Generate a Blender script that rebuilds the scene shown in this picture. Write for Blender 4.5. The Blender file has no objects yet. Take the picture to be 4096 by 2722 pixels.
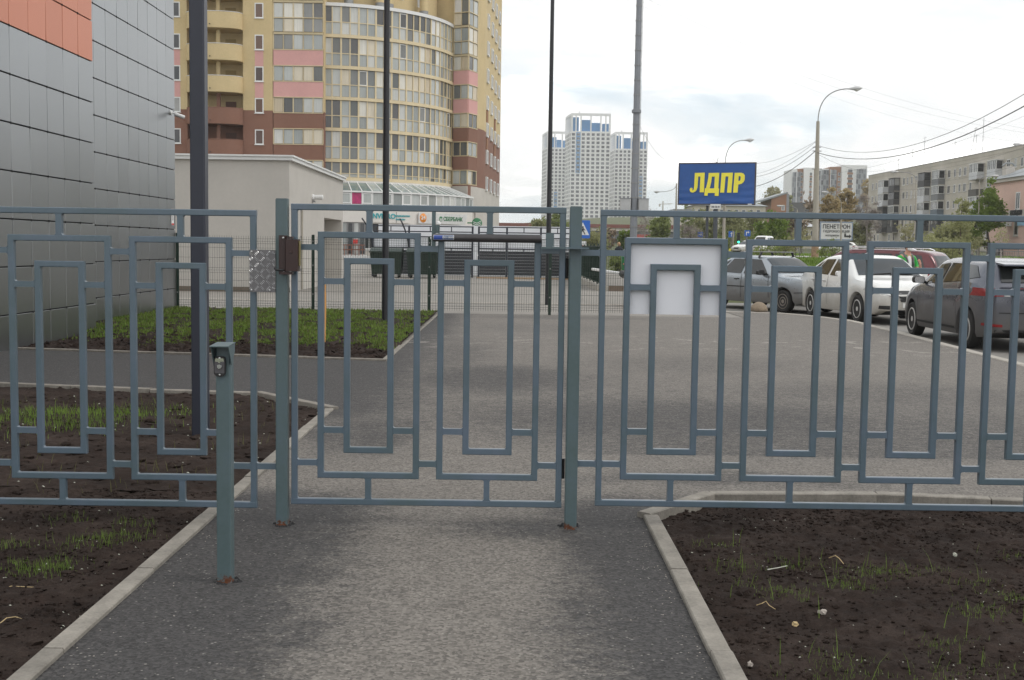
import bpy, bmesh, math, random
from mathutils import Vector, Matrix, noise as mnoise
from mathutils.bvhtree import BVHTree

scene = bpy.context.scene
COL = scene.collection
PI = math.pi
R_ = math.radians

# ------------------------------------------------------------------ camera
F_PX, CXP, CYP, CAM_H = 4700.0, 2048.0, 1361.0, 1.4
PITCH = math.atan(371 / 4700.0)
ROLL = 0.0145
_r0 = Vector((1, 0, 0)); _u0 = Vector((0, math.sin(PITCH), math.cos(PITCH)))
FWD = Vector((0, math.cos(PITCH), -math.sin(PITCH)))
RIGHT = _r0 * math.cos(ROLL) + _u0 * math.sin(ROLL)
UP = _u0 * math.cos(ROLL) - _r0 * math.sin(ROLL)
cam_d = bpy.data.cameras.new('camera'); cam = bpy.data.objects.new('camera', cam_d); COL.objects.link(cam)
cam_d.sensor_width = 36; cam_d.lens = 36 * F_PX / 4096
cam_d.clip_start = 0.05; cam_d.clip_end = 6000
m = Matrix.Identity(4)
for i in range(3):
    m[i][0] = RIGHT[i]; m[i][1] = UP[i]; m[i][2] = -FWD[i]
m[0][3], m[1][3], m[2][3] = 0, 0, CAM_H
cam.matrix_world = m
scene.camera = cam


def hor(x):
    return 990 + ROLL * (x - 2048)


def at(px, py, d):
    """world point seen at photo pixel (px,py), at distance d along +Y"""
    v = FWD + RIGHT * ((px - CXP) / F_PX) - UP * ((py - CYP) / F_PX)
    t = d / v.y
    return Vector((v.x * t, d, CAM_H + v.z * t))


def gnd(px, py, z=0.0):
    v = FWD + RIGHT * ((px - CXP) / F_PX) - UP * ((py - CYP) / F_PX)
    t = (z - CAM_H) / v.z
    return Vector((v.x * t, v.y * t, z))


# ------------------------------------------------------------------ world, sun, exposure
SUN_EL, SUN_AZ = R_(50), R_(100)          # azimuth from +Y towards +X
world = bpy.data.worlds.new('World'); scene.world = world; world.use_nodes = True
wt = world.node_tree
for n in list(wt.nodes): wt.nodes.remove(n)
wo = wt.nodes.new('ShaderNodeOutputWorld'); bg = wt.nodes.new('ShaderNodeBackground')
sky = wt.nodes.new('ShaderNodeTexSky'); sky.sky_type = 'NISHITA'; sky.sun_disc = False
sky.sun_elevation = SUN_EL; sky.sun_rotation = SUN_AZ; sky.air_density = 1.0; sky.dust_density = 2.0
tc = wt.nodes.new('ShaderNodeTexCoord'); sep = wt.nodes.new('ShaderNodeSeparateXYZ')
wt.links.new(tc.outputs['Generated'], sep.inputs[0])
# flatten direction onto a cloud layer
mz = wt.nodes.new('ShaderNodeMath'); mz.operation = 'MAXIMUM'; mz.inputs[1].default_value = 0.0
wt.links.new(sep.outputs[2], mz.inputs[0])
mz2 = wt.nodes.new('ShaderNodeMath'); mz2.operation = 'ADD'; mz2.inputs[1].default_value = 0.16
wt.links.new(mz.outputs[0], mz2.inputs[0])
comb = wt.nodes.new('ShaderNodeCombineXYZ')
for k in (0, 1):
    dv = wt.nodes.new('ShaderNodeMath'); dv.operation = 'DIVIDE'
    wt.links.new(sep.outputs[k], dv.inputs[0]); wt.links.new(mz2.outputs[0], dv.inputs[1])
    wt.links.new(dv.outputs[0], comb.inputs[k])
mp = wt.nodes.new('ShaderNodeMapping'); mp.inputs['Location'].default_value = (3.1, 0.4, 0.0)
wt.links.new(comb.outputs[0], mp.inputs[0])


def wnoise(scale, detail, rough, dist):
    n = wt.nodes.new('ShaderNodeTexNoise'); n.inputs['Scale'].default_value = scale
    n.inputs['Detail'].default_value = detail; n.inputs['Roughness'].default_value = rough
    n.inputs['Distortion'].default_value = dist
    wt.links.new(mp.outputs[0], n.inputs['Vector'])
    return n


def wramp(src, stops):
    r = wt.nodes.new('ShaderNodeValToRGB'); e = r.color_ramp.elements
    e[0].position, e[0].color = stops[0][0], (*stops[0][1], 1)
    e[1].position, e[1].color = stops[-1][0], (*stops[-1][1], 1)
    for p_, c_ in stops[1:-1]:
        k_ = e.new(p_); k_.color = (*c_, 1)
    wt.links.new(src, r.inputs[0])
    return r


n1 = wnoise(0.62, 9, 0.56, 0.35)
cover = wramp(n1.outputs[0], [(0.36, (0, 0, 0)), (0.50, (1, 1, 1))])
n2 = wnoise(1.5, 7, 0.58, 0.5)
CLOUD = 1.0
shade = wramp(n2.outputs[0], [(0.24, (0.80, 0.82, 0.835)), (0.40, (0.87, 0.88, 0.885)), (0.52, (0.93, 0.932, 0.93)), (0.60, (1.25, 1.24, 1.22)), (0.70, (2.1, 2.07, 2.02))])
skys = wt.nodes.new('ShaderNodeMix'); skys.data_type = 'RGBA'; skys.blend_type = 'MULTIPLY'; skys.inputs[0].default_value = 1.0
wt.links.new(sky.outputs[0], skys.inputs[6]); skys.inputs[7].default_value = (0.10, 0.10, 0.10, 1)
# thin high veil lightens the blue
veil = wt.nodes.new('ShaderNodeMix'); veil.data_type = 'RGBA'; veil.inputs[0].default_value = 0.72
wt.links.new(skys.outputs[2], veil.inputs[6]); veil.inputs[7].default_value = (0.74, 0.835, 0.905, 1)
mixc = wt.nodes.new('ShaderNodeMix'); mixc.data_type = 'RGBA'
wt.links.new(cover.outputs[0], mixc.inputs[0]); wt.links.new(veil.outputs[2], mixc.inputs[6]); wt.links.new(shade.outputs[0], mixc.inputs[7])
wt.links.new(mixc.outputs[2], bg.inputs[0]); bg.inputs[1].default_value = CLOUD
wt.links.new(bg.outputs[0], wo.inputs[0])

sun_d = bpy.data.lights.new('sun', 'SUN'); sun_d.energy = 0.8; sun_d.angle = R_(20); sun_d.color = (1, 0.96, 0.9)
sun = bpy.data.objects.new('sun', sun_d); COL.objects.link(sun)
sdir = Vector((math.cos(SUN_EL) * math.sin(SUN_AZ), math.cos(SUN_EL) * math.cos(SUN_AZ), math.sin(SUN_EL)))
sun.rotation_euler = sdir.to_track_quat('Z', 'Y').to_euler()
sun.location = (40, 20, 60)
scene.view_settings.view_transform = 'Standard'; scene.view_settings.look = 'None'
scene.view_settings.gamma = 1; scene.view_settings.exposure = 0.32
scene.render.engine = 'CYCLES'
scene.cycles.use_denoising = True
scene.cycles.max_bounces = 6; scene.cycles.diffuse_bounces = 3; scene.cycles.glossy_bounces = 3
scene.cycles.volume_bounces = 2; scene.cycles.transmission_bounces = 4; scene.cycles.transparent_max_bounces = 6
scene.cycles.caustics_reflective = False; scene.cycles.caustics_refractive = False


# ------------------------------------------------------------------ materials
class NT:
    def __init__(s, name):
        s.mat = bpy.data.materials.new(name); s.mat.use_nodes = True
        s.t = s.mat.node_tree; s.b = s.t.nodes['Principled BSDF']

    def n(s, typ, **kw):
        n = s.t.nodes.new('ShaderNode' + typ)
        for k, v in kw.items(): setattr(n, k, v)
        return n

    def l(s, a, b): s.t.links.new(a, b)

    def pos(s):
        return s.n('TexCoord').outputs['Object']

    def wpos(s):
        return s.n('NewGeometry').outputs['Position']

    def noise(s, vec, scale, detail=4, rough=.55, dist=0.0):
        n = s.n('TexNoise'); n.inputs['Scale'].default_value = scale; n.inputs['Detail'].default_value = detail
        n.inputs['Roughness'].default_value = rough; n.inputs['Distortion'].default_value = dist
        s.l(vec, n.inputs['Vector']); return n.outputs[0]

    def m(s, op, a, b=None, c=None, clamp=False):
        n = s.n('Math', operation=op); n.use_clamp = clamp
        for i, v in enumerate((a, b, c)):
            if v is None: continue
            if isinstance(v, (int, float)): n.inputs[i].default_value = v
            else: s.l(v, n.inputs[i])
        return n.outputs[0]

    def sm(s, v, a, b):      # smoothstep from a (0) to b (1); a may exceed b
        n = s.n('MapRange'); n.interpolation_type = 'SMOOTHSTEP'; n.clamp = True
        lo, hi, o0, o1 = (a, b, 0, 1) if a < b else (b, a, 1, 0)
        n.inputs['From Min'].default_value = lo; n.inputs['From Max'].default_value = hi
        n.inputs['To Min'].default_value = o0; n.inputs['To Max'].default_value = o1
        s.l(v, n.inputs['Value']); return n.outputs[0]

    def ramp(s, v, stops, interp='LINEAR'):
        r = s.n('ValToRGB'); r.color_ramp.interpolation = interp; e = r.color_ramp.elements
        e[0].position, e[0].color = stops[0][0], (*stops[0][1], 1)
        e[1].position, e[1].color = stops[-1][0], (*stops[-1][1], 1)
        for p_, c_ in stops[1:-1]:
            k = e.new(p_); k.color = (*c_, 1)
        s.l(v, r.inputs[0]); return r.outputs[0]

    def mix(s, f, a, b, mode='MIX'):
        n = s.n('Mix', data_type='RGBA', blend_type=mode)
        if isinstance(f, (int, float)): n.inputs[0].default_value = f
        else: s.l(f, n.inputs[0])
        for i, v in ((6, a), (7, b)):
            if isinstance(v, tuple): n.inputs[i].default_value = (*v, 1)
            else: s.l(v, n.inputs[i])
        return n.outputs[2]

    def bump(s, h, strength=.3, dist=.01):
        n = s.n('Bump'); n.inputs['Strength'].default_value = strength; n.inputs['Distance'].default_value = dist
        s.l(h, n.inputs['Height']); s.l(n.outputs[0], s.b.inputs['Normal'])

    def set(s, **kw):
        for k, v in kw.items():
            i = s.b.inputs[k.replace('_', ' ')]
            if isinstance(v, (int, float)): i.default_value = v
            elif isinstance(v, tuple): i.default_value = (*v, 1) if len(v) == 3 else v
            else: s.l(v, i)
        return s


MATS = {}


def pm(name, col, rough=.6, metal=0.0, var=.12, scale=3.0, bump=0.0, bscale=60.0, bdist=.004, rnd=0.0, spec=.5, coat=0.0, tint=None, world_co=False):
    """plain procedural material: two octaves of colour variation, optional bump and per-object variation"""
    if name in MATS: return MATS[name]
    s = NT(name); p = s.wpos() if world_co else s.pos()
    a = s.noise(p, scale, 5, .6); b = s.noise(p, scale * 9.7, 3, .6)
    f = s.m('ADD', s.m('MULTIPLY', a, .65), s.m('MULTIPLY', b, .35))
    lo = tuple(max(0, c * (1 - var)) for c in col); hi = tuple(min(1, c * (1 + var)) for c in (tint or col))
    c = s.ramp(f, [(.3, lo), (.7, hi)])
    if rnd:
        oi = s.n('ObjectInfo').outputs['Random']
        k = s.m('ADD', s.m('MULTIPLY', oi, 2 * rnd), 1 - rnd)
        hsv = s.n('HueSaturation'); s.l(c, hsv.inputs['Color']); s.l(k, hsv.inputs['Value']); c = hsv.outputs[0]
    s.set(Base_Color=c, Roughness=rough, Metallic=metal, Specular_IOR_Level=spec, Coat_Weight=coat)
    if bump: s.bump(s.noise(p, bscale, 4, .6), bump, bdist)
    MATS[name] = s.mat
    return s.mat


def asphalt_mat():
    s = NT('asphalt_path'); p = s.wpos()
    sp = s.n('SeparateXYZ'); s.l(p, sp.inputs[0]); X, Y = sp.outputs[0], sp.outputs[1]
    nz = s.noise(p, 1.1, 6, .62, .4); nz2 = s.noise(p, 4.3, 6, .7, .5); nf = s.noise(p, 24, 6, .78, .3); ng = s.noise(p, 70, 4, .8)
    wob = s.m('MULTIPLY', s.m('SUBTRACT', nz, .5), .55)
    wob2 = s.m('MULTIPLY', s.m('SUBTRACT', nz2, .5), .55)
    XX = s.m('ADD', X, s.m('ADD', wob, wob2)); YY = s.m('ADD', Y, s.m('MULTIPLY', wob, 1.3))
    near = s.sm(YY, 6.9, 6.1)
    eL = s.sm(XX, -.30, -1.20); eR = s.sm(XX, -.10, .58)
    d = s.m('MULTIPLY', s.m('MAXIMUM', eL, eR), near)
    # fresh strip beyond the gate along the left bed, and the side path
    cross = s.m('MULTIPLY', s.sm(XX, -.35, -1.7), s.m('MULTIPLY', s.sm(YY, 8.6, 10.0), .93))
    d = s.m('MAXIMUM', d, cross)

    def ell(cx, cy, rx, ry, k):
        a = s.m('DIVIDE', s.m('SUBTRACT', XX, cx), rx); b = s.m('DIVIDE', s.m('SUBTRACT', YY, cy), ry)
        q = s.m('SQRT', s.m('ADD', s.m('MULTIPLY', a, a), s.m('MULTIPLY', b, b)))
        return s.m('MULTIPLY', s.sm(q, 1.25, .25), k * .82)
    for e in ((1.5, 9.6, 2.6, 1.7, .72), (-.2, 12.6, 1.3, 1.8, .75), (2.9, 8.6, 2.4, 1.0, .55), (4.0, 11.5, 2.2, 1.4, .42), (2.4, 14.5, 2.0, 1.5, .35), (.45, 5.75, .95, .4, .9), (-1.05, 5.55, .55, .45, .8), (-.9, 15.5, .9, 3.0, .55),
              (.5, 20.5, 2.2, 1.6, .30), (1.3, 7.1, 1.2, .35, .6), (-.9, 4.5, .5, .7, .5), (-1.1, 8.7, .6, 1.3, .75), (1.0, 23.6, 2.6, .7, .45)):
        d = s.m('MAXIMUM', d, ell(*e))
    # paving seam across the yard, the newer lift beyond it is darker
    seam_ = s.m('MULTIPLY', s.m('MULTIPLY', s.sm(s.m('ADD', Y, s.m('MULTIPLY', wob2, .25)), 7.88, 7.99), s.sm(YY, 12.6, 8.6)), s.m('MULTIPLY', s.sm(XX, -.2, 1.0), .48))
    d = s.m('MAXIMUM', d, seam_)
    mpa = s.n('Mapping'); mpa.inputs['Scale'].default_value = (1.0, 2.2, 1.0); s.l(p, mpa.inputs[0])
    ns = s.noise(mpa.outputs[0], 6.5, 7, .72, .6)
    amp = s.m('ADD', .30, s.m('MULTIPLY', s.m('MULTIPLY', d, s.m('SUBTRACT', 1.15, d)), 3.2))
    brk = s.m('ADD', s.m('MULTIPLY', s.m('SUBTRACT', ns, .5), .7), s.m('ADD', s.m('MULTIPLY', s.m('SUBTRACT', nf, .5), 1.0), s.m('MULTIPLY', s.m('SUBTRACT', ng, .5), 1.2)))
    d = s.m('ADD', s.m('MULTIPLY', d, .95), s.m('MULTIPLY', brk, amp))
    # ravelled, cracked surface inside the worn areas
    rv = s.m('ABSOLUTE', s.m('SUBTRACT', s.noise(mpa.outputs[0], 3.4, 8, .68, 1.2), .5))
    rv2 = s.m('ABSOLUTE', s.m('SUBTRACT', s.noise(mpa.outputs[0], 8.5, 6, .7, .8), .5))
    worn = ell(1.0, 11.0, 4.2, 4.2, 1.0)
    crk = s.m('MULTIPLY', s.m('MAXIMUM', s.sm(rv, .022, .004), s.m('MULTIPLY', s.sm(rv2, .03, .004), .7)), worn)
    d = s.m('ADD', d, s.m('MULTIPLY', crk, .62))
    d = s.m('MULTIPLY', s.sm(d, .0, .86), .97)
    dusty = s.ramp(nz2, [(.3, (.138, .125, .111)), (.7, (.172, .157, .140))])
    dark = s.ramp(ng, [(.3, (.026, .025, .026)), (.7, (.066, .063, .062))])
    c = s.mix(d, dusty, dark)
    # dried light dust streaks
    st = s.m('MULTIPLY', s.sm(s.noise(p, 2.2, 5, .6, .6), .56, .68), s.m('MULTIPLY', s.sm(Y, 15.5, 16.8), s.sm(Y, 19.6, 18.0)))
    c = s.mix(s.m('MULTIPLY', st, .55), c, (.36, .335, .30))
    # aggregate
    v = s.n('TexVoronoi'); v.inputs['Scale'].default_value = 85; s.l(p, v.inputs['Vector'])
    hs = s.n('HueSaturation'); s.l(c, hs.inputs['Color'])
    sepc = s.n('SeparateColor'); s.l(v.outputs['Color'], sepc.inputs[0])
    s.l(s.m('ADD', .58, s.m('MULTIPLY', sepc.outputs[0], .84)), hs.inputs['Value'])
    g = s.m('MULTIPLY', s.sm(sepc.outputs[1], .955, .975), s.sm(v.outputs['Distance'], .5, .3))
    c2 = s.mix(s.m('MULTIPLY', g, .5), hs.outputs[0], (.36, .34, .31))
    s.set(Base_Color=c2, Roughness=.82, Specular_IOR_Level=.35)
    h = s.m('ADD', s.m('MULTIPLY', v.outputs['Distance'], .6), s.m('MULTIPLY', nf, 1.2))
    s.bump(h, .55, .006)
    return s.mat


def soil_mat():
    s = NT('soil'); p = s.wpos()
    a = s.noise(p, 2.1, 6, .62, .3); b = s.noise(p, 24, 5, .7); c_ = s.noise(p, 160, 3, .7)
    f = s.m('ADD', s.m('MULTIPLY', a, .5), s.m('ADD', s.m('MULTIPLY', b, .3), s.m('MULTIPLY', c_, .2)))
    c = s.ramp(f, [(.33, (.013, .0088, .0072)), (.5, (.032, .0226, .0187)), (.64, (.063, .0465, .039)), (.75, (.105, .082, .070))])
    red = s.sm(s.noise(p, 5, 4, .6), .55, .72)
    c = s.mix(s.m('MULTIPLY', red, .25), c, (.052, .030, .024))
    s.set(Base_Color=c, Roughness=.95, Specular_IOR_Level=.15)
    s.bump(s.m('ADD', b, s.m('MULTIPLY', c_, .5)), .8, .02)
    return s.mat


def paint_fence():
    s = NT('fence_paint'); p = s.wpos()
    a = s.noise(p, 3.5, 4, .6); b = s.noise(p, 30, 4, .7); c_ = s.noise(p, 260, 3, .6)
    f = s.m('ADD', s.m('MULTIPLY', a, .8), s.m('MULTIPLY', b, .2))
    c = s.ramp(f, [(.34, (.078, .115, .132)), (.52, (.090, .128, .162)), (.68, (.102, .136, .184))])
    mps = s.n('Mapping'); mps.inputs['Scale'].default_value = (1, 1, .06); s.l(p, mps.inputs[0])
    run = s.sm(s.noise(mps.outputs[0], 60, 4, .6), .52, .72)
    c = s.mix(s.m('MULTIPLY', run, .12), c, (.060, .080, .088))
    speck = s.m('MULTIPLY', s.sm(s.noise(p, 150, 2, .5), .74, .78), s.sm(s.noise(p, 9, 3, .6), .50, .62))
    c = s.mix(s.m('MULTIPLY', speck, .8), c, (.10, .055, .030))
    dust = s.sm(s.noise(p, 14, 5, .7), .50, .75)
    c = s.mix(s.m('MULTIPLY', dust, .045), c, (.26, .25, .23))
    s.set(Base_Color=c, Roughness=.29, Specular_IOR_Level=.55)
    s.bump(c_, .22, .0016)
    return s.mat


def paint_post():
    s = NT('post_paint'); p = s.wpos()
    sp = s.n('SeparateXYZ'); s.l(p, sp.inputs[0])
    a = s.noise(p, 3.1, 4, .6); b = s.noise(p, 34, 4, .7); c_ = s.noise(p, 240, 3, .6)
    f = s.m('ADD', s.m('MULTIPLY', a, .6), s.m('MULTIPLY', b, .4))
    c = s.ramp(f, [(.34, (.072, .108, .110)), (.52, (.084, .122, .132)), (.68, (.090, .128, .156))])
    z = s.m('ADD', sp.outputs[2], s.m('MULTIPLY', s.m('SUBTRACT', b, .5), .10))
    rust = s.m('MULTIPLY', s.sm(z, .032, .012), s.sm(s.noise(p, 40, 4, .7), .42, .5))
    rc = s.ramp(b, [(.3, (.05, .018, .008)), (.7, (.20, .062, .020))])
    c = s.mix(rust, c, rc)
    s.set(Base_Color=c, Roughness=s.m('ADD', .36, s.m('MULTIPLY', rust, .5)), Specular_IOR_Level=.5)
    s.bump(c_, .24, .0016)
    return s.mat


def carpaint(name, col, dirt, metal=.3, dirtcol=(.16, .135, .105)):
    s = NT(name); p = s.pos(); sp = s.n('SeparateXYZ'); s.l(p, sp.inputs[0])
    a = s.noise(p, 3.0, 5, .6); b = s.noise(p, 40, 4, .7)
    z = s.m('ADD', sp.outputs[2], s.m('MULTIPLY', s.m('SUBTRACT', a, .5), .55))
    d = s.m('MULTIPLY', s.sm(z, .95, .30), dirt)
    d = s.m('MULTIPLY', d, s.m('ADD', .6, s.m('MULTIPLY', b, .6)), None, True)
    c = s.mix(d, col, dirtcol)
    s.set(Base_Color=c, Roughness=s.m('ADD', .22, s.m('MULTIPLY', d, .6)), Metallic=s.m('MULTIPLY', s.m('SUBTRACT', 1.0, d), metal), Specular_IOR_Level=.5, Coat_Weight=s.m('MULTIPLY', s.m('SUBTRACT', 1.0, d), .6), Coat_Roughness=.06)
    return s.mat


def clad_mat(name, col, metal, rough):
    s = NT(name); p = s.wpos()
    a = s.noise(p, .9, 4, .6); b = s.noise(p, 55, 3, .6)
    oi = s.n('ObjectInfo').outputs['Random']
    k = s.m('ADD', .93, s.m('ADD', s.m('MULTIPLY', oi, .07), s.m('ADD', s.m('MULTIPLY', a, .08), s.m('MULTIPLY', b, .05))))
    rgb = s.n('RGB'); rgb.outputs[0].default_value = (*col, 1)
    hs = s.n('HueSaturation'); s.l(rgb.outputs[0], hs.inputs['Color']); s.l(k, hs.inputs['Value'])
    s.set(Base_Color=hs.outputs[0], Roughness=rough, Metallic=metal)
    s.bump(b, .05, .002)
    return s.mat


def glass_mat(name, stops, rough=.06, spec=.6, streak=True):
    """opaque reflective pane: what shows through it (curtain, dark room, blind) differs pane by pane"""
    s = NT(name); p = s.wpos()
    oi = s.n('ObjectInfo').outputs['Random']
    c = s.ramp(oi, stops, 'CONSTANT')
    if streak:
        mpn = s.n('Mapping'); mpn.inputs['Scale'].default_value = (9, 9, .35); s.l(p, mpn.inputs[0])
        a = s.noise(mpn.outputs[0], 1.0, 3, .5); b = s.noise(p, .8, 4, .6)
        k = s.m('ADD', .62, s.m('ADD', s.m('MULTIPLY', a, .42), s.m('MULTIPLY', b, .34)))
        hs = s.n('HueSaturation'); s.l(c, hs.inputs['Color']); s.l(k, hs.inputs['Value']); c = hs.outputs[0]
    s.set(Base_Color=c, Roughness=rough, Specular_IOR_Level=spec)
    return s.mat


def leaf_mat(name, c0, c1, tr=.25):
    s = NT(name); p = s.wpos()
    a = s.noise(p, .9, 3, .6); b = s.noise(p, 14, 2, .6)
    f = s.m('ADD', s.m('MULTIPLY', a, .5), s.m('MULTIPLY', b, .5))
    c = s.ramp(f, [(.32, c0), (.68, c1)])
    s.set(Base_Color=c, Roughness=.6, Specular_IOR_Level=.25)
    t = s.n('BsdfTranslucent'); s.l(c, t.inputs[0])
    mx = s.n('MixShader'); mx.inputs[0].default_value = tr
    s.l(s.b.outputs[0], mx.inputs[1]); s.l(t.outputs[0], mx.inputs[2])
    s.l(mx.outputs[0], s.t.nodes['Material Output'].inputs[0])
    return s.mat


def glow(name, col, e):
    s = NT(name); s.set(Base_Color=col, Emission_Color=col, Emission_Strength=e); return s.mat


M = dict(
    asphalt=asphalt_mat(), soil=soil_mat(), fence=paint_fence(), post=paint_post(),
    drive=pm('asphalt_drive', (.225, .208, .186), .9, var=.16, scale=.7, bump=.3, bscale=40, world_co=True),
    road=pm('asphalt_road', (.20, .19, .175), .9, var=.2, scale=.6, bump=.3, bscale=30, world_co=True),
    street=pm('street_surface', (.36, .35, .335), .9, var=.12, scale=.3, world_co=True),
    kerb=pm('kerb_concrete', (.21, .193, .167), .9, var=.38, scale=7, bump=.6, bscale=45, bdist=.006, rnd=.14),
    concrete=pm('concrete', (.36, .335, .295), .9, var=.2, scale=2, bump=.3, bscale=40),
    earth=pm('verge_earth', (.075, .085, .03), .95, var=.4, scale=.6, bump=.5, bscale=9, bdist=.05, world_co=True),
    black=pm('black_plastic', (.015, .015, .016), .5), rubber=pm('rubber', (.022, .021, .02), .85, var=.3, scale=9),
    lock=pm('brown_lock_paint', (.030, .0105, .0095), .34, var=.18, scale=20, bump=.2, bscale=260, bdist=.001),
    steel=pm('bare_steel', (.62, .62, .62), .28, metal=1.0, var=.1), alu=pm('checker_aluminium', (.16, .155, .16), .5, metal=.4, var=.1, scale=30), rib=pm('checker_rib', (.72, .72, .73), .25, metal=.7, var=.1, scale=30),
    closer=pm('closer_bronze', (.060, .056, .058), .36, metal=.35, var=.15, scale=12, bump=.12, bscale=260, bdist=.001),
    darkmetal=pm('dark_button_metal', (.035, .034, .036), .35, metal=.5),
    board=pm('white_plastic_sheet', (.74, .75, .80), .42, var=.03, scale=1.5),
    pole=pm('pole_navy_paint', (.019, .022, .036), .42, var=.12, scale=3),
    poleside=pm('pole_black_paint', (.016, .017, .021), .45, var=.12),
    clad=clad_mat('cladding_grey', (.325, .335, .345), 1.0, .34), cladback=pm('cladding_back', (.02, .02, .02), .8),
    orange=clad_mat('cladding_orange', (.56, .215, .135), .2, .45),
    annex=pm('annex_plaster', (.46, .435, .40), .9, var=.07, scale=1.2, bump=.25, bscale=45), coping=pm('white_coping', (.66, .66, .65), .45, var=.06),
    yellow=pm('plaster_yellow', (.54, .425, .235), .88, var=.10, scale=.5, bump=.2, bscale=20, world_co=True),
    brown=pm('plaster_brown', (.215, .108, .075), .88, var=.10, scale=.5, bump=.2, bscale=20, world_co=True),
    pink=pm('plaster_pink', (.60, .33, .31), .88, var=.08, scale=.5, world_co=True),
    tan=pm('frame_cream', (.60, .50, .32), .6, var=.12, scale=1.0, world_co=True),
    white=pm('white_frame', (.70, .70, .69), .5, var=.06), shopwhite=pm('shop_white', (.66, .63, .59), .7, var=.08, scale=.6, world_co=True),
    graystone=pm('pale_plaster', (.50, .47, .43), .85, var=.10, scale=.5, world_co=True),
    meshgreen=pm('fence_green', (.0075, .028, .017), .45), boardgrey=pm('dark_board', (.026, .027, .034), .5, var=.25, scale=2, rnd=.2),
    poly=pm('polycarbonate', (.70, .715, .74), .25, var=.08, scale=.5), bin=pm('bin_green', (.008, .022, .014), .4, var=.2),
    khr=pm('panel_grey', (.45, .415, .36), .92, var=.16, scale=.35, bump=.2, bscale=12, world_co=True),
    towerwhite=pm('tower_white', (.70, .70, .70), .6, var=.04, scale=.05, world_co=True), blue=pm('tower_blue', (.085, .25, .50), .5, var=.15, scale=.2, world_co=True),
    bbblue=pm('billboard_blue', (.014, .078, .285), .55, var=.14, scale=.8, bump=.25, bscale=2.0, bdist=.05), bbyellow=pm('billboard_yellow', (.84, .74, .06), .55, var=.06, scale=.8),
    ink=pm('ink_black', (.02, .02, .022), .6), teal=pm('sign_teal', (.03, .33, .37), .5), sgreen=pm('sign_green', (.02, .16, .06), .5), sorange=pm('sign_orange', (.72, .25, .03), .5),
    signblue=pm('sign_blue', (.015, .12, .50), .45), signred=pm('sign_red', (.55, .03, .025), .45), pinkwall=pm('pink_stucco', (.64, .45, .385), .88, var=.08, scale=.4, world_co=True),
    roofgrey=pm('roof_metal', (.23, .25, .26), .5, var=.15, scale=.4, world_co=True), brick=pm('orange_brick', (.27, .135, .075), .85, var=.15, scale=.5, world_co=True),
    cream=pm('cream_wall', (.52, .48, .40), .85, var=.1, scale=.3, world_co=True), brownroof=pm('brown_fascia', (.20, .075, .06), .7, world_co=True),
    conpole=pm('pole_concrete', (.36, .33, .28), .9, var=.14, scale=1.2), mast=pm('mast_galvanised', (.21, .22, .245), .5, metal=.2, var=.1, scale=.6),
    bark=pm('bark', (.09, .072, .058), .95, var=.4, scale=5), birch=pm('pale_bark', (.34, .30, .27), .9, var=.35, scale=4),
    wood=pm('turned_wood', (.56, .28, .085), .55, var=.2, scale=8), woodraw=pm('timber', (.36, .25, .15), .8, var=.25, scale=6),
    rail=pm('railing_grey', (.25, .25, .25), .5, metal=.3), boulder=pm('boulder', (.25, .20, .145), .95, var=.28, scale=6, bump=.6, bscale=25, bdist=.02),
    bitum=pm('bitumen_edge', (.02, .02, .021), .85, var=.4, scale=30, bump=.5, bscale=80),
    straw=pm('straw', (.48, .36, .19), .8, var=.25, scale=20), petal=pm('pale_litter', (.46, .47, .40), .8, var=.3, scale=50), stone=pm('pale_stone', (.36, .32, .285), .85, var=.2, scale=40, bump=.4, bscale=120),
    glassdark=glass_mat('window_dark', [(0, (.02, .022, .025)), (.5, (.05, .052, .055)), (.8, (.16, .165, .17)), (.92, (.30, .30, .29))], .05),
    glassbay=glass_mat('balcony_glass', [(0, (.34, .36, .35)), (.2, (.46, .47, .45)), (.38, (.26, .28, .275)), (.55, (.40, .42, .41)), (.75, (.52, .52, .49)), (.9, (.30, .32, .31))], .07, .7),
    glasscurt=glass_mat('curtained_glass', [(0, (.58, .52, .41)), (.4, (.62, .60, .54)), (.7, (.50, .42, .30)), (.88, (.60, .60, .60))], .09, .5),
    glassroom=glass_mat('dark_room_glass', [(0, (.10, .105, .10)), (.35, (.16, .165, .16)), (.7, (.07, .07, .07))], .06, .7),
    glassfar=glass_mat('far_window', [(0, (.11, .12, .14)), (.55, (.16, .17, .19)), (.8, (.06, .065, .075)), (.9, (.24, .25, .27))], .3, .3, False),
    glassroof=glass_mat('roof_glass', [(0, (.15, .20, .19)), (.3, (.23, .28, .26)), (.6, (.16, .19, .18)), (.8, (.30, .34, .33))], .05),
    carglass=glass_mat('car_glass', [(0, (.010, .012, .012)), (.5, (.020, .022, .022))], .03, .6, False),
    head=pm('headlamp', (.50, .50, .48), .12, metal=.2, var=.3, scale=20), tail=pm('tail_lamp', (.23, .012, .014), .15, var=.3, scale=20), rim=pm('wheel_rim', (.55, .54, .52), .4, metal=.15, var=.2, scale=10), steelrim=pm('steel_rim', (.21, .185, .16), .7, metal=.0, var=.3, scale=9),
    chrome=pm('chrome', (.7, .7, .7), .15, metal=1),
    skin=pm('skin', (.50, .27, .19), .55), hair=pm('hair_blond', (.46, .27, .15), .7), jgreen=pm('jacket_green', (.018, .34, .045), .6, var=.2, scale=9), jgrey=pm('jacket_grey', (.13, .13, .135), .8), tee=pm('white_tee', (.70, .70, .70), .8), navy=pm('navy_cloth', (.012, .013, .022), .85),
)


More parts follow.
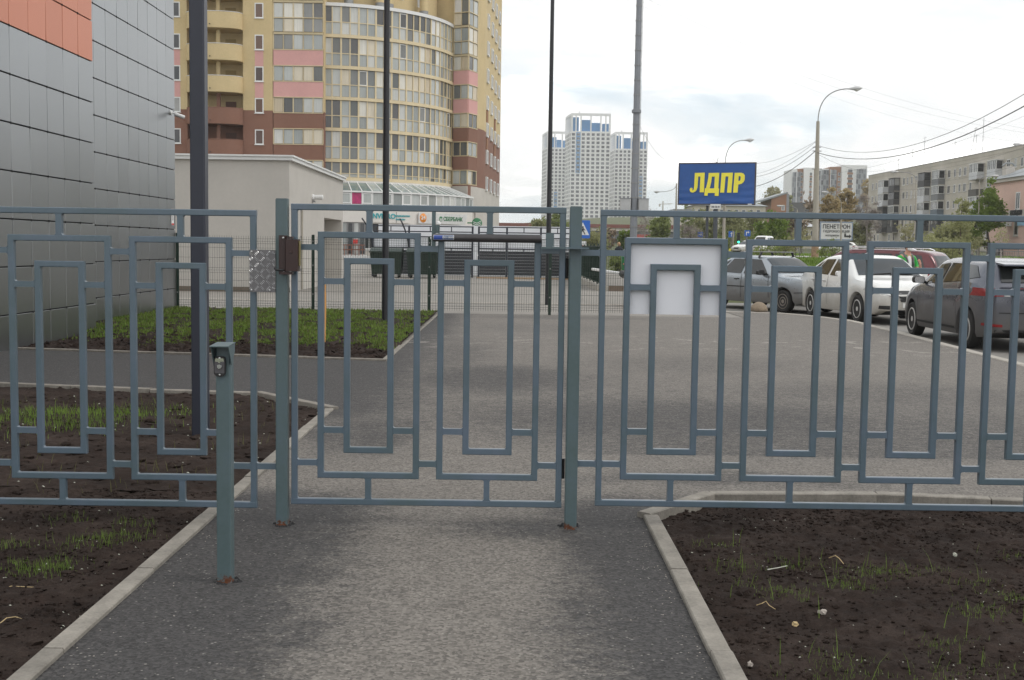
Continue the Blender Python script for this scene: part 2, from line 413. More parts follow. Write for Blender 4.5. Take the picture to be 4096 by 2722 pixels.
# ------------------------------------------------------------------ mesh helpers
class MB:
    def __init__(s): s.v = []; s.f = []; s.mi = []; s.cur = 0

    def add(s, vs, fs):
        o = len(s.v); s.v += [tuple(v) for v in vs]; s.f += [tuple(i + o for i in f) for f in fs]; s.mi += [s.cur] * len(fs); return s

    def box(s, x0, x1, y0, y1, z0, z1):
        return s.add([(x0, y0, z0), (x1, y0, z0), (x1, y1, z0), (x0, y1, z0), (x0, y0, z1), (x1, y0, z1), (x1, y1, z1), (x0, y1, z1)],
                     [(0, 3, 2, 1), (4, 5, 6, 7), (0, 1, 5, 4), (1, 2, 6, 5), (2, 3, 7, 6), (3, 0, 4, 7)])

    def bar(s, a, b, w, h=None, c=.18, upv=None):
        """square-section bar with chamfered edges from a to b"""
        a, b = Vector(a), Vector(b); h = h or w; d = (b - a).normalized()
        u = Vector(upv) if upv else (Vector((0, 0, 1)) if abs(d.z) < .9 else Vector((0, 1, 0)))
        r = d.cross(u).normalized(); u = r.cross(d).normalized()
        k = c * min(w, h); pts = []
        for sx, sy, order in ((1, 1, 0), (-1, 1, 1), (-1, -1, 0), (1, -1, 1)):
            q = [(sx * w / 2, sy * (h / 2 - k)), (sx * (w / 2 - k), sy * h / 2)]
            pts += q if order == 0 else q[::-1]
        vs = [a + r * x + u * y for x, y in pts] + [b + r * x + u * y for x, y in pts]
        n = 8
        return s.add(vs, [(i, (i + 1) % n, n + (i + 1) % n, n + i) for i in range(n)] + [tuple(range(n))[::-1], tuple(range(n, 2 * n))])

    def tube(s, pts, rad, n=6, cap=True):
        pts = [Vector(p) for p in pts]; rads = rad if isinstance(rad, (list, tuple)) else [rad] * len(pts)
        vs = []; fs = []; pr = None
        for i, p in enumerate(pts):
            d = (pts[min(i + 1, len(pts) - 1)] - pts[max(i - 1, 0)])
            d = d.normalized() if d.length > 1e-9 else Vector((0, 0, 1))
            if pr is None: pr = d.orthogonal().normalized()
            r = (pr - d * pr.dot(d)); r = r.normalized() if r.length > 1e-6 else d.orthogonal().normalized(); pr = r; u = d.cross(r)
            for k in range(n):
                t = 2 * PI * k / n; vs.append(p + r * (math.cos(t) * rads[i]) + u * (math.sin(t) * rads[i]))
        for i in range(len(pts) - 1):
            for k in range(n):
                fs.append((i * n + k, i * n + (k + 1) % n, (i + 1) * n + (k + 1) % n, (i + 1) * n + k))
        if cap: fs += [tuple(range(n))[::-1], tuple(range((len(pts) - 1) * n, len(pts) * n))]
        return s.add(vs, fs)

    def lathe(s, prof, n=24, axis='y', c=(0, 0, 0)):
        """profile of (radius, along) revolved about axis"""
        vs = []
        for r, t in prof:
            for k in range(n):
                a = 2 * PI * k / n; x, y = math.cos(a) * r, math.sin(a) * r
                q = (x, t, y) if axis == 'y' else ((x, y, t) if axis == 'z' else (t, x, y))
                vs.append((q[0] + c[0], q[1] + c[1], q[2] + c[2]))
        fs = [(i * n + k, i * n + (k + 1) % n, (i + 1) * n + (k + 1) % n, (i + 1) * n + k) for i in range(len(prof) - 1) for k in range(n)]
        fs += [tuple(range(n)), tuple(range((len(prof) - 1) * n, len(prof) * n))]
        return s.add(vs, fs)

    def prism(s, poly, fn, t0, t1):
        """2-D polygon extruded: fn(u,v,t) -> xyz"""
        n = len(poly)
        vs = [fn(u, v, t0) for u, v in poly] + [fn(u, v, t1) for u, v in poly]
        return s.add(vs, [tuple(range(n)), tuple(range(n, 2 * n))[::-1]] + [(i, n + i, n + (i + 1) % n, (i + 1) % n) for i in range(n)])

    def grid(s, fn, nu, nv):
        vs = [fn(i / nu, j / nv) for j in range(nv + 1) for i in range(nu + 1)]
        return s.add(vs, [(j * (nu + 1) + i, j * (nu + 1) + i + 1, (j + 1) * (nu + 1) + i + 1, (j + 1) * (nu + 1) + i) for j in range(nv) for i in range(nu)])

    def mesh(s, name, mats, smooth=False, fix=True):
        me = bpy.data.meshes.new(name); me.from_pydata(s.v, [], s.f)
        for mt in (mats if isinstance(mats, (list, tuple)) else [mats]): me.materials.append(mt)
        if max(s.mi, default=0): me.polygons.foreach_set('material_index', s.mi)
        if fix:
            b = bmesh.new(); b.from_mesh(me); bmesh.ops.recalc_face_normals(b, faces=b.faces); b.to_mesh(me); b.free()
        if smooth:
            me.shade_smooth()
            try: me.set_sharp_from_angle(angle=R_(smooth if smooth > 1 else 40))
            except Exception: pass
        return me

    def build(s, name, mats, parent=None, loc=None, smooth=False, fix=True):
        return ob(name, s.mesh(name, mats, smooth, fix), parent, loc)


def ob(name, me, parent=None, loc=None, rz=0.0, scale=None):
    o = bpy.data.objects.new(name, me); COL.objects.link(o)
    if parent: o.parent = parent
    if loc is not None: o.location = loc
    if rz: o.rotation_euler = (0, 0, rz)
    if scale: o.scale = scale
    return o


def tag(o, label, cat, group=None):
    o['label'] = label; o['category'] = cat
    if group: o['group'] = group
    return o


def thing(name, label, cat, loc=(0, 0, 0), rz=0.0, group=None):
    o = bpy.data.objects.new(name, None); COL.objects.link(o); o.location = loc; o.rotation_euler = (0, 0, rz)
    o.empty_display_size = .2
    return tag(o, label, cat, group)


def struct(o): o['kind'] = 'structure'; return o


def stuff(o): o['kind'] = 'stuff'; return o


UNIT = {}


def unit(mat, kind='box'):
    """shared unit box, base at z=0, centred on x,y"""
    k = (mat.name, kind)
    if k not in UNIT: UNIT[k] = MB().box(-.5, .5, -.5, .5, 0, 1).mesh('unit_' + mat.name, mat)
    return UNIT[k]


def ubox(name, mat, parent, x0, x1, y0, y1, z0, z1):
    o = ob(name, unit(mat), parent, ((x0 + x1) / 2, (y0 + y1) / 2, z0)); o.scale = (x1 - x0, y1 - y0, z1 - z0); return o


def text_mesh(body, size, mat, extrude=.004, bold=0.0, sx=1.0):
    cu = bpy.data.curves.new('lettering', 'FONT'); cu.body = body; cu.size = size; cu.extrude = extrude; cu.offset = bold
    cu.resolution_u = 3; cu.align_x = 'CENTER'; cu.align_y = 'CENTER'
    t = bpy.data.objects.new('lettering', cu); COL.objects.link(t)
    dg = bpy.context.evaluated_depsgraph_get(); me = bpy.data.meshes.new_from_object(t.evaluated_get(dg))
    bpy.data.objects.remove(t); me.materials.clear(); me.materials.append(mat)
    if sx != 1: me.transform(Matrix.Diagonal((sx, 1, 1, 1)))
    me.transform(Matrix.Rotation(PI / 2, 4, 'X'))      # stands in the XZ plane facing -Y
    return me


def fbm(x, y, z=0.0, o=4):
    return mnoise.fractal(Vector((x, y, z)), 1.0, 2.0, o)


exec_order = []
# ================================================================== GROUND
def sstep(a, b, x):
    t = min(1, max(0, (x - a) / (b - a))); return t * t * (3 - 2 * t)


def lerp_pts(pts, x):
    if x <= pts[0][0]: return pts[0][1]
    for (a, va), (b, vb) in zip(pts, pts[1:]):
        if x <= b: return va + (vb - va) * (x - a) / (b - a)
    return pts[-1][1]


def terrain(X, Y):
    left = lerp_pts([(-50, -.3), (58, -.3), (112, -.3), (150, 1.0), (300, 2.0), (600, 6), (3000, 12)], Y)
    right = lerp_pts([(-50, -.35), (33.5, -.35), (35.5, .40), (42, .78), (50, 1.02), (120, 1.0), (260, 2.6), (420, 9), (650, 19), (900, 24), (3000, 30)], Y)
    k = sstep(4.0, 9.0, X) if Y < 120 else sstep(4.0 - (Y - 120) * .2, 9 + (Y - 120) * .12, X)
    n = fbm(X * .35, Y * .35) * .05 if 33 < Y < 60 else 0
    return left * (1 - k) + right * k + n


def build_terrain():
    ys = [-30, -10, 0, 10, 20, 28, 32] + [33 + .6 * i for i in range(34)] + [56, 60, 64, 70, 80, 90, 100, 110, 120, 140, 170, 210, 260, 320, 420, 520, 650, 780, 900, 1300, 2000, 3000]
    xs = [-2500, -1200, -600, -300, -150, -80, -50, -30, -15, -8, -3, 0] + [3 + .75 * i for i in range(24)] + [22, 26, 30, 36, 44, 54, 66, 80, 110, 160, 240, 400, 700, 1300, 2500]
    b = MB()
    vs = [(x, y, terrain(x, y)) for y in ys for x in xs]; n = len(xs)
    b.add(vs, [(j * n + i, j * n + i + 1, (j + 1) * n + i + 1, (j + 1) * n + i) for j in range(len(ys) - 1) for i in range(n - 1)])
    struct(b.build('ground', M['earth'], smooth=60))


build_terrain()


def sheet(name, outline, z, mat, thick=0.0):
    me = bpy.data.meshes.new(name); b = bmesh.new()
    f = b.faces.new([b.verts.new((x, y, z)) for x, y in outline])
    if f.normal.z < 0: f.normal_flip()
    f.normal_update()
    if f.normal.z < 0: f.normal_flip()
    bmesh.ops.triangulate(b, faces=b.faces[:]); b.to_mesh(me); b.free(); me.materials.append(mat)
    return struct(ob(name, me))


ROADK = [(6.46, 2.0), (6.50, 14.8), (6.57, 16.5), (6.72, 18.9), (6.82, 21.3), (6.89, 23.0), (6.86, 24.2), (6.60, 25.3), (5.98, 26.5), (4.85, 26.9)]
BED_L = [(-1.545, 9.88), (-2.36, 10.90), (-3.4, 11.02), (-5.0, 11.33), (-12.5, 12.9)]
BED_R = [(.735, 6.05), (1.14, 6.60), (2.1, 6.655), (2.72, 6.57), (6.4, 6.0)]
path_outline = [(-1.52, -4), (.71, -4)] + [(.71, 6.06), (1.13, 6.61), (2.1, 6.665), (2.73, 6.58), (6.42, 6.03)] + \
    [(x - .06, y) for x, y in ROADK[1:-1]] + [(4.85, 26.86), (4.85, 24.62), (-1.52, 24.62), (-1.52, 14.2), (-6.55, 15.06), (-12.5, 16.1)] + \
    [(x + .02, y + .02) for x, y in BED_L[::-1]]
sheet('footpath', path_outline, 0.0, M['asphalt'])
sheet('driveway', [(-34, 24.68), (4.85, 24.68), (4.85, 27.0), (4.2, 28.2), (4.2, 110), (-34, 110)], -.006, M['drive'])
sheet('road', [(6.5, -6), (34, -6), (34, 34.4), (4.2, 34.4), (4.2, 26.8), (6.6, 25.0), (6.5, 14)], -.13, M['road'])
sheet('street', [(4, 118), (9, 96), (19, 73), (33, 54), (60, 40), (110, 30), (110, 90), (60, 96), (40, 118), (30, 165), (8, 165)], 1.045, M['street'])

KMESH = {}


def kerb(name, pts, w, top, depth=.22, stone=1.0, mat=None, flip=0):
    """a run of kerbstones; each stone is a piece of the kerb"""
    mat = mat or M['kerb']; root = bpy.data.objects.new(name, None); COL.objects.link(root); root['kind'] = 'structure'
    key = (w, depth, mat.name)
    if key not in KMESH: KMESH[key] = MB().bar((-.5, 0, -depth / 2), (.5, 0, -depth / 2), w, depth, .07).mesh('kerbstone', mat)
    rnd = random.Random(len(pts) * 7 + int(abs(pts[0][0]) * 100)); k = flip
    for (x0, y0), (x1, y1) in zip(pts, pts[1:]):
        L = math.hypot(x1 - x0, y1 - y0); a = math.atan2(y1 - y0, x1 - x0); n = max(1, round(L / stone)); s = L / n
        for i in range(n):
            c = (i + .5) * s; o = ob('kerbstone', KMESH[key], root, (x0 + math.cos(a) * c, y0 + math.sin(a) * c, top + (k % 2) * .003 + rnd.uniform(-.003, .003)), a + rnd.uniform(-.004, .004))
            o.scale = (s - .008, 1, 1)
        k += 1
    return root


kerb('kerb', [(-1.545, -1.1), (-1.545, 9.9)], .075, .018)
kerb('kerb', [(-1.50, 9.92)] + BED_L[1:], .078, .020, flip=1)
kerb('kerb', [(.738, -1.2), (.738, 6.03)], .078, .022)
kerb('kerb', [(.70, 6.04)] + BED_R[1:], .082, .026, flip=1)
kerb('kerb', [(-1.545, 14.26), (-1.545, 24.55)], .075, .018)
kerb('kerb', [(-1.51, 14.22), (-6.55, 15.08), (-12.5, 16.1)], .075, .022, flip=1)
kerb('kerb', ROADK, .15, .012, .3, mat=M['concrete'])
kerb('kerb', [(-34, 29.4), (2.5, 29.4), (4.1, 28.3)], .12, .010, .2, mat=M['concrete'])
kerb('kerb', [(-7.0, 24.45), (-1.6, 24.45)], .09, .035, .2)


def in_left(x, y):
    if x > -1.56: return False
    if y > 9.85:
        t = lerp_pts([(-12.5, 12.86), (-5, 11.29), (-3.4, 10.98), (-2.36, 10.86), (-1.56, 9.85)], x)
        return y < t
    return True


def in_right(x, y):
    return x > .765 and y < lerp_pts([(.765, 6.06), (1.14, 6.56), (2.1, 6.615), (2.72, 6.53), (6.4, 5.96)], x)


def in_back(x, y):
    return -7.0 < x < -1.56 and 14.3 + (-1.56 - x) * .168 < y < 24.4 and (x > -6.4 or y > 18.1)


def clod(x, y, sc, seed):
    h = fbm(x * 2.2 / sc, y * 2.2 / sc, seed, 3) * .020 + fbm(x * 11 / sc, y * 11 / sc, seed + 5, 4) * .016
    d = mnoise.voronoi(Vector((x * 13 / sc, y * 13 / sc, seed)))[0][0]
    d2 = mnoise.voronoi(Vector((x * 31, y * 31, seed + 3)))[0][0]
    return h + max(0, .45 - d) ** 2 * .11 + max(0, .45 - d2) ** 2 * .05 + fbm(x * 34, y * 34, seed) * .004


def soil_bed(name, fn, x0, x1, y0, y1, step, base, seed, slope=None):
    """uneven soil surface; only the cells inside the bed are built"""
    nx, ny = int((x1 - x0) / step), int((y1 - y0) / step); idx = {}; b = MB()
    ins = [[fn(x0 + (i + .5) * step, y0 + (j + .5) * step) for i in range(nx)] for j in range(ny)]
    for j in range(ny):
        for i in range(nx):
            if not ins[j][i]: continue
            q = []
            for di, dj in ((0, 0), (1, 0), (1, 1), (0, 1)):
                k = (i + di, j + dj)
                if k not in idx:
                    x, y = x0 + k[0] * step, y0 + k[1] * step
                    idx[k] = len(b.v); b.v.append((x, y, base + clod(x, y, 1, seed) + (slope(x, y) if slope else 0)))
                q.append(idx[k])
            b.f.append(tuple(q)); b.mi.append(0)
    o = b.build(name, M['soil'], smooth=70, fix=False)
    return struct(o)


soil_bed('soil_bed', in_right, .75, 3.5, 2.9, 6.66, .016, -.035, 3.0)
soil_bed('soil_bed', lambda x, y: in_right(x, y) and x > 3.49, 3.48, 6.4, 0, 6.6, .06, -.035, 3.0)
soil_bed('soil_bed', lambda x, y: in_left(x, y), -2.95, -1.54, 3.0, 6.6, .017, -.012, 7.0)
soil_bed('soil_bed', lambda x, y: in_left(x, y), -4.6, -1.54, 6.6, 11.3, .026, -.012, 7.0)
soil_bed('soil_bed', lambda x, y: in_left(x, y) and (x < -4.59 or y < 3.02), -12, -1.54, 0, 12.9, .10, -.012, 7.0)
soil_bed('soil_bed', in_back, -7.0, -1.54, 14.2, 24.42, .05, .0, 11.0, lambda x, y: .05 * sstep(15.6, 17, y + .16 * x))


# ------------------------------------------------------------------ grass and litter
M['grass'] = leaf_mat('grass_blades', (.092, .158, .024), (.215, .315, .062), .4)
M['grassdry'] = leaf_mat('grass_blades_dry', (.085, .095, .030), (.20, .20, .075), .35)


def blades(name, pts, h0, h1, w, mat, rnd):
    b = MB()
    for x, y, z in pts:
        a = rnd.uniform(0, 2 * PI); h = rnd.uniform(h0, h1); ln = h * rnd.uniform(.1, .7); dx, dy = math.cos(a), math.sin(a)
        px, py = -dy * w, dx * w
        b.add([(x - px, y - py, z), (x + px, y + py, z), (x + dx * ln * .4 + px * .7, y + dy * ln * .4 + py * .7, z + h * .6),
               (x + dx * ln * .4 - px * .7, y + dy * ln * .4 - py * .7, z + h * .6), (x + dx * ln, y + dy * ln, z + h)], [(0, 1, 2, 3), (3, 2, 4)])
    return stuff(b.build(name, mat, fix=False))


def scatter(fn, x0, x1, y0, y1, n, rnd, dens=None):
    out = []; tries = 0
    while len(out) < n and tries < n * 30:
        tries += 1; x, y = rnd.uniform(x0, x1), rnd.uniform(y0, y1)
        if fn(x, y) and (dens is None or rnd.random() < dens(x, y)): out.append((x, y))
    return out


rg = random.Random(5)


def back_z(x, y): return .0 + clod(x, y, 1, 11.0) + .05 * sstep(15.6, 17, y + .16 * x) - .01


def back_dens(x, y):
    e = y + .16 * x                                # soil strip stays bare along the front kerb
    k = sstep(15.3, 16.0, e + fbm(x * 1.3, y * 1.3, 2) * .9)
    hole = fbm(x * 1.9, y * 1.2, 9, 3)
    h2 = fbm(x * 4.1, y * 3.0, 19, 3)
    return k * (1 if hole < .12 else .10) * (1 if h2 < .16 else .12) * (.45 if x > -2.6 and y > 19.5 else 1)


pts = [(x, y, back_z(x, y)) for x, y in scatter(in_back, -7, -1.56, 15, 24.4, 26000, rg, back_dens)]
blades('grass', pts, .025, .065, .008, M['grass'], rg)
pts = [(x, y, back_z(x, y)) for x, y in scatter(in_back, -7, -1.56, 15.2, 24.4, 5000, rg, back_dens)]
blades('grass', pts, .03, .08, .007, M['grassdry'], rg)


def tufts(fn, centers, z0, seed, mat, n, r, h0, h1, w, name='grass_tufts'):
    out = []
    for cx, cy, k in centers:
        for _ in range(int(n * k)):
            x, y = rg.gauss(cx, r * 1.4), rg.gauss(cy, r)
            if fn(x, y): out.append((x, y, z0 + clod(x, y, 1, seed) - .006))
    blades(name, out, h0, h1, w, mat, rg)


def G(px, py): v = gnd(px, py, -.02); return v.x, v.y


# right bed tufts where the photograph has them
cs = [(*G(px, py), k) for px, py, k in ((2860, 2165, .8), (2950, 2260, 1.2), (3170, 2240, 1.3), (3390, 2330, 2.2), (3480, 2275, 1.6), (3140, 2375, 1.6), (3560, 2285, 1.2), (3920, 2440, 1.6), (3905, 2330, .8),
                                        (4060, 2390, 1.4), (3780, 2560, 1.2), (3340, 2630, .9), (3440, 2700, .8), (3250, 2690, .6), (3960, 2650, .5), (3000, 2330, .5), (3740, 2280, .5), (4070, 2220, .5), (3790, 2700, .7))]
tufts(in_right, cs, -.035, 3.0, M['grass'], 95, .05, .010, .034, .0009)
tufts(in_right, [(c[0] + .03, c[1], 1) for c in cs], -.035, 3.0, M['grass'], 3, .10, .05, .12, .0016)
cs = [(*G(px, py), k) for px, py, k in ((150, 2290, 1.6), (60, 2195, .8), (330, 2190, .8), (420, 2170, 1.2), (520, 2160, .8), (220, 2270, 1.0), (290, 2085, .5), (540, 2110, .6), (120, 2280, 1.0))]
tufts(in_left, cs, -.012, 7.0, M['grass'], 95, .055, .015, .05, .0012)
cs = [(*G(px, py), k) for px, py, k in ((260, 1660, 3.2), (200, 1690, 2), (330, 1690, 2.6), (390, 1660, 1.6), (130, 1670, 1.5), (480, 1670, 1.3), (560, 1660, 1.1), (620, 1650, .8), (60, 1700, 1.2), (420, 1710, 1), (250, 1720, 1), (700, 1650, .6), (30, 1650, 1.0))]
tufts(in_left, cs, -.012, 7.0, M['grass'], 95, .20, .02, .075, .0026)
cs = [(rg.uniform(-4.4, -1.7), rg.uniform(6.5, 10.6), .3) for _ in range(26)]
tufts(in_left, cs, -.012, 7.0, M['grassdry'], 40, .12, .02, .10, .0018)
# weeds along the kerbs and the verge behind the parked cars
pts = []
for _ in range(16000):
    x, y = rg.uniform(5.5, 26), rg.uniform(36.4, 54)
    if fbm(x * .5, y * .5, 4) > -.45: pts.append((x, y, terrain(x, y) - .02))
blades('grass', pts, .08, .24, .03, M['grass'], rg)
pts = [(x, y, terrain(x, y) - .02) for x, y in ((rg.uniform(18, 70), rg.uniform(92, 122)) for _ in range(5000))]
blades('grass', pts, .1, .35, .06, M['grass'], rg)


def litter(name, fn, x0, x1, y0, y1, n, z0, seed, mat, s0, s1, rnd, dens=None):
    b = MB()
    for x, y in scatter(fn, x0, x1, y0, y1, n, rnd, dens):
        a = rnd.uniform(0, PI); s = rnd.uniform(s0, s1); e = s * rnd.uniform(.3, .7); z = z0 + clod(x, y, 1, seed) + .004; t = rnd.uniform(-.4, .4) * s
        dx, dy = math.cos(a), math.sin(a)
        b.add([(x - dx * s, y - dy * s, z - t), (x + dy * e, y - dx * e, z), (x + dx * s, y + dy * s, z + t), (x - dy * e, y + dx * e, z + .002), (x, y, z + s * .5)],
              [(0, 1, 4), (1, 2, 4), (2, 3, 4), (3, 0, 4)])
    return stuff(b.build(name, mat, fix=False))


pd = lambda x, y: sstep(-.25, .3, fbm(x * 2.4, y * 2.4, 6)) * (.35 + .65 * sstep(6.4, 5.3, y))
litter('seed_litter', in_right, .78, 3.4, 3.0, 6.3, 300, -.035, 3.0, M['petal'], .0025, .006, rg, pd)
litter('seed_litter', in_left, -2.9, -1.58, 3.4, 6.5, 150, -.012, 7.0, M['petal'], .003, .008, rg, pd)
litter('seed_litter', in_left, -4.4, -1.6, 6.5, 10.6, 110, -.012, 7.0, M['petal'], .005, .012, rg)
def clods(fn, x0, x1, y0, y1, n, z0, seed, s0, s1):
    """loose lumps of earth half sunk in the bed"""
    bm0 = bmesh.new(); bmesh.ops.create_icosphere(bm0, subdivisions=1, radius=1); bv = [v.co.copy() for v in bm0.verts]; bf = [tuple(v.index for v in f.verts) for f in bm0.faces]; bm0.free()
    b = MB()
    for x, y in scatter(fn, x0, x1, y0, y1, n, rg, lambda x, y: .25 + .75 * sstep(-.3, .4, fbm(x * 1.7, y * 1.7, seed))):
        s_ = s0 + (s1 - s0) * rg.random() ** 2.6; z = z0 + clod(x, y, 1, seed); k = rg.uniform(0, 50); sx, sy, sz = s_ * rg.uniform(.8, 1.4), s_ * rg.uniform(.7, 1.1), s_ * rg.uniform(.5, .8)
        b.add([(x + v.x * sx * q, y + v.y * sy * q, z + v.z * sz * q - sz * .10) for v in bv for q in (1 + .5 * mnoise.noise(v * 1.6 + Vector((k, k, 0))),)], bf)
    return stuff(b.build('soil_clods', M['soil'], smooth=50, fix=False))


clods(in_right, .80, 3.4, 3.2, 6.5, 1500, -.035, 3.0, .005, .024)
clods(in_left, -2.9, -1.6, 3.3, 6.6, 700, -.012, 7.0, .005, .024)
clods(in_right, .80, 3.2, 3.2, 6.5, 5200, -.031, 3.0, .003, .0105)
clods(in_left, -2.6, -1.6, 3.3, 6.6, 2600, -.008, 7.0, .003, .0105)
clods(in_left, -4.4, -1.6, 6.6, 10.9, 800, -.012, 7.0, .010, .045)
litter('soil_clods', in_back, -6.3, -1.6, 14.4, 23.5, 420, .05, 11.0, M['soil'], .02, .075, rg)
litter('soil_clods', in_back, -6.3, -1.6, 14.4, 17.2, 900, .01, 11.0, M['soil'], .02, .06, rg, lambda x, y: 1 - sstep(15.6, 16.6, y + .16 * x))
litter('gravel', lambda x, y: True, -1.5, .69, 3.4, 6.5, 420, .0 - .03, 3.0, M['stone'], .0015, .004, rg, lambda x, y: 0)
b = MB()
for _ in range(260):                                   # crumbs of stone lying on the asphalt, thicker along the kerbs
    if rg.random() < .6:
        x = rg.choice((-1.49 + abs(rg.gauss(0, .07)), .68 - abs(rg.gauss(0, .06)))); y = rg.uniform(3.3, 9.5 if x < 0 else 6.0)
    else: x, y = rg.uniform(-1.45, 4), rg.uniform(3.4, 17)
    if x > .69 and y < 6.8: continue
    s = rg.uniform(.0016, .0042); a = rg.uniform(0, 6)
    b.add([(x + s * math.cos(a + q), y + s * math.sin(a + q), .001) for q in (0, 1.7, 3, 4.6)] + [(x, y, s * .9)], [(0, 1, 4), (1, 2, 4), (2, 3, 4), (3, 0, 4)])
stuff(b.build('stone_crumbs', M['stone'], fix=False))
# tarry lumps where the posts come out of the asphalt
def lumps(name, cx, cy, r, n, parent=None):
    b = MB()
    for _ in range(n):
        a = rg.uniform(0, 2 * PI); d = r * (.75 + rg.random() * .5); x, y = cx + math.cos(a) * d, cy + math.sin(a) * d; s = rg.uniform(.004, .011)
        b.add([(x + s * math.cos(q + a), y + s * math.sin(q + a), -.002) for q in (0, 1.2, 2.5, 3.8, 5.1)] + [(x, y, s * .9)], [(0, 1, 5), (1, 2, 5), (2, 3, 5), (3, 4, 5), (4, 0, 5)])
    return stuff(b.build(name, M['bitum'], parent, fix=False))


for cx, cy in ((-1.13, 5.79), (.305, 5.85), (-1.165, 4.785)): lumps('asphalt_crumbs', cx, cy, .047, 46)


def bent(name, px, py, pts, rad, mat, label, cat, z=-.03):
    o = gnd(px, py, z); b = MB(); b.tube([(p[0], p[1], p[2]) for p in pts], [rad * .7 * (1 - .5 * i / len(pts)) for i in range(len(pts))], 5)
    t = b.build(name, mat, loc=(o.x, o.y, z + .012)); return tag(t, label, cat)


bent('twig', 3340, 2250, [(-.02, .03, .0), (0, .0, .02), (.01, -.03, .015), (.02, -.07, .0)], .0035, M['straw'], 'pale bent twig standing in the right bed among grass tufts', 'twig')
bent('twig', 3060, 2440, [(-.03, .02, 0), (-.015, -.005, .015), (.005, .01, .02), (.012, -.02, .012), (.035, -.03, 0)], .003, M['straw'], 'tangled straw root near the right kerb', 'root')
bent('twig', 3110, 2290, [(-.05, -.02, .005), (0, 0, .008), (.05, .03, .01)], .0042, M['petal'], 'straight whitish stick lying in the middle of the right bed', 'stick')
bent('twig', 60, 2370, [(-.05, 0, 0), (-.02, .01, .01), (.04, .005, .01), (.1, .03, 0)], .0032, M['straw'], 'long straw root at the left edge of the left bed', 'root')
bent('twig', 65, 2500, [(-.05, -.03, 0), (-.04, .01, .01), (-.01, .02, .012), (.03, -.005, .01), (.06, .03, 0)], .003, M['straw'], 'curled straw root at the bottom left corner of the soil', 'root')
bent('twig', 310, 2310, [(-.08, .04, 0), (-.02, .03, .008), (.02, -.01, .012), (.05, -.08, 0)], .003, M['grassdry'], 'greenish dry stem curving beside the left bed tuft', 'stem')


def rock(name, px, py, s, label, mat, z=-.03, flat=.6, rz=0.0):
    g = gnd(px, py, z); bm = bmesh.new(); bmesh.ops.create_icosphere(bm, subdivisions=2, radius=1)
    for v in bm.verts: v.co *= 1 + .6 * fbm(v.co.x * 1.7 + px, v.co.y * 1.7, v.co.z * 1.7, 3)
    bmesh.ops.scale(bm, vec=(s[0], s[1], s[2]), verts=bm.verts)
    me = bpy.data.meshes.new(name); bm.to_mesh(me); bm.free(); me.materials.append(mat)
    return tag(ob(name, me, None, (g.x, g.y, z + s[2] * .6), rz), label, 'stone')


rock('stone', 205, 2128, (.016, .011, .012), 'pale rounded stone on the dark soil of the left bed', M['stone'])
rock('stone', 3290, 2455, (.019, .011, .010), 'pinkish lump of rubble in the middle of the right bed', M['stone'])
rock('stone', 3180, 2505, (.013, .008, .011), 'tan wedge shaped stone chip in the right bed', M['straw'])
rock('stone', 3820, 2225, (.010, .008, .010), 'small white pebble far into the right bed', M['petal'])
rock('stone', 3000, 2668, (.010, .008, .013), 'bluish stone chip close to the right kerb at the bottom', M['stone'])
rock('stone', 425, 2345, (.010, .008, .010), 'white chip beside the left kerb', M['petal'])
# ================================================================== FENCE AND GATE
FY = 5.80                       # centre of the tubes
T = .0305                       # tube
RW, IW = .505, .246             # outer and inner ring widths


def fx(px, py=960): return at(px, py, FY - T / 2).x


def fz(px, py): return at(px, py, FY - T / 2).z


def ringmesh(x0, x1, z0, z1, y=0.0, t=T, k=.0032):
    """closed rectangular ring of square tube with chamfered edges"""
    b = MB(); n = 8; prof = []
    h = t / 2
    for sx, sy, o in ((1, 1, 0), (-1, 1, 1), (-1, -1, 0), (1, -1, 1)):
        q = [(sx * h, sy * (h - k)), (sx * (h - k), sy * h)]; prof += q if o == 0 else q[::-1]
    cs = [(x0 + h, z0 + h, -1, -1), (x1 - h, z0 + h, 1, -1), (x1 - h, z1 - h, 1, 1), (x0 + h, z1 - h, -1, 1)]
    vs = [(cx + sx * u, y + v, cz + sz * u) for cx, cz, sx, sz in cs for u, v in prof]
    fs = [(i * n + j, i * n + (j + 1) % n, ((i + 1) % 4) * n + (j + 1) % n, ((i + 1) % 4) * n + j) for i in range(4) for j in range(n)]
    b.add(vs, fs)
    for sx in (0, 1):                                        # weld fillets in the inner corners
        for sz in (0, 1):
            cx = x0 + t if not sx else x1 - t; cz = z0 + t if not sz else z1 - t; dx = 1 if not sx else -1; dz = 1 if not sz else -1; f = .007; e = .001
            b.prism([(cx - dx * e, cz - dz * e), (cx + dx * f, cz - dz * e), (cx + dx * f * .3, cz + dz * f * .3), (cx - dx * e, cz + dz * f)], lambda u, v, q: (u, y + q, v), -h + k, h - k)
    return b


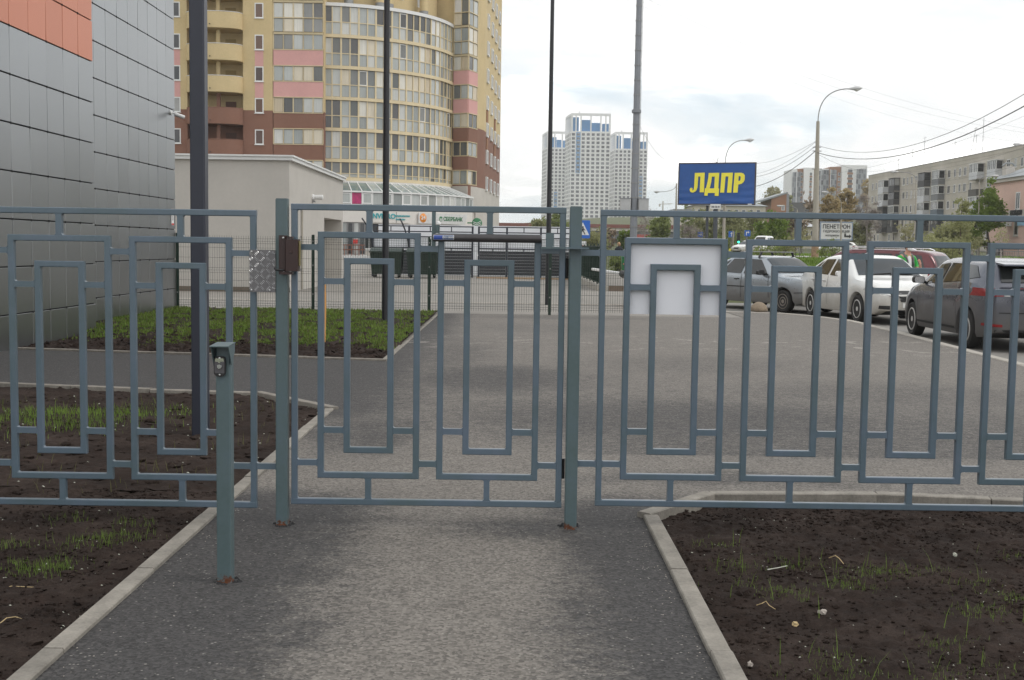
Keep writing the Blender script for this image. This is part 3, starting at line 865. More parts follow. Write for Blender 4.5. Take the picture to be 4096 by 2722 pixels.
def conn(x0, z0, x1, z1, y=0.0, t=T - .0016):
    """short connector tube with weld flares at both ends"""
    h = t / 2; f = .007; g = .0075; e = .0012
    if abs(x1 - x0) > abs(z1 - z0):
        z = (z0 + z1) / 2; a, c = x0 - e, x1 + e
        poly = [(a, z - h - f), (a + e + f * .35, z - h - f * .35), (a + g + e, z - h), (c - g - e, z - h), (c - e - f * .35, z - h - f * .35), (c, z - h - f), (c, z + h + f), (c - e - f * .35, z + h + f * .35), (c - g - e, z + h), (a + g + e, z + h), (a + e + f * .35, z + h + f * .35), (a, z + h + f)]
    else:
        x = (x0 + x1) / 2; a, c = z0 - e, z1 + e
        poly = [(x - h - f, a), (x - h - f * .35, a + e + f * .35), (x - h, a + g + e), (x - h, c - g - e), (x - h - f * .35, c - e - f * .35), (x - h - f, c), (x + h + f, c), (x + h + f * .35, c - e - f * .35), (x + h, c - g - e), (x + h, a + g + e), (x + h + f * .35, a + e + f * .35), (x + h + f, a)]
    b = MB(); b.prism(poly, lambda u, v, q: (u, y + q, v), -h, h)
    return b


def panel(root, xL, xR, zb, zt, rings):
    """all coordinates relative to root"""
    F = M['fence']
    # the frame: two rails, two uprights (uprights stand between the rails)
    def rail(name, z): MB().bar((xL, 0, z), (xR, 0, z), T, T, .105).build(name, F, root)
    rail('top_rail', zt - T / 2); rail('bottom_rail', zb + T / 2)
    for x in (xL + T / 2 + .0006, xR - T / 2 - .0006):
        b = MB(); b.bar((x, 0, zb + T - .001), (x, 0, zt - T + .001), T - .0008, T - .0008, .105)
        sg = 1 if x < (xL + xR) / 2 else -1
        for zz, dz in ((zb + T, 1), (zt - T, -1)):
            cx = x + sg * T / 2; f = .008
            b.prism([(cx - sg * .001, zz - dz * .001), (cx + sg * f, zz - dz * .001), (cx + sg * f * .3, zz + dz * f * .3), (cx - sg * .001, zz + dz * f)], lambda u, v, q: (u, q, v), -.010, .010)
        b.build('upright', F, root)
    g = .1345; r0, r1 = zb + g, zt - g; i0, i1 = zb + .262, zt - .262
    zc = (zb + .2115, zt - .2115); zi = (zb + .3765, zt - .3775)
    for rx in rings:
        cx = rx + RW / 2
        ringmesh(rx, rx + RW, r0, r1).build('outer_ring', F, root)
        ringmesh(cx - IW / 2, cx + IW / 2, i0, i1).build('inner_ring', F, root)
        conn(cx, r1, cx, zt - T).build('connector', F, root); conn(cx, zb + T, cx, r0).build('connector', F, root)
        for z in zi:
            conn(rx + T, z, cx - IW / 2, z).build('connector', F, root); conn(cx + IW / 2, z, rx + RW - T, z).build('connector', F, root)
    edges = [xL + T] + [q for rx in rings for q in (rx, rx + RW)] + [xR - T]
    for a, b_ in zip(edges[::2], edges[1::2]):
        if b_ - a > .02:
            for z in zc: conn(a, z, b_, z).build('connector', F, root)


# gate leaf
gx0, gx1 = fx(1163.5, 900), fx(2265.5, 900); gzb, gzt = .105, 1.598
gate = thing('gate', 'blue grey steel gate leaf of nested rectangles between the two posts', 'gate', (0, FY, 0))
panel(gate, gx0, gx1, gzb, gzt, [fx(1270.5, 940), fx(1752.5, 990)])
for z in (.30, 1.30):           # hinges on the right side
    b = MB(); b.tube([(gx1 + .006, .012, z - .05), (gx1 + .006, .012, z + .05)], .0085, 10); b.build('hinge', M['black'], gate, smooth=40)
# fixed panels
pl = thing('fence_panel', 'fixed steel fence panel of nested rectangles left of the gate', 'fence', (0, FY, 0), group='blue grey fence panels')
xr = fx(1024, 860); r2 = fx(514, 945)
panel(pl, r2 - 3 * .596 - .12, xr, .082, 1.563, [r2 - 2 * .5965, r2 - .5965, r2])
pr = thing('fence_panel', 'fixed steel fence panel of nested rectangles right of the gate', 'fence', (0, FY, 0), group='blue grey fence panels')
xl = fx(2403, 860); r1 = fx(2501, 950)
panel(pr, xl, r1 + 4 * .5965 + .03, .118, 1.590, [r1 + i * .5965 for i in range(4)])


def gpost(label, x0, x1, top, y0):
    w = x1 - x0; t = thing('gate_post', label, 'post', ((x0 + x1) / 2, y0 + w / 2, 0), group='gate posts')
    b = MB(); b.bar((0, 0, -.25), (0, 0, top), w, w, .085); b.build('tube', M['post'], t)
    MB().box(-w / 2 + .003, w / 2 - .003, -w / 2 + .003, w / 2 - .003, top + .0005, top + .004).build('cap', M['post'], t)
    return t


lp = gpost('square blue green gate post carrying the brown lock, left of the gate', -1.165, -1.107, 1.618, 5.768)
rp = gpost('square blue green gate post with a welded shelf plate, right of the gate', .275, .335, 1.600, 5.768)
# stubs that tie the fixed panels to the posts
for z in (.082 + .2115, 1.563 - .2115): conn(xr, z, -1.1645, z).build('connector', M['fence'], pl)
for z in (.118 + .2115, 1.590 - .2115): conn(.3345, z, xl, z).build('connector', M['fence'], pr)
# shelf plate of the right post that carries the closer arm
zs = at(2250, 989, 5.74).z
MB().box(-.170, .062, -.100, -.0325, zs - .009, zs).build('shelf_plate', M['post'], rp)
b = MB(); b.box(-.148, -.108, -.072, -.064, zs + .0005, zs + .068); b.build('closer_bracket', M['post'], rp)

# brown electric lock across the left post and the gate
lk = thing('gate_lock', 'dark brown boxed rim lock bolted across the left post and gate', 'lock', (at(1145, 1020, 5.75).x, 5.75, at(1145, 1020, 5.75).z))
def lkx(px, py): p = at(px, py, 5.735); return p.x - lk.location.x, p.z - lk.location.z
def lkbox(name, x0, y0, x1, y1, d0, d1, mat, bev=.10):
    (a, zt_), (c, zb_) = lkx(x0, y0), lkx(x1, y1)
    b = MB(); b.bar(((a + c) / 2, (d0 + d1) / 2, zb_), ((a + c) / 2, (d0 + d1) / 2, zt_), c - a, d1 - d0, bev, upv=(0, 1, 0)); return b.build(name, mat, lk)
lkbox('strike_plate', 1117, 942, 1145.5, 1098, -.030, .016, M['lock'])
lkbox('lock_case', 1147, 958, 1196, 1086, -.052, .020, M['lock'], .06)
lkbox('top_lug', 1150, 947, 1172, 957, -.035, .012, M['lock'])
lkbox('bottom_lug', 1120, 1087, 1173, 1099, -.040, .012, M['lock'])
lkbox('edge_strip', 1196.6, 965, 1200.5, 1064, -.028, .010, pm('brass_edge', (.20, .17, .07), .5))
for px, py in ((1136, 952), (1138, 1090)):
    x, z = lkx(px, py); b = MB(); b.lathe([(.0001, -.0365), (.004, -.036), (.0055, -.0335), (.0055, -.0295)], 12, 'y', (x, 0, z)); b.build('screw', M['steel'], lk, smooth=50)
x, z = lkx(1122, 1079); b = MB(); b.tube([(x + .02, -.036, z - .002), (x, -.046, z - .002), (x - .018, -.046, z), (x - .0215, -.043, z + .006), (x - .018, -.04, z + .011)], .0052, 8); b.build('cable_loop', M['black'], lk, smooth=60)
x, z = lkx(1170, 1010); b = MB(); b.lathe([(.0001, -.0545), (.006, -.0545), (.0075, -.0518)], 14, 'y', (x, 0, z)); b.build('key_cylinder', M['lock'], lk, smooth=50)

# checker plate guard
p0, p1 = at(997.5, 999.5, 5.763), at(1101.5, 1170, 5.763)
cp = thing('checker_plate', 'silver checker plate guard riveted between left panel and post', 'plate', ((p0.x + p1.x) / 2, 5.765, (p0.z + p1.z) / 2))
w2, h2 = (p1.x - p0.x) / 2, (p0.z - p1.z) / 2
MB().box(-w2, w2, -.0015, .0015, -h2, h2).build('sheet', M['alu'], cp)
b = MB(); c = .0285
for i in range(-4, 5):
    for j in range(-6, 7):
        cx, cz = i * c * 1.0, j * c * 1.0
        sg = 1 if (i + j) % 2 == 0 else -1
        for k in (-1.5, -.5, .5, 1.5):
            L = .0122 * (1 - .07 * abs(k)); ox, oz = cx + sg * k * .0068 * .72, cz + k * .0068 * .72
            ax, az = .707 * sg, -.707
            # elongated lens-shaped rib
            e = [(ox + ax * L, oz + az * L), (ox - ax * L, oz - az * L)]
            e = [(max(-w2 + .001, min(w2 - .001, q[0])), max(-h2 + .001, min(h2 - .001, q[1]))) for q in e]
            if math.hypot(e[0][0] - e[1][0], e[0][1] - e[1][1]) < .008 or abs(ox) > w2 - .002 or abs(oz) > h2 - .002: continue
            nx, nz = -az, ax; r = .0019
            b.add([(e[0][0], -.0014, e[0][1]), (ox + nx * r, -.0014, oz + nz * r), (e[1][0], -.0014, e[1][1]), (ox - nx * r, -.0014, oz - nz * r), (ox + ax * L * .5, -.0036, oz + az * L * .5), (ox - ax * L * .5, -.0036, oz - az * L * .5)],
                  [(0, 1, 4), (1, 5, 4), (1, 2, 5), (2, 3, 5), (3, 4, 5), (3, 0, 4)])
stuff(b.build('tread_ribs', M['rib'], cp))
for sx in (-.84, .56):
    for sz in (-.91, .91):
        b = MB(); b.lathe([(.0001, -.0062), (.0028, -.0058), (.0048, -.0035), (.005, -.0014)], 12, 'y', (sx * w2, 0, sz * h2)); b.build('rivet', M['steel'], cp, smooth=60)

# door closer
ca, cb = at(1733, 951, 5.745), at(2167, 957, 5.745)
dc = thing('door_closer', 'brown tubular door closer along the top of the gate', 'door closer', (ca.x, 5.745, ca.z))
d = cb - ca; L = d.length; ex = d.normalized()
def cpt(t, y=0, z=0): return (ex.x * t, y, ex.z * t + z)
b = MB(); b.tube([cpt(-.002), cpt(.004), cpt(L - .006), cpt(L)], [.0165, .0195, .0205, .0185], 20); b.build('cylinder', M['closer'], dc, smooth=50)
b = MB(); b.tube([cpt(L + .0005), cpt(L + .02)], .0045, 10); b.build('shaft', M['steel'], dc, smooth=50)
b = MB(); b.box(-.009, .010, .021, .026, -.045, .125); b.build('fixing_plate', M['post'], dc)
b = MB(); b.box(.008, .030, .014, .030, .022, .062); b.box(.012, .022, .004, .0135, .03, .05); b.build('clamp', M['post'], dc)
b = MB(); b.lathe([(.011, .064), (.011, .070), (.009, .0765), (.005, .080), (.0001, .081)], 16, 'z', (.024, .020, 0)); b.build('white_cap', M['white'], dc, smooth=60)
b = MB(); b.tube([(-.010, -.004, -.004), (-.014, -.004, -.004)], .005, 10); b.build('end_screw', M['steel'], dc)
lab = thing('label_plate', 'x', 'x', (0, 0, 0)); del lab['label']; del lab['category']; lab.parent = dc
b = MB()
for k in range(6):
    a0, a1 = -.62 + k * .21, -.62 + (k + 1) * .21
    rr = .0203
    b.add([(ex.x * t_, -math.cos(a_) * rr, math.sin(a_) * rr + ex.z * t_ + .001) for t_, a_ in ((.002, a0), (.102, a0), (.102, a1), (.002, a1))], [(0, 1, 2, 3)])
bl = b.build('backing', pm('label_silver', (.50, .50, .52), .35, metal=.4), lab)
b = MB()
for k in range(6):
    a0, a1 = -.52 + k * .175, -.52 + (k + 1) * .175; rr = .0207
    for t0, t1, i in ((.004, .048, 0), (.050, .099, 1)):
        b.cur = i
        b.add([(ex.x * t_, -math.cos(a_) * rr, math.sin(a_) * rr + ex.z * t_ + .001) for t_, a_ in ((t0, a0), (t1, a0), (t1, a1), (t0, a1))], [(0, 1, 2, 3)])
b.build('print', [pm('label_blue', (.03, .07, .30), .35), pm('label_slate', (.10, .14, .24), .35)], lab)
ob('lettering', text_mesh('DS1·1KKN', .0125, M['white'], .0002, .0002), lab, (.0745, -.0213, .0012 + ex.z * .07))

# white sheet behind the first ring of the right panel
a, c = at(2507, 950, FY + .02), at(2893, 1262, FY + .02)
wb = thing('white_board', 'blank white plastic sheet fixed behind the first rectangle right of the gate', 'board', ((a.x + c.x) / 2, FY + .0185, c.z))
w2, hh = (c.x - a.x) / 2, a.z - c.z
MB().box(-w2, w2, 0, .004, 0, hh).build('sheet', M['board'], wb)

# push button post
pb = thing('button_post', 'short square post with a hooded exit button in front of the fence', 'post', (-1.174, 4.785, 0))
zt_ = at(905, 1378, 4.755).z
b = MB(); b.bar((0, 0, -.25), (0, 0, zt_ - .002), .060, .060, .085); b.build('tube', M['post'], pb)
hood = thing('hood', '', ''); del hood['label']; del hood['category']; hood.parent = pb
b = MB()
b.prism([(-.038, -.098), (.0365, -.098), (.0365, .034), (-.038, .034)], lambda u, v, q: (u, v, q - .10 * max(0, -.03 - v)), zt_, zt_ + .004); b.build('roof_plate', M['post'], hood)
for q0_ in (.0335, -.037):
    b = MB(); b.prism([(-.088, zt_ - .0065), (.02, zt_ - .0015), (.02, zt_ - .03), (-.0345, zt_ - .085), (-.050, zt_ - .060)], lambda u, v, q: (q, u, v), q0_, q0_ + .0035); b.build('side_cheek', M['post'], hood)
zb_ = at(887, 1466, 4.75).z
bt = thing('button_plate', '', ''); del bt['label']; del bt['category']; bt.parent = pb
def rrect(w, h, r, n=6):
    out = []
    for cx, cz, a0 in ((w / 2 - r, h / 2 - r, 0), (-w / 2 + r, h / 2 - r, 90), (-w / 2 + r, -h / 2 + r, 180), (w / 2 - r, -h / 2 + r, 270)):
        out += [(cx + r * math.cos(R_(a0 + 90 * k / n)), cz + r * math.sin(R_(a0 + 90 * k / n))) for k in range(n + 1)]
    return out
b = MB(); b.prism(rrect(.047, .084, .017), lambda u, v, q: (u - .010, q, v + zb_), -.044, -.0335); b.build('body', M['darkmetal'], bt, smooth=40)
b = MB(); b.prism(rrect(.040, .052, .006), lambda u, v, q: (u - .010, q, v + zb_ - .002), -.0465, -.0442); b.build('face_plate', pm('brushed_plate', (.12, .115, .125), .35, metal=.7), bt, smooth=40)
b = MB(); b.prism([(-.018, .020), (-.006, .020), (-.001, .013), (.006, .021), (.018, .021), (.017, .034), (-.017, .034)], lambda u, v, q: (u - .010, q, v + zb_ - .001), -.0475, -.0467); b.build('bright_corner', M['chrome'], bt)
b = MB(); b.lathe([(.0001, -.0535), (.009, -.0535), (.0105, -.0515), (.0105, -.0467)], 20, 'y', (-.010, 0, zb_)); b.build('push_button', pm('button_silver', (.55, .55, .57), .22, metal=1.0), bt, smooth=40)
for dz in (.034, -.034):
    b = MB(); b.lathe([(.0001, -.0468), (.0035, -.046), (.004, -.0442)], 10, 'y', (-.010, 0, zb_ + dz)); b.build('screw', M['steel'], bt, smooth=50)

# poles
po = thing('lamp_pole', 'thick square navy pole standing in the left soil bed', 'pole', (at(765, 1735, 8.57).x + .055, 8.63, 0), group='dark lamp poles')
b = MB(); b.bar((0, 0, -.2), (0, 0, 9.5), .109, .109, .10); b.build('shaft', M['pole'], po)
b = MB(); b.bar((.0, 0, 9.45), (.9, -.5, 9.62), .05, .05); b.bar((.8, -.45, 9.58), (1.3, -.72, 9.64), .22, .06, .2); b.build('lamp_head', M['poleside'], po)
for lab_, x, y, r0, r1 in (('slim dark round pole rising out of the lawn in front of the tower', -2.25, 20.75, .060, .045), ('slim dark round pole beside the mesh fence, seen left of the white towers', .86, 28.93, .066, .040)):
    po = thing('lamp_pole', lab_, 'pole', (x, y, 0), group='dark lamp poles')
    b = MB(); b.tube([(0, 0, -.1), (0, 0, 3), (0, 0, 9.4)], [r0, (r0 + r1) / 2 + .004, r1], 14); b.build('shaft', M['poleside'], po, smooth=50)
    b = MB(); b.tube([(0, 0, 9.35), (.3, 0, 9.7), (1.0, 0, 9.8)], .03, 8); b.bar((.9, 0, 9.8), (1.5, 0, 9.84), .2, .07, .2); b.build('lamp_head', M['poleside'], po)
# turned wooden stake in the back bed
st = thing('wooden_stake', 'slender turned wooden stake stuck in the back soil strip', 'stake', (gnd(1298, 1400).x, gnd(1298, 1400).y, 0))
b = MB(); b.lathe([(.010, .10), (.016, .11), (.012, .13), (.018, .15), (.013, .17), (.020, .20), (.014, .23), (.021, .40), (.022, .62), (.020, .75), (.014, .80), (.020, .84), (.012, .88), (.016, .92), (.004, .96)], 12, 'z'); b.build('shaft', M['wood'], st, smooth=60)
b = MB(); b.lathe([(.006, -.05), (.0125, .02), (.0125, .102)], 10, 'z'); b.build('spike', M['black'], st, smooth=60)
# ================================================================== BUILDINGS, LEFT
def facade(o, u, n):
    """returns local frame helper: p(s, z, out) on a wall starting at o, along u, outward n"""
    o, u, n = Vector(o), Vector(u).normalized(), Vector(n).normalized()
    return lambda s, z, out=0.0: o + u * s + n * out + Vector((0, 0, z))


# --- clad building -------------------------------------------------
cl = thing('clad_building', 'large building faced with square grey and orange panels at the left edge', 'building', (0, 0, 0))
X1, X2 = -6.42, -7.02
ubox('wall', M['cladback'], cl, X1 - 3.4, X1 - .03, 9.9, 18.08, -.2, 7.75)
ubox('wall', M['cladback'], cl, X2 - 3.4, X2 - .03, 18.09, 24.50, -.2, 7.75)
ubox('parapet', M['coping'], cl, X1 - 3.5, X1 + .03, 9.9, 18.12, 7.76, 7.85)
ubox('parapet', M['coping'], cl, X2 - 3.5, X2 + .03, 18.13, 24.55, 7.76, 7.85)
zj = [-.05, .446] + [.446 + .6105 * k for k in range(1, 13)]
PM = {}
def cpanel(x, y0, y1, z0, z1, mat):
    gx, gz = .006, .0085
    key = (round(y1 - y0, 3), round(z1 - z0, 3), mat.name)
    if key not in PM:
        w, h = (y1 - y0) / 2 - gx, (z1 - z0) / 2 - gz; k = .003
        b = MB(); b.add([(-.022, -w, -h), (-.022, w, -h), (-.022, w, h), (-.022, -w, h), (-k, -w, -h), (-k, w, -h), (-k, w, h), (-k, -w, h), (0, -w + k, -h + k), (0, w - k, -h + k), (0, w - k, h - k), (0, -w + k, h - k)],
                        [(0, 1, 5, 4), (1, 2, 6, 5), (2, 3, 7, 6), (3, 0, 4, 7), (4, 5, 9, 8), (5, 6, 10, 9), (6, 7, 11, 10), (7, 4, 8, 11), (8, 9, 10, 11), (0, 3, 2, 1)])
        PM[key] = b.mesh('cladding_panel', mat)
    o = ob('cladding_panel', PM[key], cl, (x, (y0 + y1) / 2, (z0 + z1) / 2)); o.rotation_euler = (0, rg.gauss(0, .004), rg.gauss(0, .004)); return o
clips = MB()
yj1 = [18.085 - .5925 * k for k in range(0, 14)][::-1]
yj2 = [24.50 - .5855 * k for k in range(0, 11)][::-1] + []
for xw, yj in ((X1, yj1), (X2, yj2)):
    for i, (z0, z1) in enumerate(zip(zj, zj[1:])):
        for y0, y1 in zip(yj, yj[1:]):
            cpanel(xw, y0, y1, z0, z1, M['orange'] if (xw == X1 and z0 > 4.0) else M['clad'])
    for z in zj[1:]:
        for y in yj[1:-1]:
            for dy in (-.012, .012): clips.box(xw - .004, xw + .004, y + dy - .003, y + dy + .003, z - .017, z + .017)
stuff(clips.build('panel_clips', pm('clip_dark', (.03, .03, .03), .6), cl))
for z in (2.276,): pass
cc = thing('security_camera', 'small white bullet camera on the grey panels near the wall end', 'camera', (X2, 24.2, at(690, 452, 24.2).z))
b = MB(); b.lathe([(.0001, .0), (.05, .0), (.05, .03), (.0001, .03)], 14, 'x'); b.build('base', M['white'], cc, smooth=40)
b = MB(); b.tube([(.03, 0, 0), (.10, .02, -.01), (.15, .02, -.03)], .014, 8); b.build('arm', M['white'], cc, smooth=50)
b = MB(); b.tube([(.10, -.03, -.03), (.12, -.03, -.035), (.27, .05, -.085)], [.030, .042, .040], 12); b.build('housing', M['white'], cc, smooth=50)
b = MB(); b.tube([(.098, -.032, -.0295), (.093, -.034, -.028)], .026, 12); b.build('lens', M['black'], cc)
ns = thing('wall_notice', 'little red and white notice on the end of the grey clad wall', 'notice', (X2 + .004, 24.27, 1.75))
MB().box(0, .006, -.085, .085, 0, .34).build('plate', M['white'], ns)
for z0, z1 in ((.28, .335), (0.005, .04)): MB().box(.0065, .009, -.083, .083, z0, z1).build('red_band', M['signred'], ns)
MB().box(.0065, .009, -.02, .03, .10, .24).build('pictogram', M['rail'], ns)

# --- grey annex ----------------------------------------------------
ax = thing('annex', 'low plain grey plaster building with white roof edge', 'building', (0, 0, 0))
AX, AY0, AY1, AH = -6.50, 34.2, 44.9, 3.80
b = MB(); b.box(-16, AX, AY0, 40.5, 0, AH); b.box(-16, AX, 40.502, 44.6, 2.32, AH); b.box(-16, AX - .75, 40.502, 44.6, 0, 2.318); b.box(-16, AX, 44.602, AY1, 0, AH); b.build('wall', M['annex'], ax)
MB().box(-16.05, AX + .10, AY0 - .10, AY1 + .05, AH + .002, AH + .10).build('coping', M['coping'], ax)
MB().box(-16.05, AX + .14, AY0 - .14, AY1 + .09, AH + .102, AH + .15).build('coping_edge', M['coping'], ax)
MB().box(-16.02, AX + .02, AY0 - .025, AY0 - .002, -.02, .14).build('plinth', pm('plinth', (.14, .115, .09), .9), ax)
for k in range(10): ubox('door_slat', M['shopwhite'], ax, AX - .748, AX - .70, 40.7, 44.4, .03 + k * .225, .245 + k * .225)
b = MB()
wl = thing('wall_lamp', 'little white cylindrical lamp on the side wall of the grey annex', 'lamp', (AX, 38.1, at(1245, 790, 38.1).z))
b = MB(); b.lathe([(.0001, 0), (.10, 0), (.10, .05), (.075, .07), (.085, .34), (.0001, .36)], 14, 'x'); b.build('body', M['white'], wl, smooth=40)
MB().box(.02, .10, -.06, .06, -.16, -.105).build('bracket', M['rail'], wl)
pt = thing('wall_pipe', 'thin grey pipe on the annex side wall behind the gate', 'pipe', (AX + .05, 36.0, 0))
b = MB(); b.tube([(0, 0, .02), (0, 0, 2.55)], .03, 8); b.build('tube', M['conpole'], pt)
for z in (.6, 1.6, 2.4): MB().box(-.05, -.005, -.04, .04, z, z + .04).build('clip', M['rail'], pt)

# --- welded mesh fence --------------------------------------------
MY = 24.55
mf = thing('mesh_fence', 'dark green welded wire mesh fence across the back of the lawn and path', 'fence', (0, MY, 0))
posts = [-7.0, -4.17, -1.745, .775, 2.42]
for x in posts:
    p_ = MB(); p_.bar((x, 0, -.1), (x, 0, 1.60), .058, .05, .1); p_.build('post', M['meshgreen'], mf)
    for z in (.35, .95, 1.45): MB().box(x - .012, x + .012, -.033, -.0255, z, z + .03).build('clamp', M['rail'], mf)
zl = [(.06, 0), (.11, 0), (.16, .035), (.21, 0), (.42, 0), (.63, 0), (.79, 0), (.84, .035), (.89, 0), (1.10, 0), (1.31, 0), (1.40, 0), (1.45, .035), (1.50, 0), (1.56, 0)]
for xa, xb in zip(posts, posts[1:]):
    b = MB(); n = round((xb - xa - .06) / .05); xs = [xa + .035 + (xb - xa - .07) * i / n for i in range(n + 1)]
    for x in xs: b.tube([(x, -.035 - dy, z) for z, dy in zl], .0031, 3, False)
    for z, dy in zl[1:-1]: b.tube([(xs[0], -.041 - dy, z), (xs[-1], -.041 - dy, z)], .0032, 3, False)
    stuff(b.build('wire_panel', M['meshgreen'], mf, fix=False))

# --- yellow tower ---------------------------------------------------
tw = thing('yellow_tower', 'tall yellow and brown apartment tower with a curved glazed bay', 'building', (0, 0, 0))
TY = 107.0
def tx(px, Y=TY): return (px - 2048) / F_PX * Y
BZ, TOPZ, FL = 13.35, 31.0, 2.8
def wallbox(x0, x1, y0, y1, z0, z1):
    """one wall piece, split in colour at the brown line"""
    for a, c, mt in ((7.4, BZ, 'brown'), (BZ, TOPZ, 'yellow'), (0, 7.4, 'graystone')):
        lo, hi = max(a, z0), min(c, z1)
        if hi - lo > .01: ubox('wall', M[mt], tw, x0, x1, y0, y1, lo + .001, hi - .001)
xa, xb, xc, xd, xe = tx(640), tx(752), tx(972), tx(1089), tx(1289)
wallbox(xa - 8, xb, TY, TY + 6, 0, TOPZ)
wallbox(xb + .001, xc - .001, TY + 1.5, TY + 6, 0, TOPZ)
wallbox(xc, xd, TY, TY + 6, 0, TOPZ)
wallbox(xd + .001, xe, TY + .25, TY + 6, 0, TOPZ)
# windows
WM = {}
def win(parent, loc, rz, w, h, mat_f, mat_g, fw=.07, split=0, depth=.10, proud=.03, sill=False):
    """framed window: frame is the part, pane its sub-part; stands in XZ, outward = -Y before rotation"""
    key = (round(w, 2), round(h, 2), mat_f.name, mat_g.name, fw, split, sill)
    if key not in WM:
        b = MB(); b.box(-w / 2, w / 2, -proud, depth, 0, fw); b.box(-w / 2, w / 2, -proud, depth, h - fw, h)
        b.box(-w / 2, -w / 2 + fw, -proud, depth, fw, h - fw); b.box(w / 2 - fw, w / 2, -proud, depth, fw, h - fw)
        for k in range(split):
            x = -w / 2 + w * (k + 1) / (split + 1); b.box(x - fw * .4, x + fw * .4, -proud + .01, depth, fw, h - fw)
        if sill: b.box(-w / 2 - .06, w / 2 + .06, -proud - .07, 0, -.05, -.002)
        g = MB(); g.box(-w / 2 + fw, w / 2 - fw, .0, .02, fw, h - fw)
        WM[key] = (b.mesh('window', mat_f), g.mesh('pane', mat_g))
    f = ob('window', WM[key][0], parent, loc, rz); ob('pane', WM[key][1], f)
    return f
brownglass = glass_mat('stair_window', [(0, (.07, .03, .018)), (.4, (.10, .045, .022)), (.7, (.06, .035, .03))], .06)
for k in range(-1, 7):
    z = 10.3 + FL * k
    win(tw, ((tx(1020) + tx(1052)) / 2, TY - .002, z), 0, .78, 1.34, M['white'], brownglass, .09, sill=True)
    win(tw, (tx(708), TY - .002, z), 0, .78, 1.34, M['white'], M['glassdark'], .09, sill=True)
    if k in (2, 3):
        for px in (1036, 708): ubox('pink_panel', M['pink'], tw, tx(px) - .38, tx(px) + .38, TY - .012, TY - .001, z - FL + 1.36, z - .06)
# balconies: rounded parapets, slabs, doors, pillar
def arcpts(n, x0, x1, dep, pk=.38):
    out = []
    for i in range(n + 1):
        t = PI * i / n; cx = (x0 + x1) / 2; out.append((cx - math.cos(t) * (x1 - x0) / 2, -dep * (math.sin(t) ** .75)))
    return out
bp = arcpts(18, 0, xc - xb, 1.35)
for k in range(-2, 7):
    zt2 = 10.63 + FL * k; mt = M['yellow'] if zt2 > BZ + .4 else M['brown']
    b = MB(); n = len(bp); th = .12
    inn = [(x * .955 + (xc - xb) * .0225, y * .90 + .0) for x, y in bp]
    for z0, z1 in ((zt2 - 1.42, zt2),):
        vs = [(x, y, z) for z in (z0, z1) for x, y in bp] + [(x, y, z) for z in (z0, z1) for x, y in inn]
        fs = [(i, i + 1, n + i + 1, n + i) for i in range(n - 1)] + [(2 * n + i + 1, 2 * n + i, 3 * n + i, 3 * n + i + 1) for i in range(n - 1)] + [(n + i, n + i + 1, 3 * n + i + 1, 3 * n + i) for i in range(n - 1)] + [(i + 1, i, 2 * n + i, 2 * n + i + 1) for i in range(n - 1)]
        b.add(vs, fs)
    par = b.build('balcony_parapet', mt, tw, (xb, TY - .003, 0), smooth=50)
    b = MB(); b.prism([(x, y * .985) for x, y in bp] + [(xc - xb, 1.49), (0, 1.49)], lambda u, v, q: (u, v, q), zt2 - 1.43, zt2 - 1.26); b.build('balcony_slab', mt, par)
    b = MB(); b.tube([(x, y, zt2 + .012) for x, y in bp], .03, 5); b.build('parapet_cap', M['coping'] if mt == M['yellow'] else M['brown'], par)
    ubox('balcony_pillar', mt, tw, tx(871), tx(885), TY - .35, TY - .05, zt2 + .03, zt2 + FL - 1.45)
    ubox('balcony_door', pm('door_ochre', (.33, .245, .10), .7) if mt == M['yellow'] else pm('door_brown', (.12, .06, .045), .7), tw, tx(888), tx(930), TY + 1.44, TY + 1.497, zt2 - 1.2, zt2 + .82)
    b = MB(); b.tube([(2.4 + xb, TY - 1.30, zt2 - 1.12), (2.4 + xb, TY - 1.50, zt2 - 1.14)], .045, 8); b.build('spout', M['black'], tw)
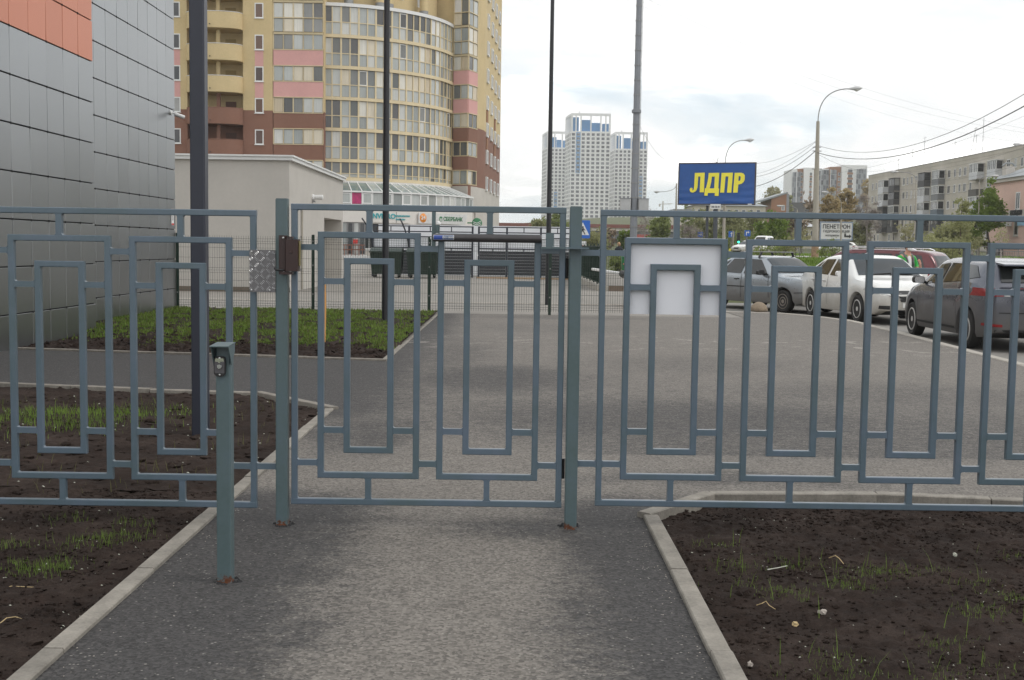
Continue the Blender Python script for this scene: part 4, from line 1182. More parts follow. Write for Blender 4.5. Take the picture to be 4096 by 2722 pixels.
# glazed loggias
PANE = {}
def pane(name, parent, a, c, z0, z1, mat, thick=.02, out=0.0):
    """upright pane from plan point a to c"""
    a, c = Vector((a[0], a[1], 0)), Vector((c[0], c[1], 0)); d = c - a
    o = ob(name, unit(mat), parent, ((a.x + c.x) / 2, (a.y + c.y) / 2, z0), math.atan2(d.y, d.x)); o.scale = (d.length, thick, z1 - z0); return o
def strip(name, parent, a, c, z0, z1, mat, thick, ext=0.0):
    return pane(name, parent, a, c, z0, z1, mat, thick)
def loggia(a, c, npan, y_floors, double_from):
    """glazed column between plan points a, c"""
    a, c = Vector(a), Vector(c); d = (c - a) / npan; nrm = Vector((d.y, -d.x)).normalized()
    for k in y_floors:
        zb2 = 10.4 + FL * k
        sp = 'brown' if zb2 < 14 else 'pink'
        dbl = k >= double_from
        if not dbl: strip('spandrel', tw, a + nrm * .02, c + nrm * .02, zb2 - 1.40, zb2 - .07, M[sp], .12)
        rows = [(zb2 - 1.25, zb2 - .06), (zb2 + .02, zb2 + 1.30)] if dbl else [(zb2 + .02, zb2 + 1.32)]
        for z0, z1 in rows:
            for i in range(npan): pane('pane', tw, a + d * (i + .07), a + d * (i + .93), z0 + .03, z1 - .03, M[['glassbay', 'glassroom', 'glasscurt', 'glassbay', 'glassroom', 'glasscurt', 'glassbay'][(k * 5 + i * 3 + int(a.x)) % 7]], .03)
        lo = rows[0][0]
        for i in range(npan + 1): pane('mullion', tw, a + d * i - d.normalized() * (.05 if i % 2 == 0 else .03), a + d * i + d.normalized() * (.05 if i % 2 == 0 else .03), lo, rows[-1][1], M['tan'], .12)
        for z in ([zb2 - .05, zb2 + 1.33, zb2 - 1.38] if dbl else [zb2 - .06, zb2 + 1.33]): strip('transom', tw, a + nrm * .02, c + nrm * .02, z, z + .07, M['tan'], .18)
Y2 = TY + .12
loggia((xd + .06, Y2), (xe - .04, Y2), 5, range(-1, 7), 4)
# curved bay
AC = Vector((-18.6, 120.75)); AR = 12.5
def arc(t, r): return Vector((AC.x + math.sin(t) * r, AC.y - math.cos(t) * r))
t0, t1, NP = R_(5), R_(79), 20
ts = [t0 + (t1 - t0) * i / NP for i in range(NP + 1)]
def arcwall(name, r0, r1, z0, z1, mat, parent=tw, ta=t0, tb=t1, n=40):
    b = MB(); ps = [ta + (tb - ta) * i / n for i in range(n + 1)]
    for i in range(n):
        p = [arc(ps[i], r0), arc(ps[i + 1], r0), arc(ps[i + 1], r1), arc(ps[i], r1)]
        o_ = len(b.v); b.v += [(q.x, q.y, z) for z in (z0, z1) for q in p]
        b.f += [tuple(o_ + j for j in f) for f in ((0, 1, 5, 4), (3, 7, 6, 2), (4, 5, 6, 7), (0, 3, 2, 1))]; b.mi += [0] * 4
    return b.build(name, mat, parent, smooth=30, fix=False)
def arccore(name, r, z0, z1, mat):
    b = MB(); ps = [t0 + (t1 - t0) * i / 40 for i in range(41)]; pl_ = [tuple(arc(t, r)) for t in ps] + [(AC.x + 6, AC.y + 6), (AC.x - 2, AC.y + 6)]
    b.prism(pl_, lambda u, v, q: (u, v, q), z0, z1); return b.build(name, mat, tw, smooth=30)
arccore('bay_core', AR - .25, 0, 23.05, pm('bay_inside', (.16, .15, .13), .9))
arccore('set_back_wall', AR - 1.6, 23.06, TOPZ, M['yellow'])
lev = [7.45, 9.1, 11.9, 14.7, 17.5, 20.3, 23.1]
for i, z in enumerate(lev): arcwall('floor_band', AR - .24, AR + .14, z - .16, z + .14, M['tan'] if i < 6 else M['coping'])
for z0, z1 in zip(lev, lev[1:]):
    short = z1 - z0 < 2
    rows = [(z0 + .17, z0 + .45), (z0 + .52, z1 - .2)] if short else [(z0 + .18, z0 + 1.20), (z0 + 1.28, z1 - .2)]
    rb = random.Random(int(z0 * 10)); kind = 'glassbay'
    for i in range(NP):
        a_, b_ = arc(ts[i] + .0035, AR - .05), arc(ts[i + 1] - .0035, AR - .05)
        if i % 2 == 0: kind = rb.choices(['glassbay', 'glasscurt', 'glassroom'], [.62, .20, .18])[0]
        up = kind if rb.random() < .8 else 'glassroom'
        for q_, r_ in enumerate(rows): pane('pane', tw, a_, b_, r_[0], r_[1], M[up if q_ else ('glassbay' if kind != 'glassroom' or rb.random() < .5 else 'glassroom')], .03)
        if not short and rb.random() < .13:
            win(tw, (arc((ts[i] + ts[i + 1]) / 2, AR - .02).x, arc((ts[i] + ts[i + 1]) / 2, AR - .02).y, rows[1][0] - .02), (ts[i] + ts[i + 1]) / 2, .74, 1.30, M['white'], M['glassroom'], .06, 0, .05, .05)
    arcwall('transom', AR - .12, AR + .03, rows[0][1] + .005, rows[1][0] - .005, M['tan'])
for i in range(NP + 1):
    hw = .0038 if i % 2 else .0062
    pane('mullion', tw, arc(ts[i] - hw, AR - .03), arc(ts[i] + hw, AR - .03), lev[0] + .15, lev[-1] - .17, M['tan'] if i not in (0, NP) else M['yellow'], .14)
for t in (R_(16), R_(30.5), R_(35), R_(56)):            # round columns above the bay
    q = arc(t, AR - .75); b = MB(); b.tube([(q.x, q.y, 23.7), (q.x, q.y, TOPZ)], .42, 14); b.build('column', M['yellow'], tw, smooth=50)
    b = MB(); b.tube([(q.x, q.y, 23.24), (q.x, q.y, 23.69)], .44, 14); b.build('column_base', M['rail'], tw, smooth=50)
for t, w in ((R_(10), 1.9), (R_(22.5), 1.8), (R_(42), 1.6), (R_(58.5), .8)):
    q = arc(t, AR - 1.6); win(tw, (q.x, q.y, 24.5 if w > 1 else 24.2), t, w, 1.5, M['white'], M['glassbay'], .08, 2 if w > 1 else 0)
# faceted bay, plain strip and far side
q0, q1, q2, q3, q4 = Vector((-6.15, 118.35)), Vector((-4.68, 117.6)), Vector((-3.88, 119.6)), Vector((-3.18, 122.4)), Vector((-1.75, 141.0))
loggia(q0, q1, 2, range(-1, 7), 4); loggia(q1, q2, 2, range(-1, 7), 4)
b = MB()
for zlo, zhi, mt in ((0, 7.4, 'graystone'), (7.4, BZ, 'brown'), (BZ, TOPZ, 'yellow')):
    b = MB(); pg = [tuple(q0 + Vector((.15, .25))), tuple(q1 + Vector((-.05, .25))), tuple(q2 + Vector((-.12, .05))), tuple(q2), tuple(q3), tuple(q4), (-12, 145), (-12, 121)]
    b.prism(pg, lambda u, v, q: (u, v, q), zlo + .001, zhi - .001); b.build('wall', M[mt], tw)
b = MB(); b.prism([tuple(q0 + Vector((-.1, -.12))), tuple(q1 + Vector((.0, -.14))), tuple(q2 + Vector((.14, -.0))), tuple(q2 + Vector((-.1, .3))), tuple(q0 + Vector((.1, .4)))], lambda u, v, q: (u, v, q), 5.1, 7.4); b.build('bay_foot', M['graystone'], tw)
dq = q4 - q3; aq = math.atan2(dq.y, dq.x)
for ci, s in enumerate((.14, .38, .60, .82)):
    q = q3 + dq * s
    for k in range(-1, 7):
        z = 10.1 + FL * k
        win(tw, (q.x + .02, q.y, z), aq, 1.5, 1.45, M['white'], M['glassdark'], .16, 1, .08, .14)
        if k in (1, 2) and ci % 2 == 0:
            pane('orange_panel', tw, q - dq.normalized() * .75 + Vector((.05, 0)), q + dq.normalized() * .75 + Vector((.05, 0)), z - 1.3, z - .05, M['brick'], .08)
# ground floor: sloping glass canopy, shop windows, sign band
CR = AR + 2.6
tc0, tc1 = R_(-14), R_(74); NC = 24
tcs = [tc0 + (tc1 - tc0) * i / NC for i in range(NC + 1)]
arcwall('white_band', AR - .2, AR + .3, 7.0, 7.27, M['shopwhite'], tw, tc0, tc1)
ROOFM = {}
for i in range(NC):
    p = [arc(tcs[i], AR + .3), arc(tcs[i + 1], AR + .3), arc(tcs[i + 1], CR), arc(tcs[i], CR)]
    b = MB(); b.add([(p[0].x, p[0].y, 7.1), (p[1].x, p[1].y, 7.1), (p[2].x, p[2].y, 6.2), (p[3].x, p[3].y, 6.2), (p[0].x, p[0].y, 7.06), (p[1].x, p[1].y, 7.06), (p[2].x, p[2].y, 6.16), (p[3].x, p[3].y, 6.16)], [(0, 1, 2, 3), (7, 6, 5, 4), (0, 3, 7, 4), (1, 5, 6, 2), (3, 2, 6, 7), (0, 4, 5, 1)])
    b.build('roof_pane', M['glassroof'], tw)
    a_, b_ = arc(tcs[i] + .004, CR - .02), arc(tcs[i + 1] - .004, CR - .02)
    pane('pane', tw, a_, b_, 5.10, 6.08, M['glassbay'] if i != 8 else pm('poster_magenta', (.38, .02, .12), .4, var=.5, scale=3), .03)
    if i % 2: win(tw, ((a_.x + b_.x) / 2, (a_.y + b_.y) / 2 - .04, 5.12), (tcs[i] + tcs[i + 1]) / 2, .86, .95, M['white'], M['glassbay'], .09, 0, .02, .03)
for i in range(NC + 1):
    p, q = arc(tcs[i], AR + .28), arc(tcs[i], CR + .02)
    b = MB(); b.bar((p.x, p.y, 7.14), (q.x, q.y, 6.24), .09, .09); b.build('rafter', M['white'], tw)
    pane('mullion', tw, arc(tcs[i] - .0032, CR), arc(tcs[i] + .0032, CR), 5.06, 6.2, M['white'], .10)
arcwall('gutter', CR - .05, CR + .12, 6.12, 6.26, M['white'], tw, tc0, tc1)
arcwall('canopy_sill', CR - .06, CR + .10, 4.96, 5.07, M['white'], tw, tc0, tc1)
arcwall('sign_band', CR - .4, CR, 3.35, 4.95, M['shopwhite'], tw, tc0, tc1)
arcwall('shop_front', CR - 1.4, CR - 1.1, .9, 3.34, M['glassdark'], tw, tc0, tc1)
arcwall('shop_plinth', CR - 1.4, CR - .9, 0, .9, M['graystone'], tw, tc0, tc1)
for i in range(0, NC + 1): pane('shop_post', tw, arc(tcs[i] - .006, CR - 1.08), arc(tcs[i] + .006, CR - 1.08), .92, 3.33, M['brown'] if i % 2 else M['rail'], .1)
arcwall('sill_rail', CR - .95, CR - .85, .92, 1.12, M['white'], tw, tc0, tc1)
# window wall in front, left of the shelter
sx0, sx1 = tx(1360, 104), tx(1456, 104)
sb = Vector((0, 104.3, 0))
for i in range(4):
    w = (sx1 - sx0) / 4
    win(tw, (sx0 + w * (i + .5), 104.3, .55), 0, w - .02, 2.85, M['rail'], M['glassdark'] if i % 2 else M['glassbay'], .07, 0)
ubox('window_board', M['white'], tw, sx0 - .1, sx1 + .1, 104.1, 104.5, .30, .52)
ubox('shop_base', M['graystone'], tw, sx0 - .1, sx1 + .1, 104.25, 104.6, 0, .299)
ubox('shop_head', M['shopwhite'], tw, sx0 - .4, sx1 + .1, 104.1, 104.6, 3.42, 4.5)
for z in (.95, 1.35): ubox('timber_rail', pm('rail_redwood', (.25, .08, .04), .7), tw, sx0, sx1, 103.8, 103.88, z, z + .09)
for i in range(7): ubox('timber_baluster', pm('rail_redwood', (.25, .08, .04), .7), tw, sx0 + i * .32, sx0 + i * .32 + .05, 103.82, 103.86, .35, 1.34)
ubox('red_notice', M['signred'], tw, tx(1407, 104), tx(1427, 104), 104.2, 104.24, at(1410, 975, 104.2).z, at(1410, 965, 104.2).z + .15)
# signs on the band
def sign(label, px, py, z0, r, parts, cat='sign', t=None):
    s = thing('shop_sign', label, cat); return s
def arc_t(px, r):       # angle at which the arc of radius r is seen at column px
    best = min((abs(2048 + F_PX * arc(R_(a / 4), r).x / arc(R_(a / 4), r).y - px), R_(a / 4)) for a in range(-80, 330)); return best[1]
def sign_at(label, px, z, r=CR + .06):
    t = arc_t(px, r); q = arc(t, r); return thing('shop_sign', label, 'sign', (q.x, q.y, z), t)
s1 = sign_at('white shop sign with teal INVITRO lettering', 1558, 3.95)
MB().box(-1.75, 1.9, .0, .04, -.5, .52).build('board', M['shopwhite'], s1)
ob('lettering', text_mesh('INVITRO', .62, M['teal'], .02, .02, 1.0), s1, (-.75, -.03, .08))
ob('lettering', text_mesh('медицинские', .24, M['teal'], .01, .008, .95), s1, (1.15, -.03, .16))
ob('lettering', text_mesh('анализы', .24, M['teal'], .01, .008, .95), s1, (.95, -.03, -.16))
MB().box(.52, .55, -.02, -.002, -.5, .5).build('divider', M['black'], s1)
s2 = sign_at('round orange sign reading 24 on the white shop band', 1684, 3.98, CR + .12)
b = MB(); b.lathe([(.0001, -.12), (.36, -.10), (.46, -.03), (.46, .03)], 24, 'y'); b.build('disc', M['sorange'], s2, smooth=50)
ob('lettering', text_mesh('24', .5, M['white'], .01, .01), s2, (0, -.14, .02))
t_s = arc_t(1775, CR + .1); q = arc(t_s, CR + .10)
s3 = thing('shop_sign', 'long white fascia with dark green СБЕРБАНК lettering', 'sign', (q.x, q.y, 3.95), t_s - R_(6))
MB().prism([(-3.4, -.48), (2.55, -.48), (2.9, .5), (-3.4, .5)], lambda u, v, q_: (u, q_, v), -.10, .0).build('fascia', pm('fascia_white', (.60, .60, .59), .35), s3)
ob('lettering', text_mesh('СБЕРБАНК', .52, M['sgreen'], .012, .012, .9), s3, (.95, -.12, 0))
b = MB(); b.lathe([(.0001, -.13), (.24, -.12), (.24, -.102)], 20, 'y', (-.62, 0, .0)); b.build('emblem', M['sgreen'], s3)
for k in range(3): MB().prism([(-.82, .06 - .09 * k), (-.62, -.04 - .09 * k), (-.40, .10 - .09 * k), (-.40, .14 - .09 * k), (-.62, .01 - .09 * k), (-.82, .10 - .09 * k)], lambda u, v, q_: (u, q_, v), -.137, -.131).build('emblem_stripe', M['white'], s3)
q = at(1908, 893, 112)
s4 = thing('shop_sign', 'round green hanging sign at the corner of the tower', 'sign', (q.x, q.y, q.z))
b = MB(); b.lathe([(.0001, -.14), (.42, -.12), (.48, -.05), (.48, .05), (.42, .12), (.0001, .14)], 24, 'y'); b.build('disc', M['sgreen'], s4, smooth=50)
MB().bar((-.9, .05, .0), (-.45, .0, .0), .3, .12).build('arm', M['sgreen'], s4)
for k in range(3): MB().prism([(-.36, .08 - .16 * k), (0, -.06 - .16 * k), (.38, .16 - .16 * k), (.38, .22 - .16 * k), (0, .01 - .16 * k), (-.36, .14 - .16 * k)], lambda u, v, q_: (u, q_, v), -.150, -.142).build('emblem_stripe', M['white'], s4)

# --- refuse shelter --------------------------------------------------
SY = 53.5
sh = thing('refuse_shelter', 'long refuse shelter of dark boards below and white polycarbonate above', 'shelter', (0, SY, 0))
sxa, sxb = tx(1487, SY), tx(2290, SY); SH = 2.32
div = [sxa, tx(1632, SY), tx(1885, SY), tx(1910, SY), tx(2022, SY), tx(2157, SY), sxb]
PB = M['pole']
for x in div: MB().bar((x, 0, -.05), (x, 0, SH), .085, .085).build('post', PB, sh)
for k, (xa_, xb_) in enumerate(zip(div, div[1:])):
    if xb_ - xa_ < .4: continue
    for z in (SH - .03, SH - .27, SH - .50, 1.32): MB().bar((xa_ + .045, 0, z), (xb_ - .045, 0, z), .05, .05).build('rail', PB, sh)
    MB().box(xa_ + .045, xb_ - .045, .06, .075, 1.26, SH - .54).build('polycarbonate_sheet', M['poly'], sh)
    n = max(2, round((xb_ - xa_) / 1.1))
    for i in range(1, n): MB().bar((xa_ + (xb_ - xa_) * i / n, 0, SH - .245), (xa_ + (xb_ - xa_) * i / n, 0, SH - .055), .045, .045).build('strut', PB, sh); MB().bar((xa_ + (xb_ - xa_) * i / n, 0, 1.12), (xa_ + (xb_ - xa_) * i / n, 0, 1.295), .045, .045).build('strut', PB, sh)
    for i in range(8): ubox('board', M['boardgrey'], sh, xa_ + .046, xb_ - .046, -.012 + (i % 2) * .006, .02 + (i % 2) * .006, .12 + i * .137, .251 + i * .137)
for x in (sxa, div[1]):           # curved roof ribs
    b = MB(); b.tube([(x + .0, -.02, 1.15), (x - .02, -.25, 1.6), (x - .12, -.7, 2.1), (x - .2, -1.3, 2.42), (x - .2, -2.2, 2.55)], .035, 6); b.build('roof_rib', PB, sh)
b = MB(); b.box(sxa - .2, sxb + .3, 4.0, 4.1, 0, 2.42)
bw = b.build('hoarding', M['poly'], None, (0, SY, 0)); tag(bw, 'white sheet hoarding behind the refuse shelter', 'hoarding')
for i in range(3):
    o = tag(MB().box(0, 2.6, 0, .14, 0, .06).build('timber', M['woodraw'], None, (tx(1905, SY) + i * 1.05, SY - .9 - .18 * i, -.005 + .061 * (i == 1) * 0 + .0), smooth=False), ['left timber plank lying at the foot of the refuse shelter', 'middle timber plank lying at the foot of the refuse shelter', 'right timber plank lying at the foot of the refuse shelter'][i], 'plank', 'planks by the shelter')
ln = tag(MB().tube([(0, 0, 0), (-.02, .01, .14), (.03, .01, .22), (-.01, 0, .40)], .012, 5).build('cord', M['white'], None, (tx(1905, SY), SY - .05, .78)), 'white cord hanging on the shelter boards', 'cord')
def refuse_bin(px0, px1, label):
    Y = 51.6; x0, x1 = tx(px0, Y), tx(px1, Y); w = x1 - x0
    t = thing('refuse_bin', label, 'bin', ((x0 + x1) / 2, Y, 0), group='green refuse bins')
    def body(u, v, q): k = 1 - .10 * (1 - q); return (u * k, v * k, .16 + q * .92)
    b = MB(); b.prism([(-w / 2, -.5), (w / 2, -.5), (w / 2, .5), (-w / 2, .5)], body, 0, 1); b.build('body', M['bin'], t)
    for i in range(4):
        x = -w * .36 + i * w * .24; b = MB(); b.add([(x - .03, -.47, .2), (x + .03, -.47, .2), (x + .03, -.53, 1.04), (x - .03, -.53, 1.04), (x - .03, -.44, .2), (x + .03, -.44, .2), (x + .03, -.49, 1.04), (x - .03, -.49, 1.04)], [(0, 1, 2, 3), (0, 3, 7, 4), (1, 5, 6, 2), (4, 7, 6, 5)]); b.build('rib', M['bin'], t)
    MB().box(-w / 2 - .04, w / 2 + .04, -.56, .55, 1.085, 1.14).build('rim', M['bin'], t)
    b = MB(); b.grid(lambda u, v: (-w / 2 + w * u, -.54 + 1.08 * v, 1.145 + .16 * math.sin(PI * v)), 2, 10); b.build('lid', M['bin'], t, smooth=60)
    for sx in (-1, 1):
        for sy in (-1, 1):
            b = MB(); b.lathe([(.03, -.03), (.085, -.03), (.09, 0), (.085, .03), (.03, .03)], 14, 'x', (sx * w * .38, sy * .33, .09)); b.build('wheel', M['rubber'], t)
            MB().box(sx * w * .38 - .04, sx * w * .38 + .04, sy * .33 - .03, sy * .33 + .03, .1, .165).build('castor_fork', M['steel'], t)
refuse_bin(1482, 1608, 'dark green wheeled refuse bin, left one in the shelter')
refuse_bin(1626, 1748, 'dark green wheeled refuse bin, right one in the shelter')

# --- low wall with green railing, barrier -----------------------------
lw = tag(MB().box(2.78, 3.18, 39.0, 62.0, -.05, .16).build('low_wall', M['concrete']), 'low concrete retaining wall under the green railing', 'wall')
lw2 = tag(MB().box(3.19, 8.0, 39.0, 39.35, -.05, .17).build('low_wall', pm('wall_brownish', (.17, .13, .10), .9)), 'low brownish retaining wall edge behind the barrier', 'wall')
struct(MB().box(3.19, 8.0, 39.36, 62, -.05, .15).build('terrace', M['drive']))
wx0, wx1 = tx(1366, 54.4), tx(1486, 54.4)
wlw = thing('white_wall', 'low white wall with a thick coping left of the refuse bins', 'wall', (0, 54.4, 0))
MB().box(wx0 - 1.5, wx1, 0, .2, -.02, .80).build('wall', M['shopwhite'], wlw); MB().box(wx0 - 1.55, wx1 + .05, -.06, .26, .802, .90).build('coping', M['white'], wlw)
gr = thing('green_railing', 'dark green railing with solid screens on the low wall', 'railing', (2.98, 0, .16))
for i in range(12):
    y = 39.4 + i * 2.0; MB().bar((0, y, 0), (0, y, 1.40), .06, .06).build('post', M['meshgreen'], gr)
    if i < 11:
        MB().box(.0, .02, y + .05, y + 1.95, .10, 1.28).build('screen', M['bin'], gr)
        for z in (.06, 1.32): MB().bar((0, y + .032, z), (0, y + 1.968, z), .04, .04).build('rail', M['meshgreen'], gr)
        for j in range(1, 9): MB().bar((-.02, y + .2 * j + .05, .085), (-.02, y + .2 * j + .05, 1.30), .014, .014).build('baluster', M['meshgreen'], gr)
ba = thing('barrier', 'orange car park barrier cabinet with a white arm and black weight', 'barrier', (at(2494, 1200, 28.6).x + .19, 28.6, -.006))
MB().bar((0, 0, 0), (0, 0, 1.02), .36, .30, .08).build('cabinet', pm('barrier_orange', (.50, .11, .025), .45), ba)
MB().box(-.21, .21, -.18, .18, 1.022, 1.06).build('cabinet_lid', pm('barrier_orange', (.50, .11, .025), .45), ba)
MB().bar((-.24, .1, .80), (-.55, 5.9, .80), .09, .07).build('arm', M['white'], ba)
b = MB(); b.tube([(-.20, -.30, .80), (-.215, -.10, .80), (-.23, .12, .80)], [.05, .10, .08], 10); b.build('counterweight', M['black'], ba, smooth=50)
bo = thing('boulder', '', ''); bpy.data.objects.remove(bo)
g = gnd(3032, 1248); bm = bmesh.new(); bmesh.ops.create_icosphere(bm, subdivisions=3, radius=.205)
for v in bm.verts:
    v.co *= 1 + .05 * fbm(v.co.x * 5, v.co.y * 5, v.co.z * 5)
    if v.co.z < 0: v.co.z *= .15
me = bpy.data.meshes.new('boulder'); bm.to_mesh(me); bm.free(); me.materials.append(M['boulder']); me.shade_smooth()
tag(ob('concrete_hemisphere', me, None, (g.x, g.y - .1, .03)), 'dirty concrete half sphere bollard in front of the blue sedan', 'bollard')
# ================================================================== CARS
def smooth_profile(pts, n):
    """monotone-ish Catmull-Rom through control points sampled by x"""
    def f(x):
        if x <= pts[0][0]: return pts[0][1]
        if x >= pts[-1][0]: return pts[-1][1]
        for i in range(len(pts) - 1):
            if pts[i][0] <= x <= pts[i + 1][0]:
                p1, p2 = pts[i], pts[i + 1]; p0 = pts[i - 1] if i else p1; p3 = pts[i + 2] if i + 2 < len(pts) else p2
                h = p2[0] - p1[0]; t = (x - p1[0]) / h
                m1 = (p2[1] - p0[1]) / max(1e-6, (p2[0] - p0[0])) * h; m2 = (p3[1] - p1[1]) / max(1e-6, (p3[0] - p1[0])) * h
                s = (p2[1] - p1[1])
                if s * m1 < 0: m1 = 0
                if s * m2 < 0: m2 = 0
                lim = 3 * abs(s); m1 = max(-lim, min(lim, m1)); m2 = max(-lim, min(lim, m2))
                return (2 * t ** 3 - 3 * t ** 2 + 1) * p1[1] + (t ** 3 - 2 * t ** 2 + t) * m1 + (-2 * t ** 3 + 3 * t ** 2) * p2[1] + (t ** 3 - t ** 2) * m2
    return f


WHEELS = {}


def wheel_meshes(r, w, style, rimmat):
    key = (r, w, style)
    if key in WHEELS: return WHEELS[key]
    b = MB(); rr = r * .66
    b.lathe([(rr, w / 2 - .02), (r * .86, w / 2), (r * .97, w / 2 - .02), (r, w / 2 - .055), (r, -w / 2 + .055), (r * .97, -w / 2 + .02), (r * .86, -w / 2), (rr, -w / 2 + .02)], 28, 'y'); ty = b.mesh('tyre', M['rubber'], 35)
    b = MB(); y = -w / 2
    b.lathe([(.001, y + .06), (rr * .95, y + .07), (rr * 1.005, y + .012), (rr * .92, y + .006), (rr * .88, y + .05)], 28, 'y')
    hub = y + .02
    b.lathe([(.001, hub - .004), (.05, hub), (.065, hub + .02), (.065, hub + .04)], 14, 'y')
    n, wd = {'five': (5, .062), 'ten': (10, .040), 'seven': (7, .065), 'steel': (0, 0)}[style]
    for k in range(n):
        a = 2 * PI * k / n; c, s = math.cos(a), math.sin(a)
        b.bar((c * .04, hub + .012, s * .04), (c * rr * .95, hub + .012, s * rr * .95), wd, .022, .15, upv=(0, 1, 0))
    if style == 'steel':
        b.lathe([(.07, hub + .01), (rr * .55, hub - .008), (rr * .7, hub + .01), (rr * .92, hub + .03)], 28, 'y')
        for k in range(12):
            a = 2 * PI * k / 12; b.tube([(math.cos(a) * rr * .78, hub + .013, math.sin(a) * rr * .78), (math.cos(a) * rr * .78, hub + .009, math.sin(a) * rr * .78)], .012, 6)
    ri = b.mesh('rim', rimmat, 35)
    d = MB(); d.lathe([(.001, y + .085), (rr * .9, y + .085), (rr * .9, y + .1)], 20, 'y'); di = d.mesh('brake_disc', M['black'])
    WHEELS[key] = (ty, ri, di); return WHEELS[key]


def car(label, cat, loc, heading, S, group='cars'):
    """S: spec dictionary. Local axes: +x forward, +y left, z up"""
    root = thing('parked_car' if S.get('parked', True) else 'street_car', label, cat, loc, heading, group)
    L, W = S['L'], S['W']; top = smooth_profile(S['top'], 0); belt = smooth_profile(S['belt'], 0); zb = S.get('zb', .20); wr = S['wr']; xw = S['axles']; ra = wr + .055
    tum = S.get('tumble', .36); xe0, xe1 = -L / 2, L / 2
    plan = S.get('plan', 6)
    def halfw(x):
        t = (x / (L / 2)); return W / 2 * (1 - .15 * abs(t) ** plan - .03 * t * t)
    def low(x):
        z = zb + .10 * max(0, (abs(x) - L / 2 + .45) / .45) ** 2
        for a in xw:
            d = abs(x - a)
            if d < ra: z = max(z, wr * .98 + math.sqrt(ra * ra - d * d))
        return z
    def section(x, shrink=0.0):
        w = halfw(x); zt = top(x); zl = low(x); bz = min(belt(x), zt - .045); bz = max(bz, zl + .05); g = max(0, zt - bz - .04)
        we = w - .012 - tum * g - .035 * min(1, g / .3)
        mid = zl + (bz - zl) * .5
        pts = [(0, zl), (w * .80, zl), (w * .955, zl + .012), (w * .985, zl + .05 * (bz - zl) / .5), (w, zl + (bz - zl) * .45), (w * .997, zl + (bz - zl) * .75), (w * .975, bz)]
        rf = min(.085, .03 + g * .25)
        pts += [(w - .03 - (w - .03 - we) * .02, bz + .022), (w - .03 - (w - .03 - we) * .5, bz + .02 + (zt - rf - bz - .02) * .5), (we, zt - rf), (we - .045, zt - rf * .42), (we * .80, zt - rf * .10), (we * .42, zt - .004), (0, zt)]
        if shrink:
            cz = (zl + zt) / 2 if zt < 1.0 else .55
            k = 1 - shrink; pts = [(y * k, cz + (z - cz) * (1 - shrink * .55)) for y, z in pts]
        return pts
    xs = sorted(set([round(xe0 + L * i / 74, 4) for i in range(75)] + [round(a + s * ra * q, 4) for a in xw for s in (-1, 1) for q in (.5, .75, .9, .97, 1.0)] + [round(p[0], 4) for p in S['top'][1:-1]]))
    secs = [[(x, y, z) for y, z in section(x)] for x in xs]
    def end(x, sgn, zt_f):
        out = []
        for dx, sk in ((.035, .035), (.055, .10), (.062, .22)):
            out.append([(x + sgn * dx, y, z) for y, z in section(x, sk)])
        return out
    secs = end(xe0, -1, 0)[::-1] + secs + end(xe1, 1, 0)
    n = len(secs[0]); b = MB(); ring = 2 * n - 2; V = []
    for sc in secs:
        V += [sc[j] for j in range(n)] + [(sc[j][0], -sc[j][1], sc[j][2]) for j in range(n - 2, 0, -1)]
    fs = []; mi = []
    for i in range(len(secs) - 1):
        for j in range(ring):
            fs.append((i * ring + j, i * ring + (j + 1) % ring, (i + 1) * ring + (j + 1) % ring, (i + 1) * ring + j)); mi.append(1 if (j == 0 or j == ring - 1) else 0)
    fs += [tuple(range(ring))[::-1], tuple(range((len(secs) - 1) * ring, len(secs) * ring))]; mi += [0, 0]
    b.v, b.f, b.mi = V, fs, mi
    body = b.build('body', [S['paint'], M['black']], root, smooth=38)
    bvh = BVHTree.FromPolygons([Vector(v) for v in V], fs)

    def cast(o, d):
        h = bvh.ray_cast(Vector(o), Vector(d)); return h[0], h[1]

    def patch(name, corners, axis, mat, nu=8, nv=4, off=.006, parent=None, smooth=50, side=1):
        """quad patch given by four corners in the plane across 'axis', laid onto the body skin.
        side: corners (x,z), cast along y; end: corners (y,z), cast along x; top: corners (x,y), cast along z"""
        A, B, C, D = [Vector(c) for c in corners]; bb = MB(); pts = []
        for j in range(nv + 1):
            for i in range(nu + 1):
                u, v = i / nu, j / nv; p = A * (1 - u) * (1 - v) + B * u * (1 - v) + C * u * v + D * (1 - u) * v
                if axis == 'side': o, d = (p.x, 3 * side, p.y), (0, -side, 0)
                elif axis == 'front': o, d = (6, p.x, p.y), (-1, 0, 0)
                elif axis == 'rear': o, d = (-6, p.x, p.y), (1, 0, 0)
                else: o, d = (p.x, p.y, 4), (0, 0, -1)
                h, nr = cast(o, d)
                if h is None: pts.append(None)
                else: pts.append(h - Vector(d) * off * .6 + nr * off * (1 if nr.dot(Vector(d)) < 0 else -1) * .6)
        good = [p for p in pts if p is not None]
        if not good: return None
        idx = {}
        for k, p in enumerate(pts):
            if p is not None: idx[k] = len(bb.v); bb.v.append(tuple(p))
        for j in range(nv):
            for i in range(nu):
                q = (j * (nu + 1) + i, j * (nu + 1) + i + 1, (j + 1) * (nu + 1) + i + 1, (j + 1) * (nu + 1) + i)
                if all(k in idx for k in q): bb.f.append(tuple(idx[k] for k in q)); bb.mi.append(0)
        return bb.build(name, mat, parent or root, smooth=smooth, fix=True)

